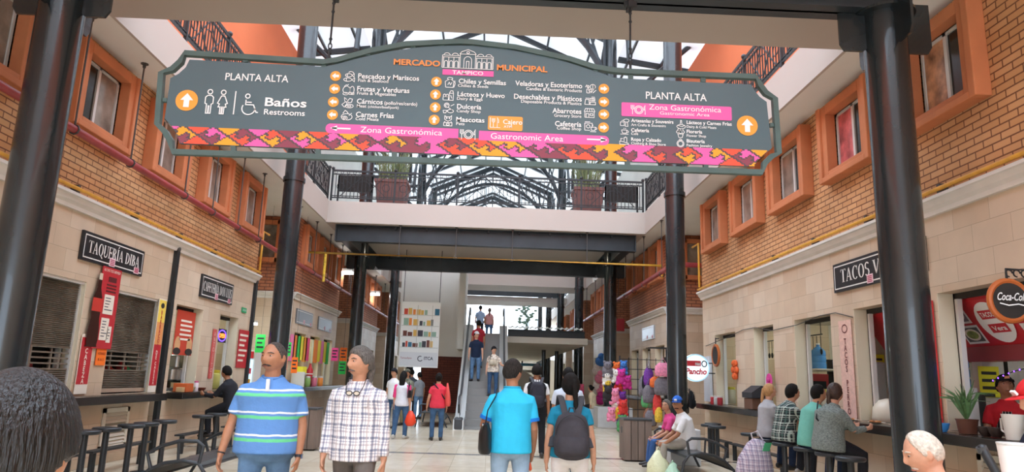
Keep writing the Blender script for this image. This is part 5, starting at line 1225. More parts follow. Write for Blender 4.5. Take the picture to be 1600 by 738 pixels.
        if len(cap) > 2: e = MB(); e.obox(HM @ Vector((0, .113, .072)), HM.to_3x3() @ Vector((.022, 0, 0)), HM.to_3x3() @ Vector((0, .006, -.004)), HM.to_3x3() @ Vector((0, .006, .013))); e.build('cap_badge', cap[2], crown)
    info = dict(t=t, shirt=shirt, spine=spine, shd=shd, wri=wri, elb=elb, HM=HM, tors=tors, s=s, hz=hz, fa=fa, kne=kne,
                wm=Matrix.Translation(Vector(loc)) @ Matrix.Rotation(R_(face), 4, 'Z'))
    return info


def attach(name, I, label, cat, group=None):
    """a thing carried by a person: placed in the world at the person's own spot and heading"""
    return thing(name, I['t'].location, label, cat, group, rz=I['t'].rotation_euler.z, world=False)


def backpack(I, label, m, w=.15, h=.44, d=.15, u0=.04, flap=True):
    t = attach('backpack', I, label, 'backpack'); s = I['s']; b = MB(); sp = I['spine']; bk = I['tors'][4][2] * s + .03
    def P(u, x, y): p = sp(u); return Vector((p.x + x, p.y - bk - y, p.z))
    us = [u0, u0 + h * .05, u0 + h * .3, u0 + h * .7, u0 + h * .92, u0 + h]
    b.tube([P(u, 0, d * q) for u, q in zip(us, (.35, .42, .48, .42, .32, .25))], [(w * k, d * .5 * e) for k, e in zip((.8, .97, 1.03, .98, .8, .45), (.7, .9, 1, .88, .6, .3))], 20, (1, 0, 0), rnd=.25); b.build('bag', m, t, smooth=True, remesh=.014)
    p = MB(); us = [u0 + .03, u0 + .06, u0 + h * .4, u0 + h * .46]; p.tube([P(u, 0, d * .8) for u in us], [(w * .7, d * .22), (w * .8, d * .28), (w * .78, d * .26), (w * .65, d * .14)], 16, (1, 0, 0), rnd=.3); p.build('front_pocket', m, t, smooth=True)
    for i, q in ((0, 1), (1, -1)):
        st = MB(); sh = I['shd'][i]; x = q * .105 * s; c = sp(.45)
        st.tube([P(u0 + h * .95, x * .6, .02), Vector((x, c.y - .07, c.z + .1 * s)), Vector((x * 1.1, c.y + .02, c.z + .115 * s)), Vector((x * 1.15, c.y + .13 * s, c.z + .02)), Vector((x * 1.35, c.y + .135 * s, c.z - .16 * s)), P(u0 + h * .2, q * (w + .02), -.02)], [(.03, .007)] * 6, 8, ref=(1, 0, 0)); st.build('strap', M('strap_grey', '#3a3a3e', .8), t, smooth=True)
    z = MB(); z.tube([P(u0 + h * .5 + .0, w * .9 * math.cos(R_(e)), d * .93 - .02) + Vector((0, 0, h * .42 * math.sin(R_(e)))) for e in range(0, 181, 15)], .004, 5); z.build('zip', M('zip_dark', '#151517', .4), t)
    hd = MB(); hd.tube([P(u0 + h, -.03, .02), P(u0 + h + .05, -.02, .02), P(u0 + h + .05, .02, .02), P(u0 + h, .03, .02)], .008, 6); hd.build('carry_loop', M('strap_grey', '#3a3a3e', .8), t)
    return t


# --- the two men walking towards the camera
walkA = dict(thigh=((.05, .22, -1), (-.05, -.18, -1)), shin=((0, -.05, -1), (0, -.35, -1)))
I = person('man in a blue polo with green and white stripes, moustache, walking towards the camera', (-1.815, 6.1, 0), 184, 1.725, 'brown', hsx=1.12, fat=1.42, wide=1.02, det=0, top=POLO, sleeve=.72, bottom=JEAN, hair='receding', hm=M('hair_balding', '#4b443f', .75, spec=.2, noise=.5, scale=60), ht=.002, moust=M('moustache_dark', '#3b312b', .7, noise=.4, scale=60),
           head=(-26, 2, 0), uarm=((.3, .1, -1), (-.24, -.02, -1)), farm=((.16, .3, -1), (.0, .2, -1)), collar=F_('collar_blue', '#4f7db8'), curl=.55, hem=-.09, lean=-2, lean2=4, **walkA)
pl = MB(); c = I['spine'](.45); pl.obox(c + Vector((0, .15, .0)), (.014, 0, 0), (0, .012, 0), (0, -.0, .05)); pl.build('placket', F_('placket_white', '#e6e6e4'), I['shirt'], bevel=.004)
wb = MB(); w = I['wri'][1] - I['fa'][1] * .02; q = I['fa'][1]; wb.tube([w, w + q * .022], [(.033, .031)] * 2, 16); wst = wb.build('watch_strap', M('watch_dark', '#1c1e26', .4), I['t']); wb = MB(); wb.obox(w + q * .011 + Vector((-.03, .012, 0)), (.005, 0, 0), (0, .018, 0), q * .018); wb.build('watch_face', M('watch_steel', '#4c5a70', .2, .7), wst)
wb = MB(); w = I['wri'][0] - I['fa'][0] * .02; q = I['fa'][0]; wb.tube([w, w + q * .012], [(.032, .03)] * 2, 14); wb.build('bracelet', M('bracelet', '#22201e', .5), I['t'])
I = person('grey-haired man in a blue and white plaid shirt walking towards the camera', (-1.1, 6.2, 0), 172, 1.705, 'tan', hsx=1.04, fat=1.12, wide=1.06, det=0, top=PLAID, sleeve=1.86, bottom=GREYP, hair='short', hm=H_GREY, ht=.02, moust=M('moustache_grey', '#625a54', .8),
           head=(-36, 0, 0), uarm=((.2, -.06, -1), (-.18, .05, -1)), farm=((.02, .3, -1), (-.1, .12, -1)), collar=PLAID, curl=.5, hem=-.13, lean=0, lean2=4, thigh=((.05, -.16, -1), (-.05, .2, -1)), shin=((0, -.3, -1), (0, -.02, -1)))
hb = MB(); HMm = I['HM']; hb.tube([HMm @ Vector((0, -.075, .02)), HMm @ Vector((0, -.095, -.06)), HMm @ Vector((0, -.085, -.13)), HMm @ Vector((0, -.075, -.17))], [(.07, .045), (.068, .04), (.055, .035), (.03, .018)], 14, ref=tuple(HMm.to_3x3() @ Vector((1, 0, 0))), rnd=.6); hb.build('neck_hair', H_GREY, I['t'], smooth=True)
g = attach('eyeglasses', I, 'black-rimmed eyeglasses hanging on a cord at the plaid shirt collar', 'glasses'); c = I['spine'](.42)
for q in (-1, 1): r = MB(); r.tube([c + Vector((q * .032 + .026 * math.cos(R_(e)), .158, .0 + .018 * math.sin(R_(e)))) for e in range(0, 360, 24)], .0045, 6, ref=(0, 1, 0), closed=True); r.build('rim', M('glasses_black', '#17181a', .3), g, smooth=True); r = MB(); r.tube([c + Vector((q * .032, .156, 0)), c + Vector((q * .032, .159, 0))], [(.025, .017)] * 2, 16, ref=(1, 0, 0)); r.build('lens', M('lens_pale', '#cfc6b4', .1), g)
r = MB(); [r.tube([c + Vector((q * .058, .156, .004)), c + Vector((q * .075, .12, .06)), c + Vector((q * .075, .06, .12)), c + Vector((q * .065, -.02, .14))], .004, 6) for q in (-1, 1)]; r.tube([c + Vector((-.007, .159, .004)), c + Vector((.007, .159, .004))], .004, 6); r.build('cord', M('glasses_black', '#17181a'), g)
pk = MB(); pc = I['spine'](.36); pk.obox(pc + Vector((-.085, .137, 0)), (.045, -.008, 0), (0, .004, 0), (0, 0, .05)); pk.build('breast_pocket', PLAID, I['shirt'], bevel=.003)
# --- backs: blue polo man, woman with rucksack
CYAN = F_('polo_cyan', '#35bfe6', noise=.05)
I = person('man seen from behind in a bright cyan polo shirt and pale jeans', (.235, 7.0, 0), 3, 1.665, 'brown', fat=1.12, det=0, top=CYAN, sleeve=.72, bottom=F_('denim_pale', '#8fa8bd', noise=.2), hair='short', hm=H_SALT, ht=.01, head=(-38, 0, 0), collar=CYAN,
           uarm=((.16, -.04, -1), (-.34, .12, -1)), farm=((.03, .5, -1), (.25, .9, -.35)), curl=.8, hem=-.1, thigh=((.06, .02, -1), (-.06, .1, -1)), shin=((0, -.04, -1), (0, -.04, -1)))
for i in (0, 1): c = MB(); a = I['shd'][i]; u_ = (I['elb'][i] - a).normalized(); c.tube([a + u_ * .178, a + u_ * .21], [.0675, .0665], 18); c.build('sleeve_cuff', F_('cuff_blue', '#1e72c8'), I['shirt'], smooth=True)
p = attach('phone_case', I, 'bright orange phone case held low in the right hand of the cyan polo man', 'phone case'); w = I['wri'][0]; d = I['fa'][0]
q = MB(); q.obox(w + d * .115 + Vector((-.028, .02, -.01)), (.012, .0, .0), (0, .036, -.012), (-.012, .018, .07)); q.build('case', M('case_orange', '#ee5a22', .5), p, bevel=.006); q = MB(); q.obox(w + d * .115 + Vector((-.041, .0, .02)), (.002, 0, 0), (0, .012, 0), (0, 0, .012)); q.build('camera_bump', M('case_dark', '#3a2018'), p)
sb = attach('shoulder_bag', I, 'black leather shoulder bag hanging at the left side of the cyan polo man', 'bag'); x = -.25
q = MB(); q.tube([(x, -.02, .80), (x, -.02, .84), (x, -.02, .98), (x, -.02, 1.07)], [(.055, .13), (.065, .145), (.06, .135), (.035, .12)], 16, (1, 0, 0), rnd=.3); q.build('bag', M('leather_black', '#1d1c1d', .35), sb, smooth=True)
q = MB(); s0 = I['shd'][1]; q.tube([(x - .01, -.13, 1.04), (x + .01, -.16, 1.2), (s0.x + .01, -.1, s0.z + .02), (s0.x + .03, .0, s0.z + .075), (s0.x + .01, .11, s0.z - .02), (x + .02, .13, 1.2), (x, .1, 1.04)], [(.006, .02)] * 7, 8, ref=(1, 0, 0)); q.build('strap', M('leather_black', '#1d1c1d'), sb, smooth=True)
q = MB(); [q.ball((x - .03, yy, 1.06), .014, 8, 6) for yy in (-.12, .1)]; q.build('buckle', M('buckle_steel', '#9a9a98', .25, .8), sb, smooth=True)
TEAL = F_('blouse_teal', '#1d7f9d', noise=.1)
I = person('woman seen from behind in a teal blouse and white trousers with braided hair', (.8, 6.95, 0), -3, 1.545, 'tan', 'f', fat=1.12, det=0, top=TEAL, sleeve=.5, bottom=F_('trouser_white', '#dedbd8', noise=.04), hair='braid', hm=H_BLK, ht=.016, head=(16, -4, 0),
           uarm=((.24, -.06, -1), (-.24, -.06, -1)), farm=((.1, .08, -1), (-.08, .08, -1)), curl=.6, hem=-.06)
backpack(I, 'dark grey rucksack on the back of the woman in the teal blouse', F_('bag_charcoal', '#3d3b40', noise=.15), w=.165, h=.43, d=.17, u0=-.03)
# --- middle distance, walking away
I = person('man in a black vest over a white tee walking away in black trousers', (.97, 14.4, 0), 0, 1.77, 'brown', det=1, top=WHT, sleeve=.6, bottom=BLK, vest=BLK, hair='short', hm=H_BLK, ht=.022, head=(-5, 0, 0), thigh=((.05, -.14, -1), (-.05, .18, -1)), shin=((0, -.3, -1), (0, 0, -1)))
backpack(I, 'dark rucksack with a small white badge on the man in the black vest', F_('bag_dark', '#33323a', noise=.12), w=.15, h=.45, d=.15, u0=.02)
I = person('man in a white tee with a dark shoulder strap walking away behind the braided woman', (1.25, 11.2, 0), 2, 1.68, 'brown', fat=1.1, det=1, top=F_('tee_bluewhite', '#cfdcec', noise=.04), sleeve=.65, bottom=JEAN_D, hair='short', hm=H_BLK, ht=.01, thigh=((.05, .15, -1), (-.05, -.14, -1)), shin=((0, 0, -1), (0, -.3, -1)))
q = MB(); c = I['spine'](.4); q.tube([c + Vector((.12, -.12, .1)), c + Vector((.03, -.155, -.05)), c + Vector((-.1, -.16, -.25))], [(.02, .006)] * 3, 6); q.build('strap', BLK, I['t'])
PINK = F_('top_hotpink', '#e0407e'); CORAL = F_('tee_coral', '#d83a4c', noise=.08)
I = person('woman with long black hair, white top with pink sleeves and jeans, walking away', (-2.08, 17.6, 0), -12, 1.58, 'light', 'f', det=2, top=F_('top_white', '#dcdce2'), sleeve=.0, bottom=JEAN_D, shoes=SHOE_W, hair='long', hm=H_BLK, thigh=((.05, .1, -1), (-.05, -.15, -1)), shin=((0, 0, -1), (0, -.35, -1)))
for i in (0, 1): q = MB(); q.tube([I['shd'][i] + Vector((0, 0, .01)), I['shd'][i] + (I['elb'][i] - I['shd'][i]) * .5, I['elb'][i]], [.07, .063, .055], 12, rnd=.4); q.build('sleeve', PINK, I['t'], smooth=True)
sb = attach('handbag', I, 'black handbag under the arm of the woman with pink sleeves', 'bag'); q = MB(); q.tube([(.21, -.08, .98), (.21, -.08, 1.14)], [(.045, .14), (.035, .11)], 14, (1, 0, 0), rnd=.4); q.build('bag', M('leather_black', '#1d1c1d'), sb, smooth=True); q = MB(); q.tube([(.21, -.18, 1.12), (.19, -.1, 1.34), (.19, .04, 1.12)], .012, 6); q.build('strap', M('leather_black', '#1d1c1d'), sb)
sb = attach('carrier_bag', I, 'red-orange plastic carrier bag in the hand of the woman with pink sleeves', 'bag'); w = I['wri'][0]; q = MB(); q.tube([(w.x + .02, w.y, w.z - .1), (w.x + .02, w.y, w.z - .2), (w.x + .02, w.y, w.z - .36), (w.x + .02, w.y, w.z - .42)], [(.05, .03), (.12, .08), (.15, .1), (.1, .08)], 12, (1, 0, 0), rnd=.4); q.build('bag', M('bag_redorange', '#e8431f', .5, bump=.5, bscale=20), sb, smooth=True)
I = person('woman in a coral red tee and jeans walking away with hair in a bun', (-1.2, 17.4, 0), 6, 1.56, 'tan', 'f', fat=1.1, det=2, top=CORAL, sleeve=.55, bottom=JEAN_D, hair='bun', hm=H_BLK, uarm=((.2, .0, -1), (-.3, -.05, -1)), farm=((.1, .2, -1), (-.15, .3, -1)))
q = MB(); c = I['spine'](.4); q.tube([c + Vector((-.13, -.08, .13)), c + Vector((.0, -.14, -.02)), c + Vector((.16, -.1, -.25))], [(.016, .006)] * 3, 6); q.build('bag_strap', BLK, I['t'])
sb = attach('tote_bag', I, 'coral tote bag at the right side of the woman in the coral tee', 'bag'); q = MB(); q.tube([(.24, -.04, .82), (.24, -.04, .9), (.23, -.04, 1.12), (.21, -.04, 1.34)], [(.06, .14), (.07, .15), (.05, .12), (.02, .03)], 12, (1, 0, 0), rnd=.4); q.build('bag', M('tote_coral', '#e0544c', .8, bump=.4), sb, smooth=True)
q = (( 'man in camouflage jacket and cap facing the camera, beside the hanging banner', (-2.5, 22.2, 0), 160, 1.66, dict(skin='brown', top=CAMO, sleeve=1.9, bottom=CAMO_P, cap=(CAMO, CAMO), hm=H_BLK, uarm=((.2, .1, -1), (-.3, .4, -1)), farm=((0, .3, -1), (.2, 1, .1)))),
     ('man in a white shirt and dark cap behind the woman with pink sleeves', (-2.75, 21.0, 0), 150, 1.66, dict(skin='tan', top=WHT, cap=(BLK, BLK), bottom=JEAN_D, hm=H_BLK)),
     ('person in grey tee and blue jeans under the hanging banner, seen from behind', (-2.45, 25.6, 0), 40, 1.6, dict(skin='brown', top=F_('tee_grey', '#8c9298'), hm=H_BLK, bottom=JEAN)),
     ('dark-haired person in a dark jacket under the hanging banner', (-2.85, 26.8, 0), 20, 1.7, dict(skin='brown', top=F_('jacket_dim', '#4a4f58'), hm=H_BLK, bottom=BLK, sleeve=1.9)))
for lab, loc, f, h, kw in q: person(lab, loc, f, h, det=3, **kw)
# --- on the escalator
q = (('man in a white cap, navy polo and jeans coming down the escalator', -.47, 24.4, 178, 1.66, dict(skin='light', top=F_('polo_navy', '#1d2940'), cap=(WHT, WHT), hm=H_BLK, bottom=JEAN, head=(30, 0, 0), uarm=((.2, .1, -1), (-.2, .1, -1)))),
     ('woman in a black cap and flowery blouse with a pale bag, holding the escalator rail', .14, 23.6, 176, 1.6, dict(skin='light', sex='f', fat=1.15, top=FLORAL, cap=(BLK, BLK), hm=H_BLK, bottom=JEAN_D, head=(35, 0, 0), uarm=((.2, .05, -1), (-.5, .2, -1)), farm=((.1, .2, -1), (-.8, .7, -.2)))),
     ('man in a dark red shirt farther up the escalator, seen from behind', -.42, 25.5, 4, 1.66, dict(skin='brown', top=F_('shirt_crimson', '#9c2631'), hm=H_BLK, bottom=JEAN)),
     ('man in a pale blue shirt at the top of the escalator against the bright opening', -.5, 33.0, 2, 1.6, dict(skin='brown', top=F_('shirt_paleblue', '#93a6c0'), hm=H_BLK, bottom=BLK)),
     ('woman in a dusty pink top at the top of the escalator', -.07, 33.0, -5, 1.5, dict(skin='brown', sex='f', top=F_('top_dustpink', '#c48a86'), hm=H_BRN, hair='tail', bottom=JEAN_D)))
for lab, x, y, f, h, kw in q:
    k = math.floor((y - EY0) / .4) * .4 + EY0 + .2; I = person(lab, (x, k, ez(k - .2 + .4)) if y < 27.5 else (x, y, EZ1), f, h, det=3 if y > 25 else 2, **kw)
    if 'flowery' in lab: sb = attach('belt_bag', I, 'pale canvas bag worn at the front of the woman in the flowery blouse', 'bag'); q2 = MB(); q2.tube([(0, .19, 1.02), (0, .2, 1.08), (0, .19, 1.18)], [(.12, .05), (.14, .06), (.11, .04)], 14, (1, 0, 0), rnd=.3); q2.build('bag', M('canvas_pale', '#b9ad98', .9, noise=.3), sb, smooth=True); q2 = MB(); q2.tube([(.1, .19, 1.17), (.1, .16, 1.3), (.07, .02, 1.38)], .01, 6); q2.build('strap', BLK, sb)
# --- sitting couple on the bench
sit = lambda a=.0: dict(thigh=((.12, 1, -.08 + a), (-.12, 1, -.08 + a)), shin=((.0, .12, -1), (.0, .12, -1)), hipz=.53)
I = person('man in a blue cap and white tee sitting on the bench, hands between his knees', (3.38, 12.15, 0), 85, 1.66, 'brown', fat=1.1, det=1, top=WHT, sleeve=.8, bottom=F_('trouser_khaki', '#a39e94'), cap=(F_('cap_blue', '#2f64b8'), F_('cap_blue2', '#234f9a'), WHT), hm=H_BLK, moust=H_BLK, head=(66, -4, 0), lean=4, lean2=22,
           uarm=((.12, .55, -1), (-.12, .5, -1)), farm=((-.15, .9, -.65), (.15, .9, -.65)), curl=.9, shoes=SHOE, **sit())
I = person('elderly woman in a pink top sitting beside the man in the blue cap', (3.3, 12.78, 0), 88, 1.5, 'tan', 'f', det=1, top=F_('top_pink', '#d34a86'), sleeve=.8, bottom=F_('denim_blue', '#3d5f95'), hair='bun', hm=H_GREY, head=(45, 0, 0), lean=4, lean2=16, uarm=((.15, .4, -1), (-.15, .4, -1)), farm=((-.2, .9, -.5), (.2, .9, -.5)), curl=.8, **sit())
# --- customers on the stools along the eating counter (they face the counter, +x)
perch = dict(thigh=((.14, 1, -.32), (-.14, 1, -.32)), shin=((.02, -.12, -1), (-.02, -.12, -1)), hipz=.815)
eat = dict(uarm=((.18, .75, -1), (-.18, .75, -1)), farm=((-.15, .95, .12), (.15, .95, .12)), curl=.8)
I = person('blonde woman in a grey tee sitting sideways at the eating counter', (4.42, 11.35, 0), -75, 1.58, 'light', 'f', det=1, top=F_('tee_lightgrey', '#a9a9ac'), sleeve=.55, bottom=F_('denim_navy', '#26344e'), hair='tail', hm=H_BLD, head=(-20, 6, 0), lean=2, lean2=10, uarm=((.15, .3, -1), (-.15, .3, -1)), farm=((-.1, 1, -.1), (.1, 1, -.1)), **perch)
I = person('customer in a dark green and white plaid shirt on a stool at the eating counter', (4.42, 10.7, 0), -80, 1.62, 'tan', 'f', fat=1.15, det=1, top=PLAID_G, sleeve=.95, bottom=F_('trouser_dark', '#2a2e36'), hair='short', hm=H_BLK, ht=.024, shoes=SHOE_W, head=(0, 14, 0), lean=6, lean2=26, **perch, **eat)
I = person('customer in a seafoam green tee beside the woman in the grey knit', (4.45, 9.9, 0), -84, 1.62, 'tan', fat=1.1, det=1, top=F_('tee_seafoam', '#6fb5a6', noise=.06), sleeve=.7, bottom=F_('denim_navy', '#26344e'), hm=H_BLK, head=(0, 12, 0), lean=4, lean2=24, **perch, **eat)
I = person('heavy woman in a heathered grey knit with a long braid eating at the counter', (4.42, 9.3, 0), -78, 1.66, 'light', 'f', fat=1.3, det=1, top=HEATH, sleeve=1.75, bottom=BLK, hair='braid', hm=H_BRN, ht=.015, head=(4, 10, 0), lean=4, lean2=20, **perch, **eat)
sb = attach('sling_bag', I, 'thin black sling strap across the back of the woman in grey knit', 'bag strap'); c = I['spine'](.3); q = MB(); q.tube([c + Vector((-.14, -.06, .23)), c + Vector((-.02, -.19, .02)), c + Vector((.17, -.12, -.2))], [(.014, .006)] * 3, 6); q.build('strap', BLK, sb)
# --- beside and behind the second column: person with a black rucksack
I = person('person in black with pale straps standing behind the column at the lit round sign', (4.78, 17.55, 0), 62, 1.66, 'brown', det=2, top=BLK, sleeve=1.9, bottom=F_('trouser_pale', '#9a9690'), hm=H_BLK, head=(0, 0, 0))
backpack(I, 'black rucksack worn by the person behind the column', F_('bag_black', '#1c1c20'), h=.42)
I = person('woman in a cream blouse and black trousers sitting by the toy display', (3.85, 26.3, 0), 70, 1.6, 'tan', 'f', det=3, top=F_('blouse_cream', '#d8c6a4'), sleeve=1.4, bottom=BLK, hair='bun', hm=H_BLK, lean2=14, thigh=((.1, 1, -.1), (-.1, 1, -.1)), shin=((0, .1, -1), (0, .1, -1)), hipz=.62)
# --- behind the counters
I = person('taco vendor in a red shirt, striped apron and black cap behind the counter', (6.25, 8.5, 0), 140, 1.7, 'brown', det=1, top=F_('shirt_red', '#c0272f'), sleeve=.7, bottom=BLK, cap=(BLK, BLK, M('badge_orange', '#e8a070')), hm=H_BLK, head=(20, 14, 0), uarm=((.2, .3, -1), (-.2, .3, -1)), farm=((-.1, .9, -.3), (.1, .9, -.3)))
APR = stripes('apron_stripes', '#1c1c1f', [(.0, .14, '#cfcac4')], .03, 0)
q = MB(); q.tube([I['spine'](u) + Vector((0, .045, 0)) for u in (-.2, 0, .2, .38)], [(.15, .125), (.15, .13), (.14, .122), (.085, .11)], 20, (1, 0, 0)); q.build('apron', APR, I['t'], smooth=True)
I = person('man with dark hair leaning on the cafe counter', (-5.0, 14.3, 0), 80, 1.66, 'brown', det=2, top=F_('jacket_black', '#25262b'), sleeve=1.9, bottom=BLK, hm=H_BLK, head=(-10, 0, 0), lean=8, lean2=24, **perch, **eat)
I = person('stall worker in grey inside the second cafe window', (-7.4, 16.6, 0), -60, 1.62, 'tan', det=3, top=F_('tee_grey', '#8c9298'), hm=H_BLK, bottom=BLK)
# --- close to the camera
I = person('head of a dark-haired woman passing very close to the camera, ear and cheek showing', (at(12, 700, 1.08).x, 1.08, 0), 8, 1.46, 'tan', 'f', det=0, top=F_('top_dark', '#2b2d36'), bottom=BLK, hair='short', hm=M('hair_streaked', '#14110f', .42, noise=.6, scale=30, bump=.7, bscale=50, stretch=(3.2, 3.2, .35)), ht=.02, head=(-6, 8, 0))
I = person('white-haired old man in a red shirt sitting and looking down', (at(1462, 700, 4.1).x, 4.1, 0), 62, 1.62, 'light', fat=1.1, det=0, top=F_('shirt_scarlet', '#c8272c'), sleeve=.7, bottom=GREYP, hair='receding', hm=H_WHT, ht=.006, moust=M('moustache_white', '#cfc4b8', .8), head=(10, -20, 0), lean=14, lean2=34, uarm=((.1, .4, -1), (-.1, .4, -1)), farm=((-.1, 1, -.4), (.1, 1, -.4)), collar=F_('collar_scarlet', '#c8272c'), **sit())
I['t'].location += at(1443, 709, 4.1) - (I['wm'] @ I['HM']).translation
sb = attach('shoulder_strap', I, 'black strap over the shoulder of the white-haired old man', 'bag strap'); q = MB(); c = I['shd'][1]; q.tube([c + Vector((.08, .13, -.2)), c + Vector((.075, .085, .03)), c + Vector((.08, .0, .075)), c + Vector((.09, -.1, .0)), c + Vector((.1, -.13, -.2))], [(.018, .006)] * 5, 8, ref=(1, 0, 0)); q.build('strap', BLK, sb)
I = person('person in a red cap and dark top reaching out over a white cup', (3.34, 4.25, 0), 72, 1.57, 'light', det=0, top=F_('top_navy', '#20263a'), sleeve=.6, bottom=BLK, cap=(F_('cap_red', '#c8282c'), F_('cap_red2', '#c8282c'), WHT), hm=H_BLK, head=(10, -16, 0), uarm=((.15, .2, -1), (-.12, .42, -1)), farm=((0, 1, -.3), (.05, 1, -.12)), curl=.7)
# ------------------------------------------------------------------ goods, notices, plants
rnd = random.Random(11)
def mc(name, c, r=.5, **k): return M(name, c, r, **k)
BLUEW = mc('water_blue', '#4f8fd0', .15); CLEAR = mc('plastic_clear', '#cfd3cc', .2)


def jar(loc, r, h, body, lid, label, cat='jar', name='lidded_jar', group=None):
    t = thing(name, loc, label, cat, group); x, y, z = loc
    MB().lathe([(r * .9, 0), (r, .02), (r, h * .78), (r * .8, h * .85)], (x, y, z), 16).build('vessel', body, t, smooth=True)
    MB().lathe([(r * .85, h * .85), (r * .88, h * .87), (r * .88, h), (r * .5, h * 1.01)], (x, y, z), 16).build('lid', lid, t, smooth=True); return t


def solid(name, prof, loc, m, label, cat, n=18, group=None): return tag(MB().lathe(prof, loc, n).build(name, m, smooth=True), label, cat, group)
def bowl(loc, r, h, m, label, group=None): return solid('bowl', [(r * .5, 0), (r * .8, h * .4), (r, h), (r * .93, h), (r * .72, h * .45), (r * .4, h * .15)], loc, m, label, 'bowl', group=group)
def cup(loc, r, h, m, label, group=None): return solid('cup', [(r * .75, 0), (r, h), (r * .9, h), (r * .68, .01)], loc, m, label, 'cup', group=group)
def cbox(name, x0, x1, y0, y1, z0, z1, m, label, cat, group=None, bevel=.006): return tag(MB().box(x0, x1, y0, y1, z0, z1).build(name, m, bevel=bevel), label, cat, group)


def water_jug(loc, label, rz=0):
    t = thing('water_jug', loc, label, 'water jug'); x, y, z = loc
    MB().lathe([(.125, 0), (.135, .02), (.135, .1), (.125, .12), (.135, .14), (.135, .22), (.125, .24), (.135, .26), (.13, .33), (.06, .4), (.03, .42), (.03, .46)], loc, 20).build('bottle', BLUEW, t, smooth=True)
    MB().cyl((x, y, z + .455), (x, y, z + .48), .034, 12).build('cap', mc('cap_white', '#e6e6e6'), t); return t


def paper(p, w, h, m, label, yawd=0, lines=3, group=None, cat='notice'):
    t = thing('paper_notice', p, label, cat, group); e = R_(yawd); u = Vector((math.cos(e), math.sin(e), 0)); pl = Plane(p, u, (0, 0, 1))
    b = MB(); slab(b, pl, -w / 2, w / 2, -h / 2, h / 2, -.004, 0); b.build('sheet', m, t)
    if lines:
        b = MB()
        for k in range(lines): slab(b, pl, -w * .36, w * (.36 - .15 * (k % 2)), h * (.28 - .24 * k) - h * .05, h * (.28 - .24 * k) + h * .05, 0, .002)
        b.build('handwriting', mc('marker_ink', '#2a2a30'), t)
    if Vector(p).y > 17.9 or cat == 'sign': b = MB(); b.cyl(Vector(p) + Vector((0, .004, h / 2)), (p[0], p[1] + .004, ZC), .004, 5); b.build('cord', m_rod, t)
    return t


GRN, ORG, PNK, YLW = mc('neon_green', '#2fd05a', .7), m_neon, mc('neon_pink', '#ff4fa0', .7), mc('neon_yellow', '#f4ee3c', .7)
CT = 1.055
# cafe counter, shutter side
y0 = 13.75
cbox('carton_box', -5.98, -5.72, 13.85, 14.15, CT, CT + .16, mc('carton_orange', '#c8602c'), 'orange-brown box on the first cafe counter', 'box')
cbox('carton_box', -5.86, -5.74, 13.7, 13.82, CT, CT + .09, mc('carton_tan', '#c9a678'), 'small tan box at the near end of the first cafe counter', 'box')
bowl((-5.83, 14.28, CT), .1, .09, mc('bowl_cream', '#d6cba8'), 'cream bowl on the cafe counter in front of the menu poster')
jar((-5.82, 14.52, CT), .045, .2, mc('bottle_pinkwhite', '#e8d8dc'), mc('lid_pink', '#d85f8e'), 'white and pink squeeze bottle on the cafe counter', 'bottle', 'squeeze_bottle')
bowl((-5.8, 14.75, CT), .09, .07, mc('bowl_clay', '#7b3a2a'), 'dark clay bowl on the cafe counter')
cup((-5.84, 16.1, CT), .06, .13, mc('cup_orange', '#e8622c'), 'orange cup on the counter of the second cafe window')
jar((-6.4, 16.85, 1.06), .17, .42, mc('agua_yellow', '#d3cf74', .25), mc('lid_yellow', '#d6c23a'), 'large jar of pale yellow drink inside the second cafe window', 'jar', 'drink_jar')
for k, (y, z, r) in enumerate(((13.9, 1.25, .2), (14.25, 1.5, .22), (14.5, 1.2, .17), (14.1, 1.1, .15))): solid('cooking_pot', [(r * .9, 0), (r, .02), (r, r * 1.1), (r * 1.06, r * 1.12), (r * .95, r * 1.1), (r * .5, r * 1.3), (.02, r * 1.34)], (-6.45 - .08 * k, y + .9, z), mc('steel_pot', '#a9a9a6', .25, metal=.8), ('low steel pot at the near side inside the first cafe window', 'highest steel pot on the stove inside the first cafe window', 'steel pot at the far side inside the first cafe window', 'smallest steel pot, lowest inside the first cafe window')[k], 'pot')
cbox('stove', -7.05, -6.36, 14.5, 15.7, .0, 1.1, mc('stove_steel', '#7d7d7a', .35, metal=.6), 'steel stove inside the first cafe window', 'stove')
paper(Vector((-6.35, 16.5, 2.05)), .3, .42, PNK, 'neon pink paper notice hanging inside the second cafe window', 90)
# fridge and papers at the alley beyond the first block
t = thing('drinks_cooler', (-6.9, 20.4, 0), 'lit glass-door drinks cooler in the alley past the cafe', 'cooler')
MB().box(-7.25, -6.55, 20.2, 20.8, 0, 2.05).build('cabinet', mc('cooler_white', '#d8dcdc', .4), t, bevel=.01); MB().box(-7.2, -6.6, 20.17, 20.2, .25, 1.8).build('glass_door', mc('cooler_glow', '#9cc4dc', .2, emit=1.2), t); MB().box(-7.2, -6.6, 20.17, 20.2, 1.83, 2.02).build('header', m_red, t)
for k, (c, z) in enumerate((('#b8382c', .5), ('#2f8a4e', .8), ('#d8a23a', 1.1), ('#d24a5c', 1.4))): MB().box(-7.18, -6.62, 20.15, 20.17, z, z + .16).build('bottle_row', mc('drink' + c, c), t)
t = thing('tube_lamp', (-7.1, 19.6, 2.75), 'white tube lamp in the alley past the cafe', 'lamp'); MB().cyl((-7.5, 19.6, 2.75), (-6.4, 19.6, 2.75), .03, 8).build('tube', TLAMP, t); MB().box(-7.5, -6.4, 19.56, 19.64, 2.78, 2.84).build('fitting', m_alu, t); MB().cyl((-6.95, 19.6, 2.84), (-6.95, 19.6, ZC), .008, 5).build('cord', m_rod, t)
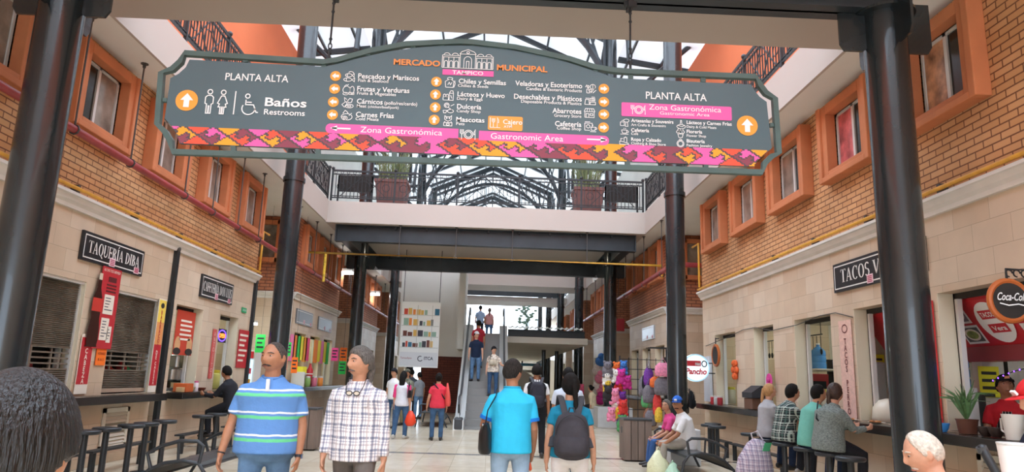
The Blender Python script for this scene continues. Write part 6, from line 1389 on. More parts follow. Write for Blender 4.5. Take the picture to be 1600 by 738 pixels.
for x, y, Y, w, h, m, lab in ((388.5, 536, 17.95, .16, .5, ORG, 'neon orange notice at the end of the cafe block'), (406.5, 537, 20.0, .26, .5, GRN, 'neon green notice hanging in the alley past the cafe'), (445, 569, 20.9, .14, .34, ORG, 'narrow neon orange notice beside the second column'), (460, 571, 21.3, .18, .46, ORG, 'neon orange notice below the striped papers, left of the juice jars'),
                          (523, 554, 27.0, .25, .48, PNK, 'neon pink notice at the far end of the juice stall'), (536.5, 554, 27.3, .26, .5, ORG, 'neon orange notice above the green one near the third column'), (534.5, 575, 27.2, .27, .48, GRN, 'neon green notice below the orange one near the third column'), (452, 546, 21.2, .1, .4, GRN, 'narrow neon green strip beside the second column')):
    p = at(x, y, Y); p.x = max(p.x, -8.5); paper(p, w, h, m, lab, 0)
cs_ = [(457, '#f07fb0'), (462, '#f28a3a'), (467, '#3ac25a'), (472, '#f0e640'), (477, '#f0a03a'), (481, '#e8467c')]; cs2 = [(494, '#f28a3a'), (499, '#f0e640'), (503.5, '#f07fb0'), (508, '#f0e640'), (512, '#3ac25a')]
for g_, (cs3, yy, wn) in enumerate(((cs_, 542, 'nearer'), (cs2, 548, 'farther'))):
    for k, (x, c) in enumerate(cs3):
        p = ax(x, yy + k * .8, -5.93); b = MB(); b.box(-5.96, -5.94, p.y - .24, p.y + .24, p.z - .42 + .05 * (k % 2), p.z + .36); o = b.build('paper_strip', mc('strip' + c, c, .7)); tag(o, f'{["hot pink", "orange", "green", "yellow", "amber", "red-pink"][k] if g_ == 0 else ["orange", "yellow", "pink", "second yellow", "green"][k]} paper strip hanging over the {wn} juice stall window', 'paper strip', 'paper strips of the juice stall')
jc = ['#b5432f', '#d9c65a', '#7fa35a', '#e2dccb', '#c86a7e', '#8a5a3a', '#e08a3a', '#cfd6d8']
for k, c in enumerate(jc): jar((-5.65 - .12 * (k % 2), 21.8 + k * .42, 1.055), .09, .32, mc('juice' + c, c, .3), mc('jarlid' + '#d8d8d4', '#d8d8d4'), f'blender jar of {["tomato-red", "pale yellow", "pale green", "milky white", "rose", "brown", "orange", "watery grey"][k]} drink on the juice counter', 'jar', 'juice_jar', 'jars on the juice counter')
cbox('display_case', -5.9, -5.52, 21.65, 21.75, 1.055, 1.5, CLEAR, 'clear display case at the near end of the juice counter', 'display case'); cbox('carton_box', -5.95, -5.7, 22.1, 22.6, 1.46, 1.66, YLW, 'bright yellow box above the juice jars', 'box')
cbox('wall_shelf', -5.98, -5.68, 21.95, 23.4, 1.43, 1.46, m_alu, 'narrow shelf over the juice counter', 'shelf')
solid('fire_extinguisher', [(.09, 0), (.1, .02), (.1, .5), (.05, .6), (.03, .7), (.05, .72)], (-5.85, 23.62, 1.06), m_red, 'red fire extinguisher on the pillar between the juice windows', 'fire extinguisher')
# ---- taco stall on the counter side
XW = XR
t = thing('menu_hood', (6.2, 6, 2.0), 'red slanted menu canopy with food pictures over the taco stall', 'menu board')
b = MB(); b.prism([(6.15, 2.08), (5.8, 2.6), (5.8, 2.68), (6.7, 2.68), (6.7, 1.92), (6.18, 1.92)], lambda u, v, w: (u, w, v), 5.6, 10.85); b.build('canopy', mc('canopy_red', '#c62630', .4), t)
b = MB(); b.prism([(6.13, 2.08), (6.17, 2.08), (6.18, 1.9), (6.14, 1.9)], lambda u, v, w: (u, w, v), 5.6, 10.85); b.build('lower_valance', mc('valance_maroon', '#8f3a3e', .6), t)
sl = Vector((-.35, 0, .52)); PH = Plane((6.143, 10.85, 2.085), (0, -1, 0), sl.normalized()); LH = sl.length
for a0, a1, c, nm in ((1.2, 1.75, '#e9e4d8', 'text_panel'), ):
    b = MB(); flat(b, PH, [(1.3, .04), (1.9, .04), (1.8, .58), (1.3, .58)], .006); b.build('menu_panel', m_w, t); lettering(PH, 'Salsas', 1.5, 1.86, .28, .09, m_dark, t, .012, 0, .2)
for a0, b0, m2, lab in ((1.95, .33, '#b86a3e', 0), (1.99, .04, '#8d9a4a', 1)):
    b = MB(); flat(b, PH, [(a0, b0), (a0 + .36, b0), (a0 + .36, b0 + .26), (a0, b0 + .26)], .006); b.build('dish_photo', m_w, t)
    b = MB(); flat(b, PH, [(a0 + .03, b0 + .03), (a0 + .33, b0 + .03), (a0 + .33, b0 + .23), (a0 + .03, b0 + .23)], .008); b.build('dish_backdrop', mc('dish_bg' + str(lab), '#7a6a78' if not lab else '#5c5a58'), t)
    b = MB(); flat(b, PH, arc(a0 + .18, b0 + .13, .13, .085, 0, 360, 16)[:-1], .01); b.build('dish_plate', m_cream, t); b = MB(); flat(b, PH, arc(a0 + .18, b0 + .13, .1, .06, 0, 360, 12)[:-1], .012); b.build('dish_food', mc('food' + m2, m2, noise=.5, scale=20), t)
b = MB(); flat(b, PH, arc(2.68, .31, .26, .28, 0, 360, 28)[:-1], .008); b.build('oval_logo', m_w, t)
b = MB(); flat(b, PH, [(2.52, .36), (2.78, .36), (2.78, .48), (2.52, .48)], .011); flat(b, PH, [(2.54, .17), (2.84, .17), (2.84, .29), (2.54, .29)], .011); b.build('logo_block', m_red, t); lettering(PH, 'TACOS', 2.54, 2.76, .39, .06, m_w, t, .014, .02); lettering(PH, 'Vera', 2.58, 2.81, .2, .06, m_w, t, .014, .02)
b = MB(); flat(b, PH, [(3.0, .3), (3.4, .3), (3.4, .58), (3.0, .58)], .006); flat(b, PH, [(3.02, .03), (3.42, .03), (3.42, .26), (3.02, .26)], .006); b.build('menu_panel', m_w, t)
t = thing('round_sign', (5.15, 6.85, 2.42), 'round black sign with an orange rim and white cursive lettering on an iron bracket', 'sign'); PCK = Plane((5.17, 6.82, 2.42), (1, 0, 0), (0, 0, 1))
b = MB(); b.tube([(5.17, 6.83, 2.42), (5.17, 6.87, 2.42)], .2, 32, ref=(1, 0, 0)); b.build('disc', m_dark, t, smooth=True)
b = MB(); b.tube([(5.17 + .2 * math.cos(R_(e)), 6.85, 2.42 + .2 * math.sin(R_(e))) for e in range(0, 360, 12)], .03, 8, ref=(0, 1, 0), closed=True); b.build('rim', mc('rim_orange', '#b5602a', .5), t, smooth=True); lettering(PCK, 'Coca-Cola', -.15, .15, -.0, .075, m_w, t, .016, .015, .45)
b = MB(); stroke(b, PCK, [(-.13, -.03), (-.04, -.05), (.06, -.035), (.15, -.055)], .012, .016); b.build('swash', m_w, t)
b = MB(); b.tube([(5.17, 6.85, 2.63), (5.17, 6.85, 2.74), (5.5, 6.85, 2.74)], .014, 6)
for q in range(4): b.tube([(5.2 + q * .08 + .035 * math.cos(R_(e)), 6.85, 2.7 + .035 * math.sin(R_(e))) for e in range(0, 300, 30)], .008, 5, ref=(0, 1, 0))
b.build('iron_bracket', m_iron, t)
t = thing('menu_banner', (5.46, 10.6, 1.1), 'tall pink-white pillar banner reading TACOS PERRO downwards', 'banner'); PRW = Plane((XR - .012, 0, 0), (0, -1, 0), (0, 0, 1))
b = MB(); slab(b, PRW, -10.97, -10.58, 1.07, 2.55, 0, .01); b.build('sheet', mc('banner_blush', '#e3bdae', .6, noise=.12, scale=30), t); vtext(t, 'TACOS PERRO', -10.9, -10.66, 2.28, .105, mc('letter_maroon', '#6a3030'), PRW)
b = MB(); stroke(b, PRW, arc(-10.78, 2.42, .08, .06, 0, 360, 12)[:-1], .02, .013, True); b.build('bull_emblem', MATS['letter_maroon'], t)
b = MB(); slab(b, PRW, -8.74, -8.56, 1.07, 2.62, 0, .012); tag(b.build('pillar_banner', mc('banner_scarlet', '#cf3030', .5)), 'narrow scarlet strip banner beside the nearest counter column', 'banner')
SC_ = 1.056
water_jug((6.0, 8.98, 1.57), 'blue water jug on a stand in the taco stall beside the column'); cbox('jug_stand', 5.86, 6.14, 8.84, 9.08, 1.07, 1.57, m_alu, 'white stand under the blue water jug in the taco stall', 'stand')
water_jug((6.2, 13.25, 1.86), 'blue water jug on a shelf in the window beside the plaid-shirted customer'); cbox('wall_shelf', 6.0, 6.5, 12.9, 14.2, 1.83, 1.86, m_alu, 'shelf carrying the blue water jug and jars', 'shelf')
t = thing('potted_plant', (5.4, 8.0, SC_), 'spiky green potted plant on the taco counter', 'plant'); MB().lathe([(.09, 0), (.11, .14), (.12, .16), (.1, .16)], (5.4, 8.0, SC_), 16).build('pot', mc('pot_brown', '#6a4030'), t, smooth=True); b = MB()
for k in range(34):
    e = rnd.uniform(0, 6.28); l = rnd.uniform(.3, .5); o = rnd.uniform(.3, 1.1); p = Vector((5.4, 8.0, SC_ + .15)); d = Vector((math.cos(e), math.sin(e), 0))
    b.tube([p, p + d * l * .35 * o + Vector((0, 0, l * .6)), p + d * l * .8 * o + Vector((0, 0, l * (1.1 - .5 * o)))], [(.012, .004), (.013, .003), (.002, .002)], 4)
b.build('leaves', mc('leaf_green', '#5a7d4c', .5, noise=.35, scale=14), t)
bowl((5.3, 8.38, SC_), .085, .09, mc('bowl_blue', '#2f7fb5'), 'teal-blue bowl on the taco counter nearest the column'); bowl((5.24, 8.2, SC_), .08, .1, mc('bowl_blue2', '#3a86c8'), 'second blue bowl on the taco counter, next to the plant')
for k, y in enumerate((7.62, 7.46)): bowl((5.34, y, SC_), .08, .1, mc('stone_bowl', '#3a2c26'), 'dark stone salsa bowl on the taco counter, ' + ('next to the plant' if not k else 'next to the pitcher'), 'stone salsa bowls')
t = thing('pitcher', (5.3, 7.15, SC_), 'milky white plastic pitcher on the taco counter', 'pitcher'); MB().lathe([(.075, 0), (.095, .22), (.1, .25), (.088, .24), (.07, .01)], (5.3, 7.15, SC_), 18).build('vessel', mc('pitcher_white', '#d9d6cc', .4), t, smooth=True); b = MB(); b.tube([(5.3, 7.24, 1.27), (5.3, 7.32, 1.25), (5.3, 7.32, 1.14), (5.3, 7.23, 1.1)], .012, 6); b.build('handle', MATS['pitcher_white'], t)
jar((5.62, 7.2, 1.07), .1, .3, mc('tub_white', '#e2e0d8'), mc('tub_white', '#e2e0d8'), 'tall white tub behind the pitcher', 'tub', 'white_tub')
bowl((5.28, 6.55, SC_), .17, .14, mc('bowl_magenta', '#d8258a', .35), 'large magenta plastic bowl on the taco counter'); bowl((5.33, 6.86, SC_), .12, .12, mc('bowl_paleyellow', '#e0d890'), 'pale yellow bag-lined bowl beside the magenta bowl')
cup((5.36, 8.46, SC_), .045, .14, mc('tumbler_red', '#c0303a'), 'red and white tumbler by the column on the taco counter')
paper(Vector((6.62, 9.28, 1.66)), .28, .4, YLW, 'bright yellow notice on the back post of the taco stall', 0, 4); paper(Vector((6.35, 11.5, 1.9)), .25, .36, YLW, 'small yellow notice at the far side of the taco stall', 0, 3)
for x, y, lab in ((6.55, 9.3, 'nearer the column'), (7.05, 9.3, 'farther from the column')): cbox('stall_post', x, x + .3, y, y + .2, 0, 3.09, m_alu, f'white square post inside the taco stall, {lab}', 'post')
solid('plastic_drum', [(.22, 0), (.24, .05), (.24, .85), (.2, .9), (.05, .92)], (6.3, 9.35, .62), mc('drum_dark', '#22252b'), 'dark plastic drum inside the taco stall', 'drum', 22); cbox('drum_stand', 6.0, 6.5, 9.1, 9.6, 0, .62, m_dark, 'dark stand under the plastic drum', 'stand')
t = thing('light_string', (6.0, 6, 1.8), 'string of small violet lights under the red menu canopy', 'lights'); b = MB(); b2 = MB()
pts = [(6.0, 8.35 - k * .09, 1.66 + .14 * abs(math.sin(k * .21)) + .0) for k in range(30)]; b.tube(pts, .006, 4); b.build('wire', m_iron, t); [b2.ball(p, .009, 6, 4) for p in pts]; b2.build('bulbs', mc('led_violet', '#6a3cff', emit=6.), t)
b = MB(); b.lathe([(.2, 0), (.22, .04), (.2, .2), (.12, .3), (.02, .33)], (5.8, 10.3, 1.06), 18); tag(b.build('comal_cover', mc('cream_enamel', '#ddd6c2', .3), smooth=True), 'cream domed lid beyond the counter window of the taco stall', 'lid')
cbox('juicer', 6.02, 6.32, 11.2, 11.5, 1.07, 1.95, mc('appliance_white', '#cfcfcb', .35), 'white upright appliance in the taco stall window', 'appliance', bevel=.03)
for k, (x, y) in enumerate(((5.3, 9.2), (5.32, 9.75), (5.3, 10.4))): t = thing('plate', (x, y, SC_), f'plate of food on the eating counter, {("before the woman in grey knit", "before the seafoam tee customer", "before the plaid-shirted customer")[k]}', 'plate'); MB().lathe([(.05, 0), (.11, .018), (.115, .02), (.05, .008)], (x, y, SC_), 18).build('dish', m_cream, t, smooth=True); b = MB(); [b.ball((x + rnd.uniform(-.05, .05), y + rnd.uniform(-.05, .05), SC_ + .025), (.03, .03, .018), 8, 5) for _ in range(5)]; b.build('food', mc('food_brown', '#a8703c', noise=.5, scale=30), t)
# cash register window, drinks window, sweets window
t = thing('cash_register', (5.35, 14.3, 1.06), 'dark cash register on a brown box in the counter window', 'cash register'); MB().box(5.22, 5.48, 14.1, 14.55, 1.055, 1.27).build('drawer_box', mc('box_brown', '#6d4c3a'), t, bevel=.008); b = MB(); b.prism([(5.2, 1.275), (5.48, 1.275), (5.48, 1.5), (5.4, 1.52), (5.2, 1.38)], lambda u, v, w: (u, w, v), 14.05, 14.6); b.build('keyboard', mc('register_dark', '#2c2e33'), t)
t = thing('paper_flower', (5.4, 13.6, 1.62), 'bright pink paper flower bow by the cash register', 'flower'); b = MB()
for k in range(16): e = k * .4; b.tube([(5.4, 13.6, 1.62), (5.38, 13.6 + .14 * math.cos(e), 1.62 + .13 * math.sin(e))], [(.01, .03), (.008, .045)], 6, rnd=.4)
b.build('petals', mc('flower_pink', '#d8489c', .7), t); MB().ball((5.37, 13.6, 1.62), .04, 8, 6).build('centre', mc('flower_core', '#b8307c'), t); MB().cyl((5.42, 13.6, 1.06), (5.42, 13.6, 1.58), .01, 6).build('stem', m_iron, t)
for k, (y, c) in enumerate(((17.0, '#b8323a'), (16.75, '#c8c8c4'), (16.5, '#a83038'))): jar((5.36, y, SC_), .065, .2, mc('tub' + c, c), mc('lid_white2', '#dedad2'), f'{("red", "white", "dark red")[k]} tub with white lid on the far end of the eating counter', 'tub', 'plastic_tub')
PR2 = Plane((5.46, 16.9, 2.1), (1, 0, 0), (0, 0, 1))
t = thing('round_sign', (5.4, 16.95, 2.2), 'small oval orange and black sign hanging at the farthest counter window', 'sign'); b = MB(); b.tube([(5.4, 16.9, 2.2), (5.44, 16.9, 2.2)], .24, 28, ref=(0, 1, 0)); b.build('disc', m_dark, t); b = MB(); b.tube([(5.42, 16.9 + .24 * math.cos(R_(e)), 2.2 + .24 * math.sin(R_(e))) for e in range(0, 360, 15)], .035, 6, ref=(1, 0, 0), closed=True); b.build('rim', MATS['rim_orange'], t); b = MB(); b.bar((5.42, 16.9, 2.44), (5.42, 16.9, 2.62), .02); b.bar((5.42, 16.9, 2.6), (5.5, 16.9, 2.6), .02); b.build('bracket', m_iron, t)
b = MB(); [b.ball((5.46, 15.74 + .1 * math.cos(k * 1.05), 1.85 + .16 * math.sin(k * 1.05)), (.05, .08, .08), 8, 6) for k in range(7)]; tag(b.build('garland', mc('garland_orange', '#e2622a', .7, noise=.4, scale=12)), 'orange garland decoration in the farthest counter window', 'decoration')
for k, (y, z, h) in enumerate(((17.6, 1.07, .4), (13.2, 1.07, .36), (12.6, 1.07, .42), (13.7, 1.86, .3))): jar((6.0, y, z), .11, h, mc('jar_clear', '#bdbba8', .2), mc('jarlid_y', '#d8cf5a'), ('clear jar with yellow lid in the farthest counter window', 'clear jar behind the plaid-shirted customer', 'tall clear jar behind the seafoam tee customer', 'small clear jar on the shelf beside the blue water jug')[k])
t = thing('refrigerator', (6.6, 12.3, 0), 'dark red drinks refrigerator behind the plaid-shirted customer', 'refrigerator'); MB().box(6.25, 7.0, 14.55, 15.15, 0, 1.8).build('cabinet', mc('fridge_red', '#8c2228'), t, bevel=.01); MB().box(6.4, 6.93, 14.52, 14.55, .3, 1.65).build('glass_door', mc('fridge_glass', '#1d2228', .1), t); MB().cyl((6.36, 14.5, .7), (6.36, 14.5, 1.2), .012, 6).build('handle', m_alu, t)
for k, (y, wd) in enumerate(((13.6, 'jug window'), (15.6, 'cash register window'), (17.2, 'farthest window'))):
    t = thing('hanging_rack', (6.2, y, 2.45), f'iron rack of hanging utensils in the {wd}', 'rack'); b = MB(); b.bar((6.2, y - .55, 2.5), (6.2, y + .55, 2.5), .02); [b.cyl((6.2, y + s * .5, 2.5), (6.2, y + s * .5, 3.09), .008, 5) for s in (-1, 1)]; b.build('rail', m_iron, t)
    for q in range(7): b = MB(); yy = y - .48 + q * .16; b.cyl((6.2, yy, 2.48), (6.2, yy, 2.22), .007, 5); b.ball((6.2, yy, 2.18), (.02, .05, .06), 8, 6); b.build('utensil', m_iron, t)
for k, (y, z) in enumerate(((12.0, 1.3), (14.1, 1.5), (16.4, 1.4), (9.5, 1.4), (6.8, 1.4))):
    t = thing('storage_shelf', (8.3, y, 0), f'dark shelf unit at the back of the stalls, {ord_[k]} along', 'shelf', 'shelf units at the back of the stalls'); b = MB()
    for zz in (.4, .9, 1.4, 1.9): b.box(8.2, 8.65, y - .7, y + .7, zz, zz + .03)
    for s in (-1, 1): b.box(8.2, 8.65, y + s * .7 - .02, y + s * .7 + .02, 0, 2.2)
    b.build('frame', m_dark, t); b = MB(); [b.box(8.25, 8.5, y - .6 + q * .2, y - .6 + q * .2 + rnd.uniform(.08, .17), zz + .03, zz + rnd.uniform(.15, .36), rnd.randrange(4)) for q in range(6) for zz in (.9, 1.4, 1.9)]; b.build('packets', [mc('pk1', '#8a3a34'), mc('pk2', '#c9c2ae'), mc('pk3', '#41566e'), mc('pk4', '#b98a3c')], t)
# ---- round lit sign by the second column
t = thing('light_box_sign', (4.95, 17.3, 1.9), 'round white lit shop sign with red lettering sticking out beyond the second column', 'sign'); b = MB(); b.tube([(5.02, 17.2, 1.9), (5.02, 17.32, 1.9)], .33, 36, ref=(1, 0, 0)); b.build('light_box', mc('lightbox_white', '#e4f2fa', .4, emit=.55), t)
PLB = Plane((5.02, 17.195, 1.9), (1, 0, 0), (0, 0, 1)); b = MB(); stroke(b, PLB, arc(0, 0, .315, .315, 0, 360, 36)[:-1], .03, .002, True); b.build('rim_line', mc('sky_rim', '#9cc8e0', emit=.5), t)
b = MB(); flat(b, PLB, rrect(-.26, .12, .04, .17, .02), .004); b.build('red_strip', mc('sign_red', '#d2323c'), t); lettering(PLB, 'nas', -.02, .1, .065, .08, m_w, t, .008, .03); lettering(PLB, 'Pancho', -.26, .26, -.15, .13, MATS['sign_red'], t, .006, .04, .15); b = MB(); stroke(b, PLB, arc(.2, .1, .06, .07, 0, 360, 10)[:-1], .025, .006, True); b.build('mascot_outline' if False else 'small_emblem', m_dark, t)
b = MB(); [b.bar((5.3, 17.26, z), (5.5, 17.26, z), .025) for z in (1.78, 2.02)]; b.build('bracket', m_iron, t)
cbox('pale_panel', 5.4, 5.48, 17.4, 17.85, 1.1, 2.2, mc('panel_pale', '#cdd3da'), 'pale upright panel behind the lit round sign', 'panel')
# ---- toy and bag stall, second block
toyc = {'magenta': '#c8308c', 'purple': '#6a2f8c', 'red': '#d23a34', 'white': '#e6e2da', 'pink': '#e88aa8', 'yellow': '#e0b83a', 'blue': '#3f78c0', 'grey': '#6f6a70', 'green': '#4f9a5c', 'orange': '#dd6a2c', 'black': '#2a2628', 'brown': '#7a4e34'}
pt = [(949, 580, 'grey'), (948, 594, 'white'), (949, 606, 'yellow'), (950, 618, 'black'), (962, 590, 'white'), (963, 579, 'orange'), (970, 592, 'magenta'), (974, 577, 'blue'), (966, 607, 'red'), (960, 622, 'pink'), (972, 625, 'purple'), (962, 637, 'white'), (973, 640, 'red'), (955, 650, 'pink'), (970, 655, 'purple'), (972, 664, 'green'), (980, 600, 'magenta'), (966, 648, 'yellow')]
for k, (x, y, c) in enumerate(pt):
    p = at(x, y, 21.55 + .05 * (k % 3)); s = .17 if k % 3 else .2; t = thing('plush_toy', p, f'{c} plush toy in the toy display, {"upper" if y < 600 else "middle" if y < 635 else "lower"} part, {["round", "long-eared", "small", "fluffy", "floppy", "stout"][k % 6]} one', 'toy', 'plush toys of the display'); m = mc('toy_' + c, toyc[c], .9, noise=.2, scale=15, bump=.3)
    MB().ball(p, (s * .85, s * .6, s * .9), 12, 8).ball(p + Vector((s * .5, -.02, -s * .7)), s * .35, 8, 6).ball(p + Vector((-s * .5, -.02, -s * .7)), s * .35, 8, 6).build('body', m, t, smooth=True)
    MB().ball(p + Vector((0, -.07, s * .8)), s * .62, 10, 8).ball(p + Vector((s * .45, -.05, s * 1.3)), s * .25, 8, 6).ball(p + Vector((-s * .45, -.05, s * 1.3)), s * .25, 8, 6).build('head', m, t, smooth=True)
    MB().ball(p + Vector((s * .2, -.07 - s * .56, s * .9)), .016, 6, 4).ball(p + Vector((-s * .2, -.07 - s * .56, s * .9)), .016, 6, 4).build('eyes', m_dark, t)
t = thing('display_rack', (5.05, 21.7, 0), 'black wire rack holding the plush toys', 'rack'); b = MB(); [b.bar((4.0 + q * .28, 21.8, .35), (4.0 + q * .28, 21.8, 2.25), .02) for q in range(6)]; [b.bar((4.0, 21.8, .4 + q * .3), (5.4, 21.8, .4 + q * .3), .02) for q in range(7)]; [b.bar((x, 21.8, 0), (x, 21.8, 2.3), .04) for x in (4.0, 5.4)]; b.build('wire_grid', m_iron, t)
hg_ = [(988, 598, 'grey', .3, .75), (997, 592, 'black', .2, .6), (1002, 585, 'purple', .16, .6), (1000, 622, 'green', .25, .5), (1007, 612, 'grey', .22, .6), (1003, 648, 'brown', .22, .6), (1012, 650, 'grey', .18, .5), (1025, 595, 'orange', .2, .35), (1027, 628, 'red', .14, .7), (1029, 645, 'yellow', .12, .5), (1034, 600, 'grey', .24, .6), (1036, 575, 'pink', .26, .45)]
for k, (x, y, c, w, h) in enumerate(hg_):
    p = at(x, y, 20.6 - .05 * k); p.x = max(4.6, p.x); t = thing('hanging_bag', p, f'{c} {["woven", "leather", "cloth"][k % 3]} bag hung in front of the bag stall, {"upper row" if y < 610 else "lower row"}, {ord_[k]} from the toys', 'bag', 'bags hung at the stall front'); m = mc('bag_' + c, toyc[c], .7, noise=.3, scale=18, bump=.3)
    MB().tube([p + Vector((0, 0, -h / 2)), p + Vector((0, 0, -h * .3)), p + Vector((0, 0, h * .1)), p + Vector((0, 0, h * .28))], [(w * .8, .06), (w * .95, .08), (w * .85, .06), (w * .5, .03)], 12, (1, 0, 0), rnd=.4).build('bag', m, t, smooth=True); MB().tube([p + Vector((-w * .4, 0, h * .25)), p + Vector((0, 0, h * .62)), p + Vector((w * .4, 0, h * .25))], .012, 5).build('strap', m, t)
t = thing('display_rail', (4.9, 20.4, 0), 'tall iron rail stand from which the bags hang', 'rack'); b = MB(); [b.bar((5.2, y, 0), (5.2, y, 2.5), .04) for y in (19.9, 20.8)]; [b.bar((5.2, 19.9, z), (5.2, 20.8, z), .03) for z in (1.2, 1.9, 2.5)]; [b.bar((4.55, y, z), (5.2, y, z), .02) for y in (20.1, 20.35, 20.6) for z in (1.2, 1.9, 2.5)]; b.build('stand', m_iron, t)
for k, (x, y, Y, c) in enumerate(((939, 565, 30.5, 'blue'), (934, 580, 30.7, 'white'), (938, 592, 30.4, 'pink'), (935, 604, 30.6, 'white'), (941, 612, 30.5, 'pink'), (938, 625, 30.4, 'magenta'))): p = at(x, y, Y); t = thing('plush_toy', p, f'{c} plush toy in the far toy column past the third column, {ord_[k]} from the top', 'toy'); m = mc('toy_' + c, toyc[c]); MB().ball(p, (.25, .2, .22), 10, 8).build('body', m, t, smooth=True); MB().ball(p + Vector((0, -.1, .2)), .15, 8, 6).build('head', m, t, smooth=True)
cbox('toy_pole', 4.95, 5.05, 30.75, 30.85, 0, 3.6, m_iron, 'pole carrying the far toy column', 'pole')
for k, (x, y, c, w, h) in enumerate(((890, 1.5, '#b8325c', .5, .38), (889, 1.14, '#d8943a', .55, .34), (895, .795, '#a8624a', .9, .35), (906, 1.17, '#c84a6c', .3, .4), (876, .82, '#b0402c', .3, .4))): p = at(x, 600, 30.0); p.z = y; cbox('goods_carton', p.x - w / 2, p.x + w / 2, 29.8, 30.3, p.z - h / 2, p.z + h / 2, mc('carton' + c, c, .6, noise=.4, scale=12), f'{["crimson", "amber", "brown", "rose", "rust"][k]} patterned carton in the far goods stack behind the white-tee man', 'box', 'far stacked cartons')
cbox('goods_table', 2.3, 4.0, 29.7, 30.4, 0, .62, m_dark, 'dark table under the far goods', 'table')
paper(at(966, 508, 31.2), .55, .55, mc('flag_red', '#c84048'), 'red paper banner hung in the alley past the toy stall', 0, 0)
cb = [ax(x, y, XR - .02) for x, y in ((1103, 541), (1120, 534), (1140, 526), (1160, 516), (1180, 512), (1205, 517), (1245, 508), (1280, 494), (1305, 489), (1332, 496))]
t = thing('wall_cable', cb[0], 'thin dark cable draped along the stone above the counter windows', 'cable'); b = MB(); b.tube(cb, .008, 5); b.build('cable', m_rod, t)
# ---- things on the floor and in hands
cbox('low_stool', 3.65, 4.05, 26.1, 26.5, 0, .52, m_conc, 'low grey block stool under the woman in the cream blouse', 'stool')
t = thing('woven_shopper', (4.12, 10.75, 0), 'big checked woven shopping bag standing by the stools', 'bag'); b = MB(); b.tube([(4.05, 10.95, .02), (4.05, 10.95, .12), (4.07, 10.95, .4), (4.12, 10.95, .62), (4.14, 10.95, .7)], [(.27, .2), (.3, .23), (.26, .2), (.17, .13), (.1, .07)], 18, (1, 0, 0), rnd=.2); b.build('bag', stripes('shopper_check', '#bdb2be', [(.1, .3, '#6d6484'), (.55, .62, '#e8e2e6'), (.8, .88, '#8a5a72')], .07, 2, (0, .07, [(.1, .3, '#6d6484'), (.55, .62, '#e8e2e6'), (.8, .88, '#8a5a72')])), t, smooth=True)
b = MB(); b.obox((4.2, 10.8, .62), (.06, .02, 0), (.0, .004, .0), (.02, 0, .06)); b.build('green_tag', mc('tag_green', '#4fb07c'), t); b = MB(); b.tube([(4.05, 10.95, .68), (4.02, 10.95, .8), (4.12, 10.95, .84), (4.2, 10.95, .7)], .012, 6); b.build('handle', mc('shopper_handle', '#d8d4dc'), t)
for k, (x, y, r, c, lab) in enumerate(((2.86, 12.05, .2, '#dfe0b8', 'pale yellow plastic shopping bag at the feet of the sitting couple'), (2.98, 11.6, .13, '#b8dcc0', 'pale green plastic shopping bag by the bench leg'))):
    t = thing('carrier_bag', (x, y, 0), lab, 'bag'); b = MB(); b.tube([(x, y, .01), (x, y, .06), (x, y, r * 1.0), (x, y, r * 1.6), (x + .03, y, r * 2.0)], [(r * .8, r * .7), (r, r * .9), (r * .95, r * .8), (r * .5, r * .35), (r * .35, r * .12)], 14, (1, 0, 0), rnd=.3); b.build('bag', mc('poly' + c, c, .35, bump=.8, bscale=14), t, smooth=True); b = MB(); b.tube([(x - r * .3, y, r * 1.8), (x, y, r * 2.35), (x + r * .35, y, r * 1.8)], [(.02, .005)] * 3, 6); b.build('handle', MATS['poly' + c], t)
p = at(1586, 740, 3.66); t = thing('white_tumbler', p, 'tall white cup held in the outstretched hand at the photo edge', 'cup'); MB().lathe([(.05, -.1), (.068, .14), (.06, .14), (.045, -.09)], p, 20).build('vessel', m_w, t, smooth=True); MB().tube([p + Vector((0, 0, .141)), p + Vector((0, 0, .15))], .07, 20).build('lid', m_alu, t)
p = at(1560, 745, 3.3); q = at(1534, 700, 3.35); t = thing('walking_cane', p, 'black slanting cane end beside the outstretched hand', 'cane'); MB().tube([(p.x, p.y, .0), p, q], .02, 10, rnd=.8).build('shaft', m_iron, t, smooth=True); MB().tube([q + Vector((-.004, 0, .005)), q + Vector((.006, 0, -.02))], .024, 10).build('grip', m_rub, t)
# ---- planters on the middle bridge and at the far opening
for x0, x1, yt, yb, lab in ((584, 636, 275, 320, 'shutter side'), (895, 944, 287, 332, 'counter side')):
    p = at((x0 + x1) / 2, yb, 23.3); w = (x1 - x0) / 2 / 1098 * 23.3 * 1.0; z0 = 6.905; z1 = 8.0; t = thing('potted_plant', (p.x, 23.6, z0), f'large square terracotta planter with tall grass on the middle bridge, {lab}', 'plant', 'planters on the bridge')
    b = MB(); b.tube([(p.x, 23.6, z0), (p.x, 23.6, z1 - .12), (p.x, 23.6, z1 - .1), (p.x, 23.6, z1)], [w * 1.05, w * 1.36, w * 1.44, w * 1.44], 4, (1, 1, 0)); b.build('planter', mc('terracotta_dark', '#6e4a44', .8, noise=.2, scale=5), t)
    b = MB()
    for k in range(90): e = rnd.uniform(0, 6.28); r = rnd.uniform(0, w * .8); l = rnd.uniform(.8, 1.5); s = Vector((p.x + r * math.cos(e), 23.6 + r * math.sin(e), z1 - .02)); d = Vector((math.cos(e), math.sin(e), 0)) * rnd.uniform(.1, .5); b.tube([s, s + d * .4 + Vector((0, 0, l * .6)), s + d * 1.2 + Vector((0, 0, l))], [.014, .011, .003], 4)
    b.build('grass_blades', mc('reed_green', '#6f7d56', .6, noise=.4, scale=6), t)
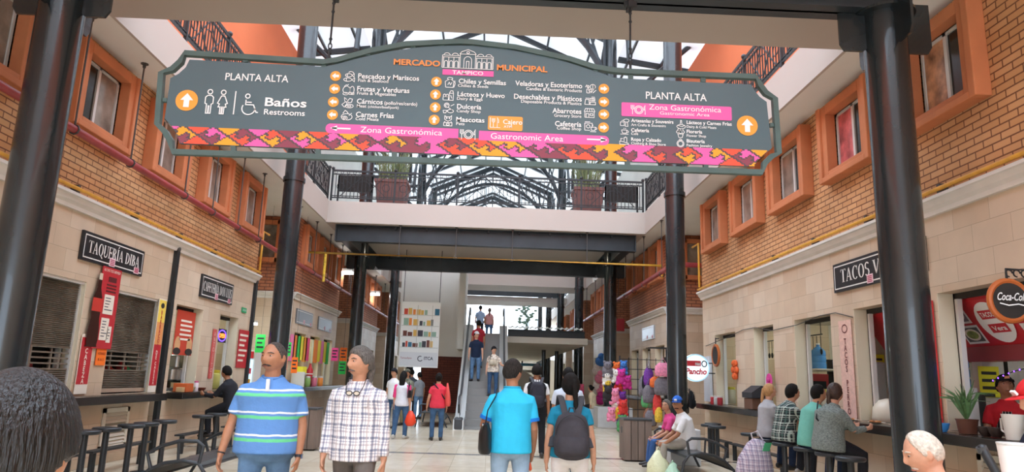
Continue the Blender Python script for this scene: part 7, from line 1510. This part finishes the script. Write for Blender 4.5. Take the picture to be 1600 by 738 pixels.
p = at(823, 511, 33); p.z = EZ1; t = thing('potted_plant', p, 'small potted shrub on the deck edge against the bright opening', 'plant'); MB().lathe([(.2, 0), (.3, .42), (.33, .45), (.28, .44)], p, 16).build('pot', mc('pot_dull', '#9a6a62'), t, smooth=True); b = MB()
for k in range(40): e = rnd.uniform(0, 6.28); l = rnd.uniform(.4, 1.2); q = p + Vector((math.cos(e) * rnd.uniform(.1, .5), math.sin(e) * .4, .45 + l)); b.tube([p + Vector((0, 0, .4)), q], [.008, .005], 4); b.ball(q, (.09, .09, .05), 6, 4)
b.build('foliage', mc('shrub_green', '#7f9c88', .6), t)
paper(at(737, 467, 46), .9, .18, m_dark, 'small dark hanging direction sign at the bright opening', 0, 0, cat='sign')
# ---- back of the hall
struct('wall_back', holed(MB(), 0, .2, -6, 5.5, 0, 3.2, [(-.4, 1.6, 0, 2.2)]), m_white, 'white end wall of the hall below the bright opening', 'wall').matrix_world = Matrix.Translation((0, 61.9, 0)) @ Matrix.Rotation(R_(-90), 4, 'Z') @ Matrix.Scale(-1, 4, (0, 1, 0))
for k, (z, c) in enumerate(((2.3, '#5fa8c8'), (1.9, '#d8d8d4'), (1.5, '#d8582c'), (1.1, '#7f98a8'))): cbox('shop_shelf', .6, 3.4, 44.0, 44.4, z, z + .16, mc('farshelf' + c, c), f'{["pale blue", "white", "orange", "grey-blue"][k]} band of goods on the far shelf under the deck', 'shelf', 'far shelf bands', .0)
for x in (.55, 2.0, 3.4): cbox('shelf_upright', x, x + .08, 44.1, 44.3, 0, 2.6, m_dark, f'dark upright of the far shelf under the deck, {["nearest the escalator", "middle one", "farthest from the escalator"][[.55, 2.0, 3.4].index(x)]}', 'post')
t = thing('arch_panel', (1.5, 40, 0), 'white arched panel at the far end under the deck', 'panel'); b = MB(); b.prism([(0.3, 0)] + [(1.5 + 1.15 * math.cos(R_(e)), 1.2 + .8 * math.sin(R_(e))) for e in range(180, -1, -15)] + [(2.7, 0)], lambda u, v, w: (u, w, v), 39.95, 40.05); b.build('board', m_white, t)
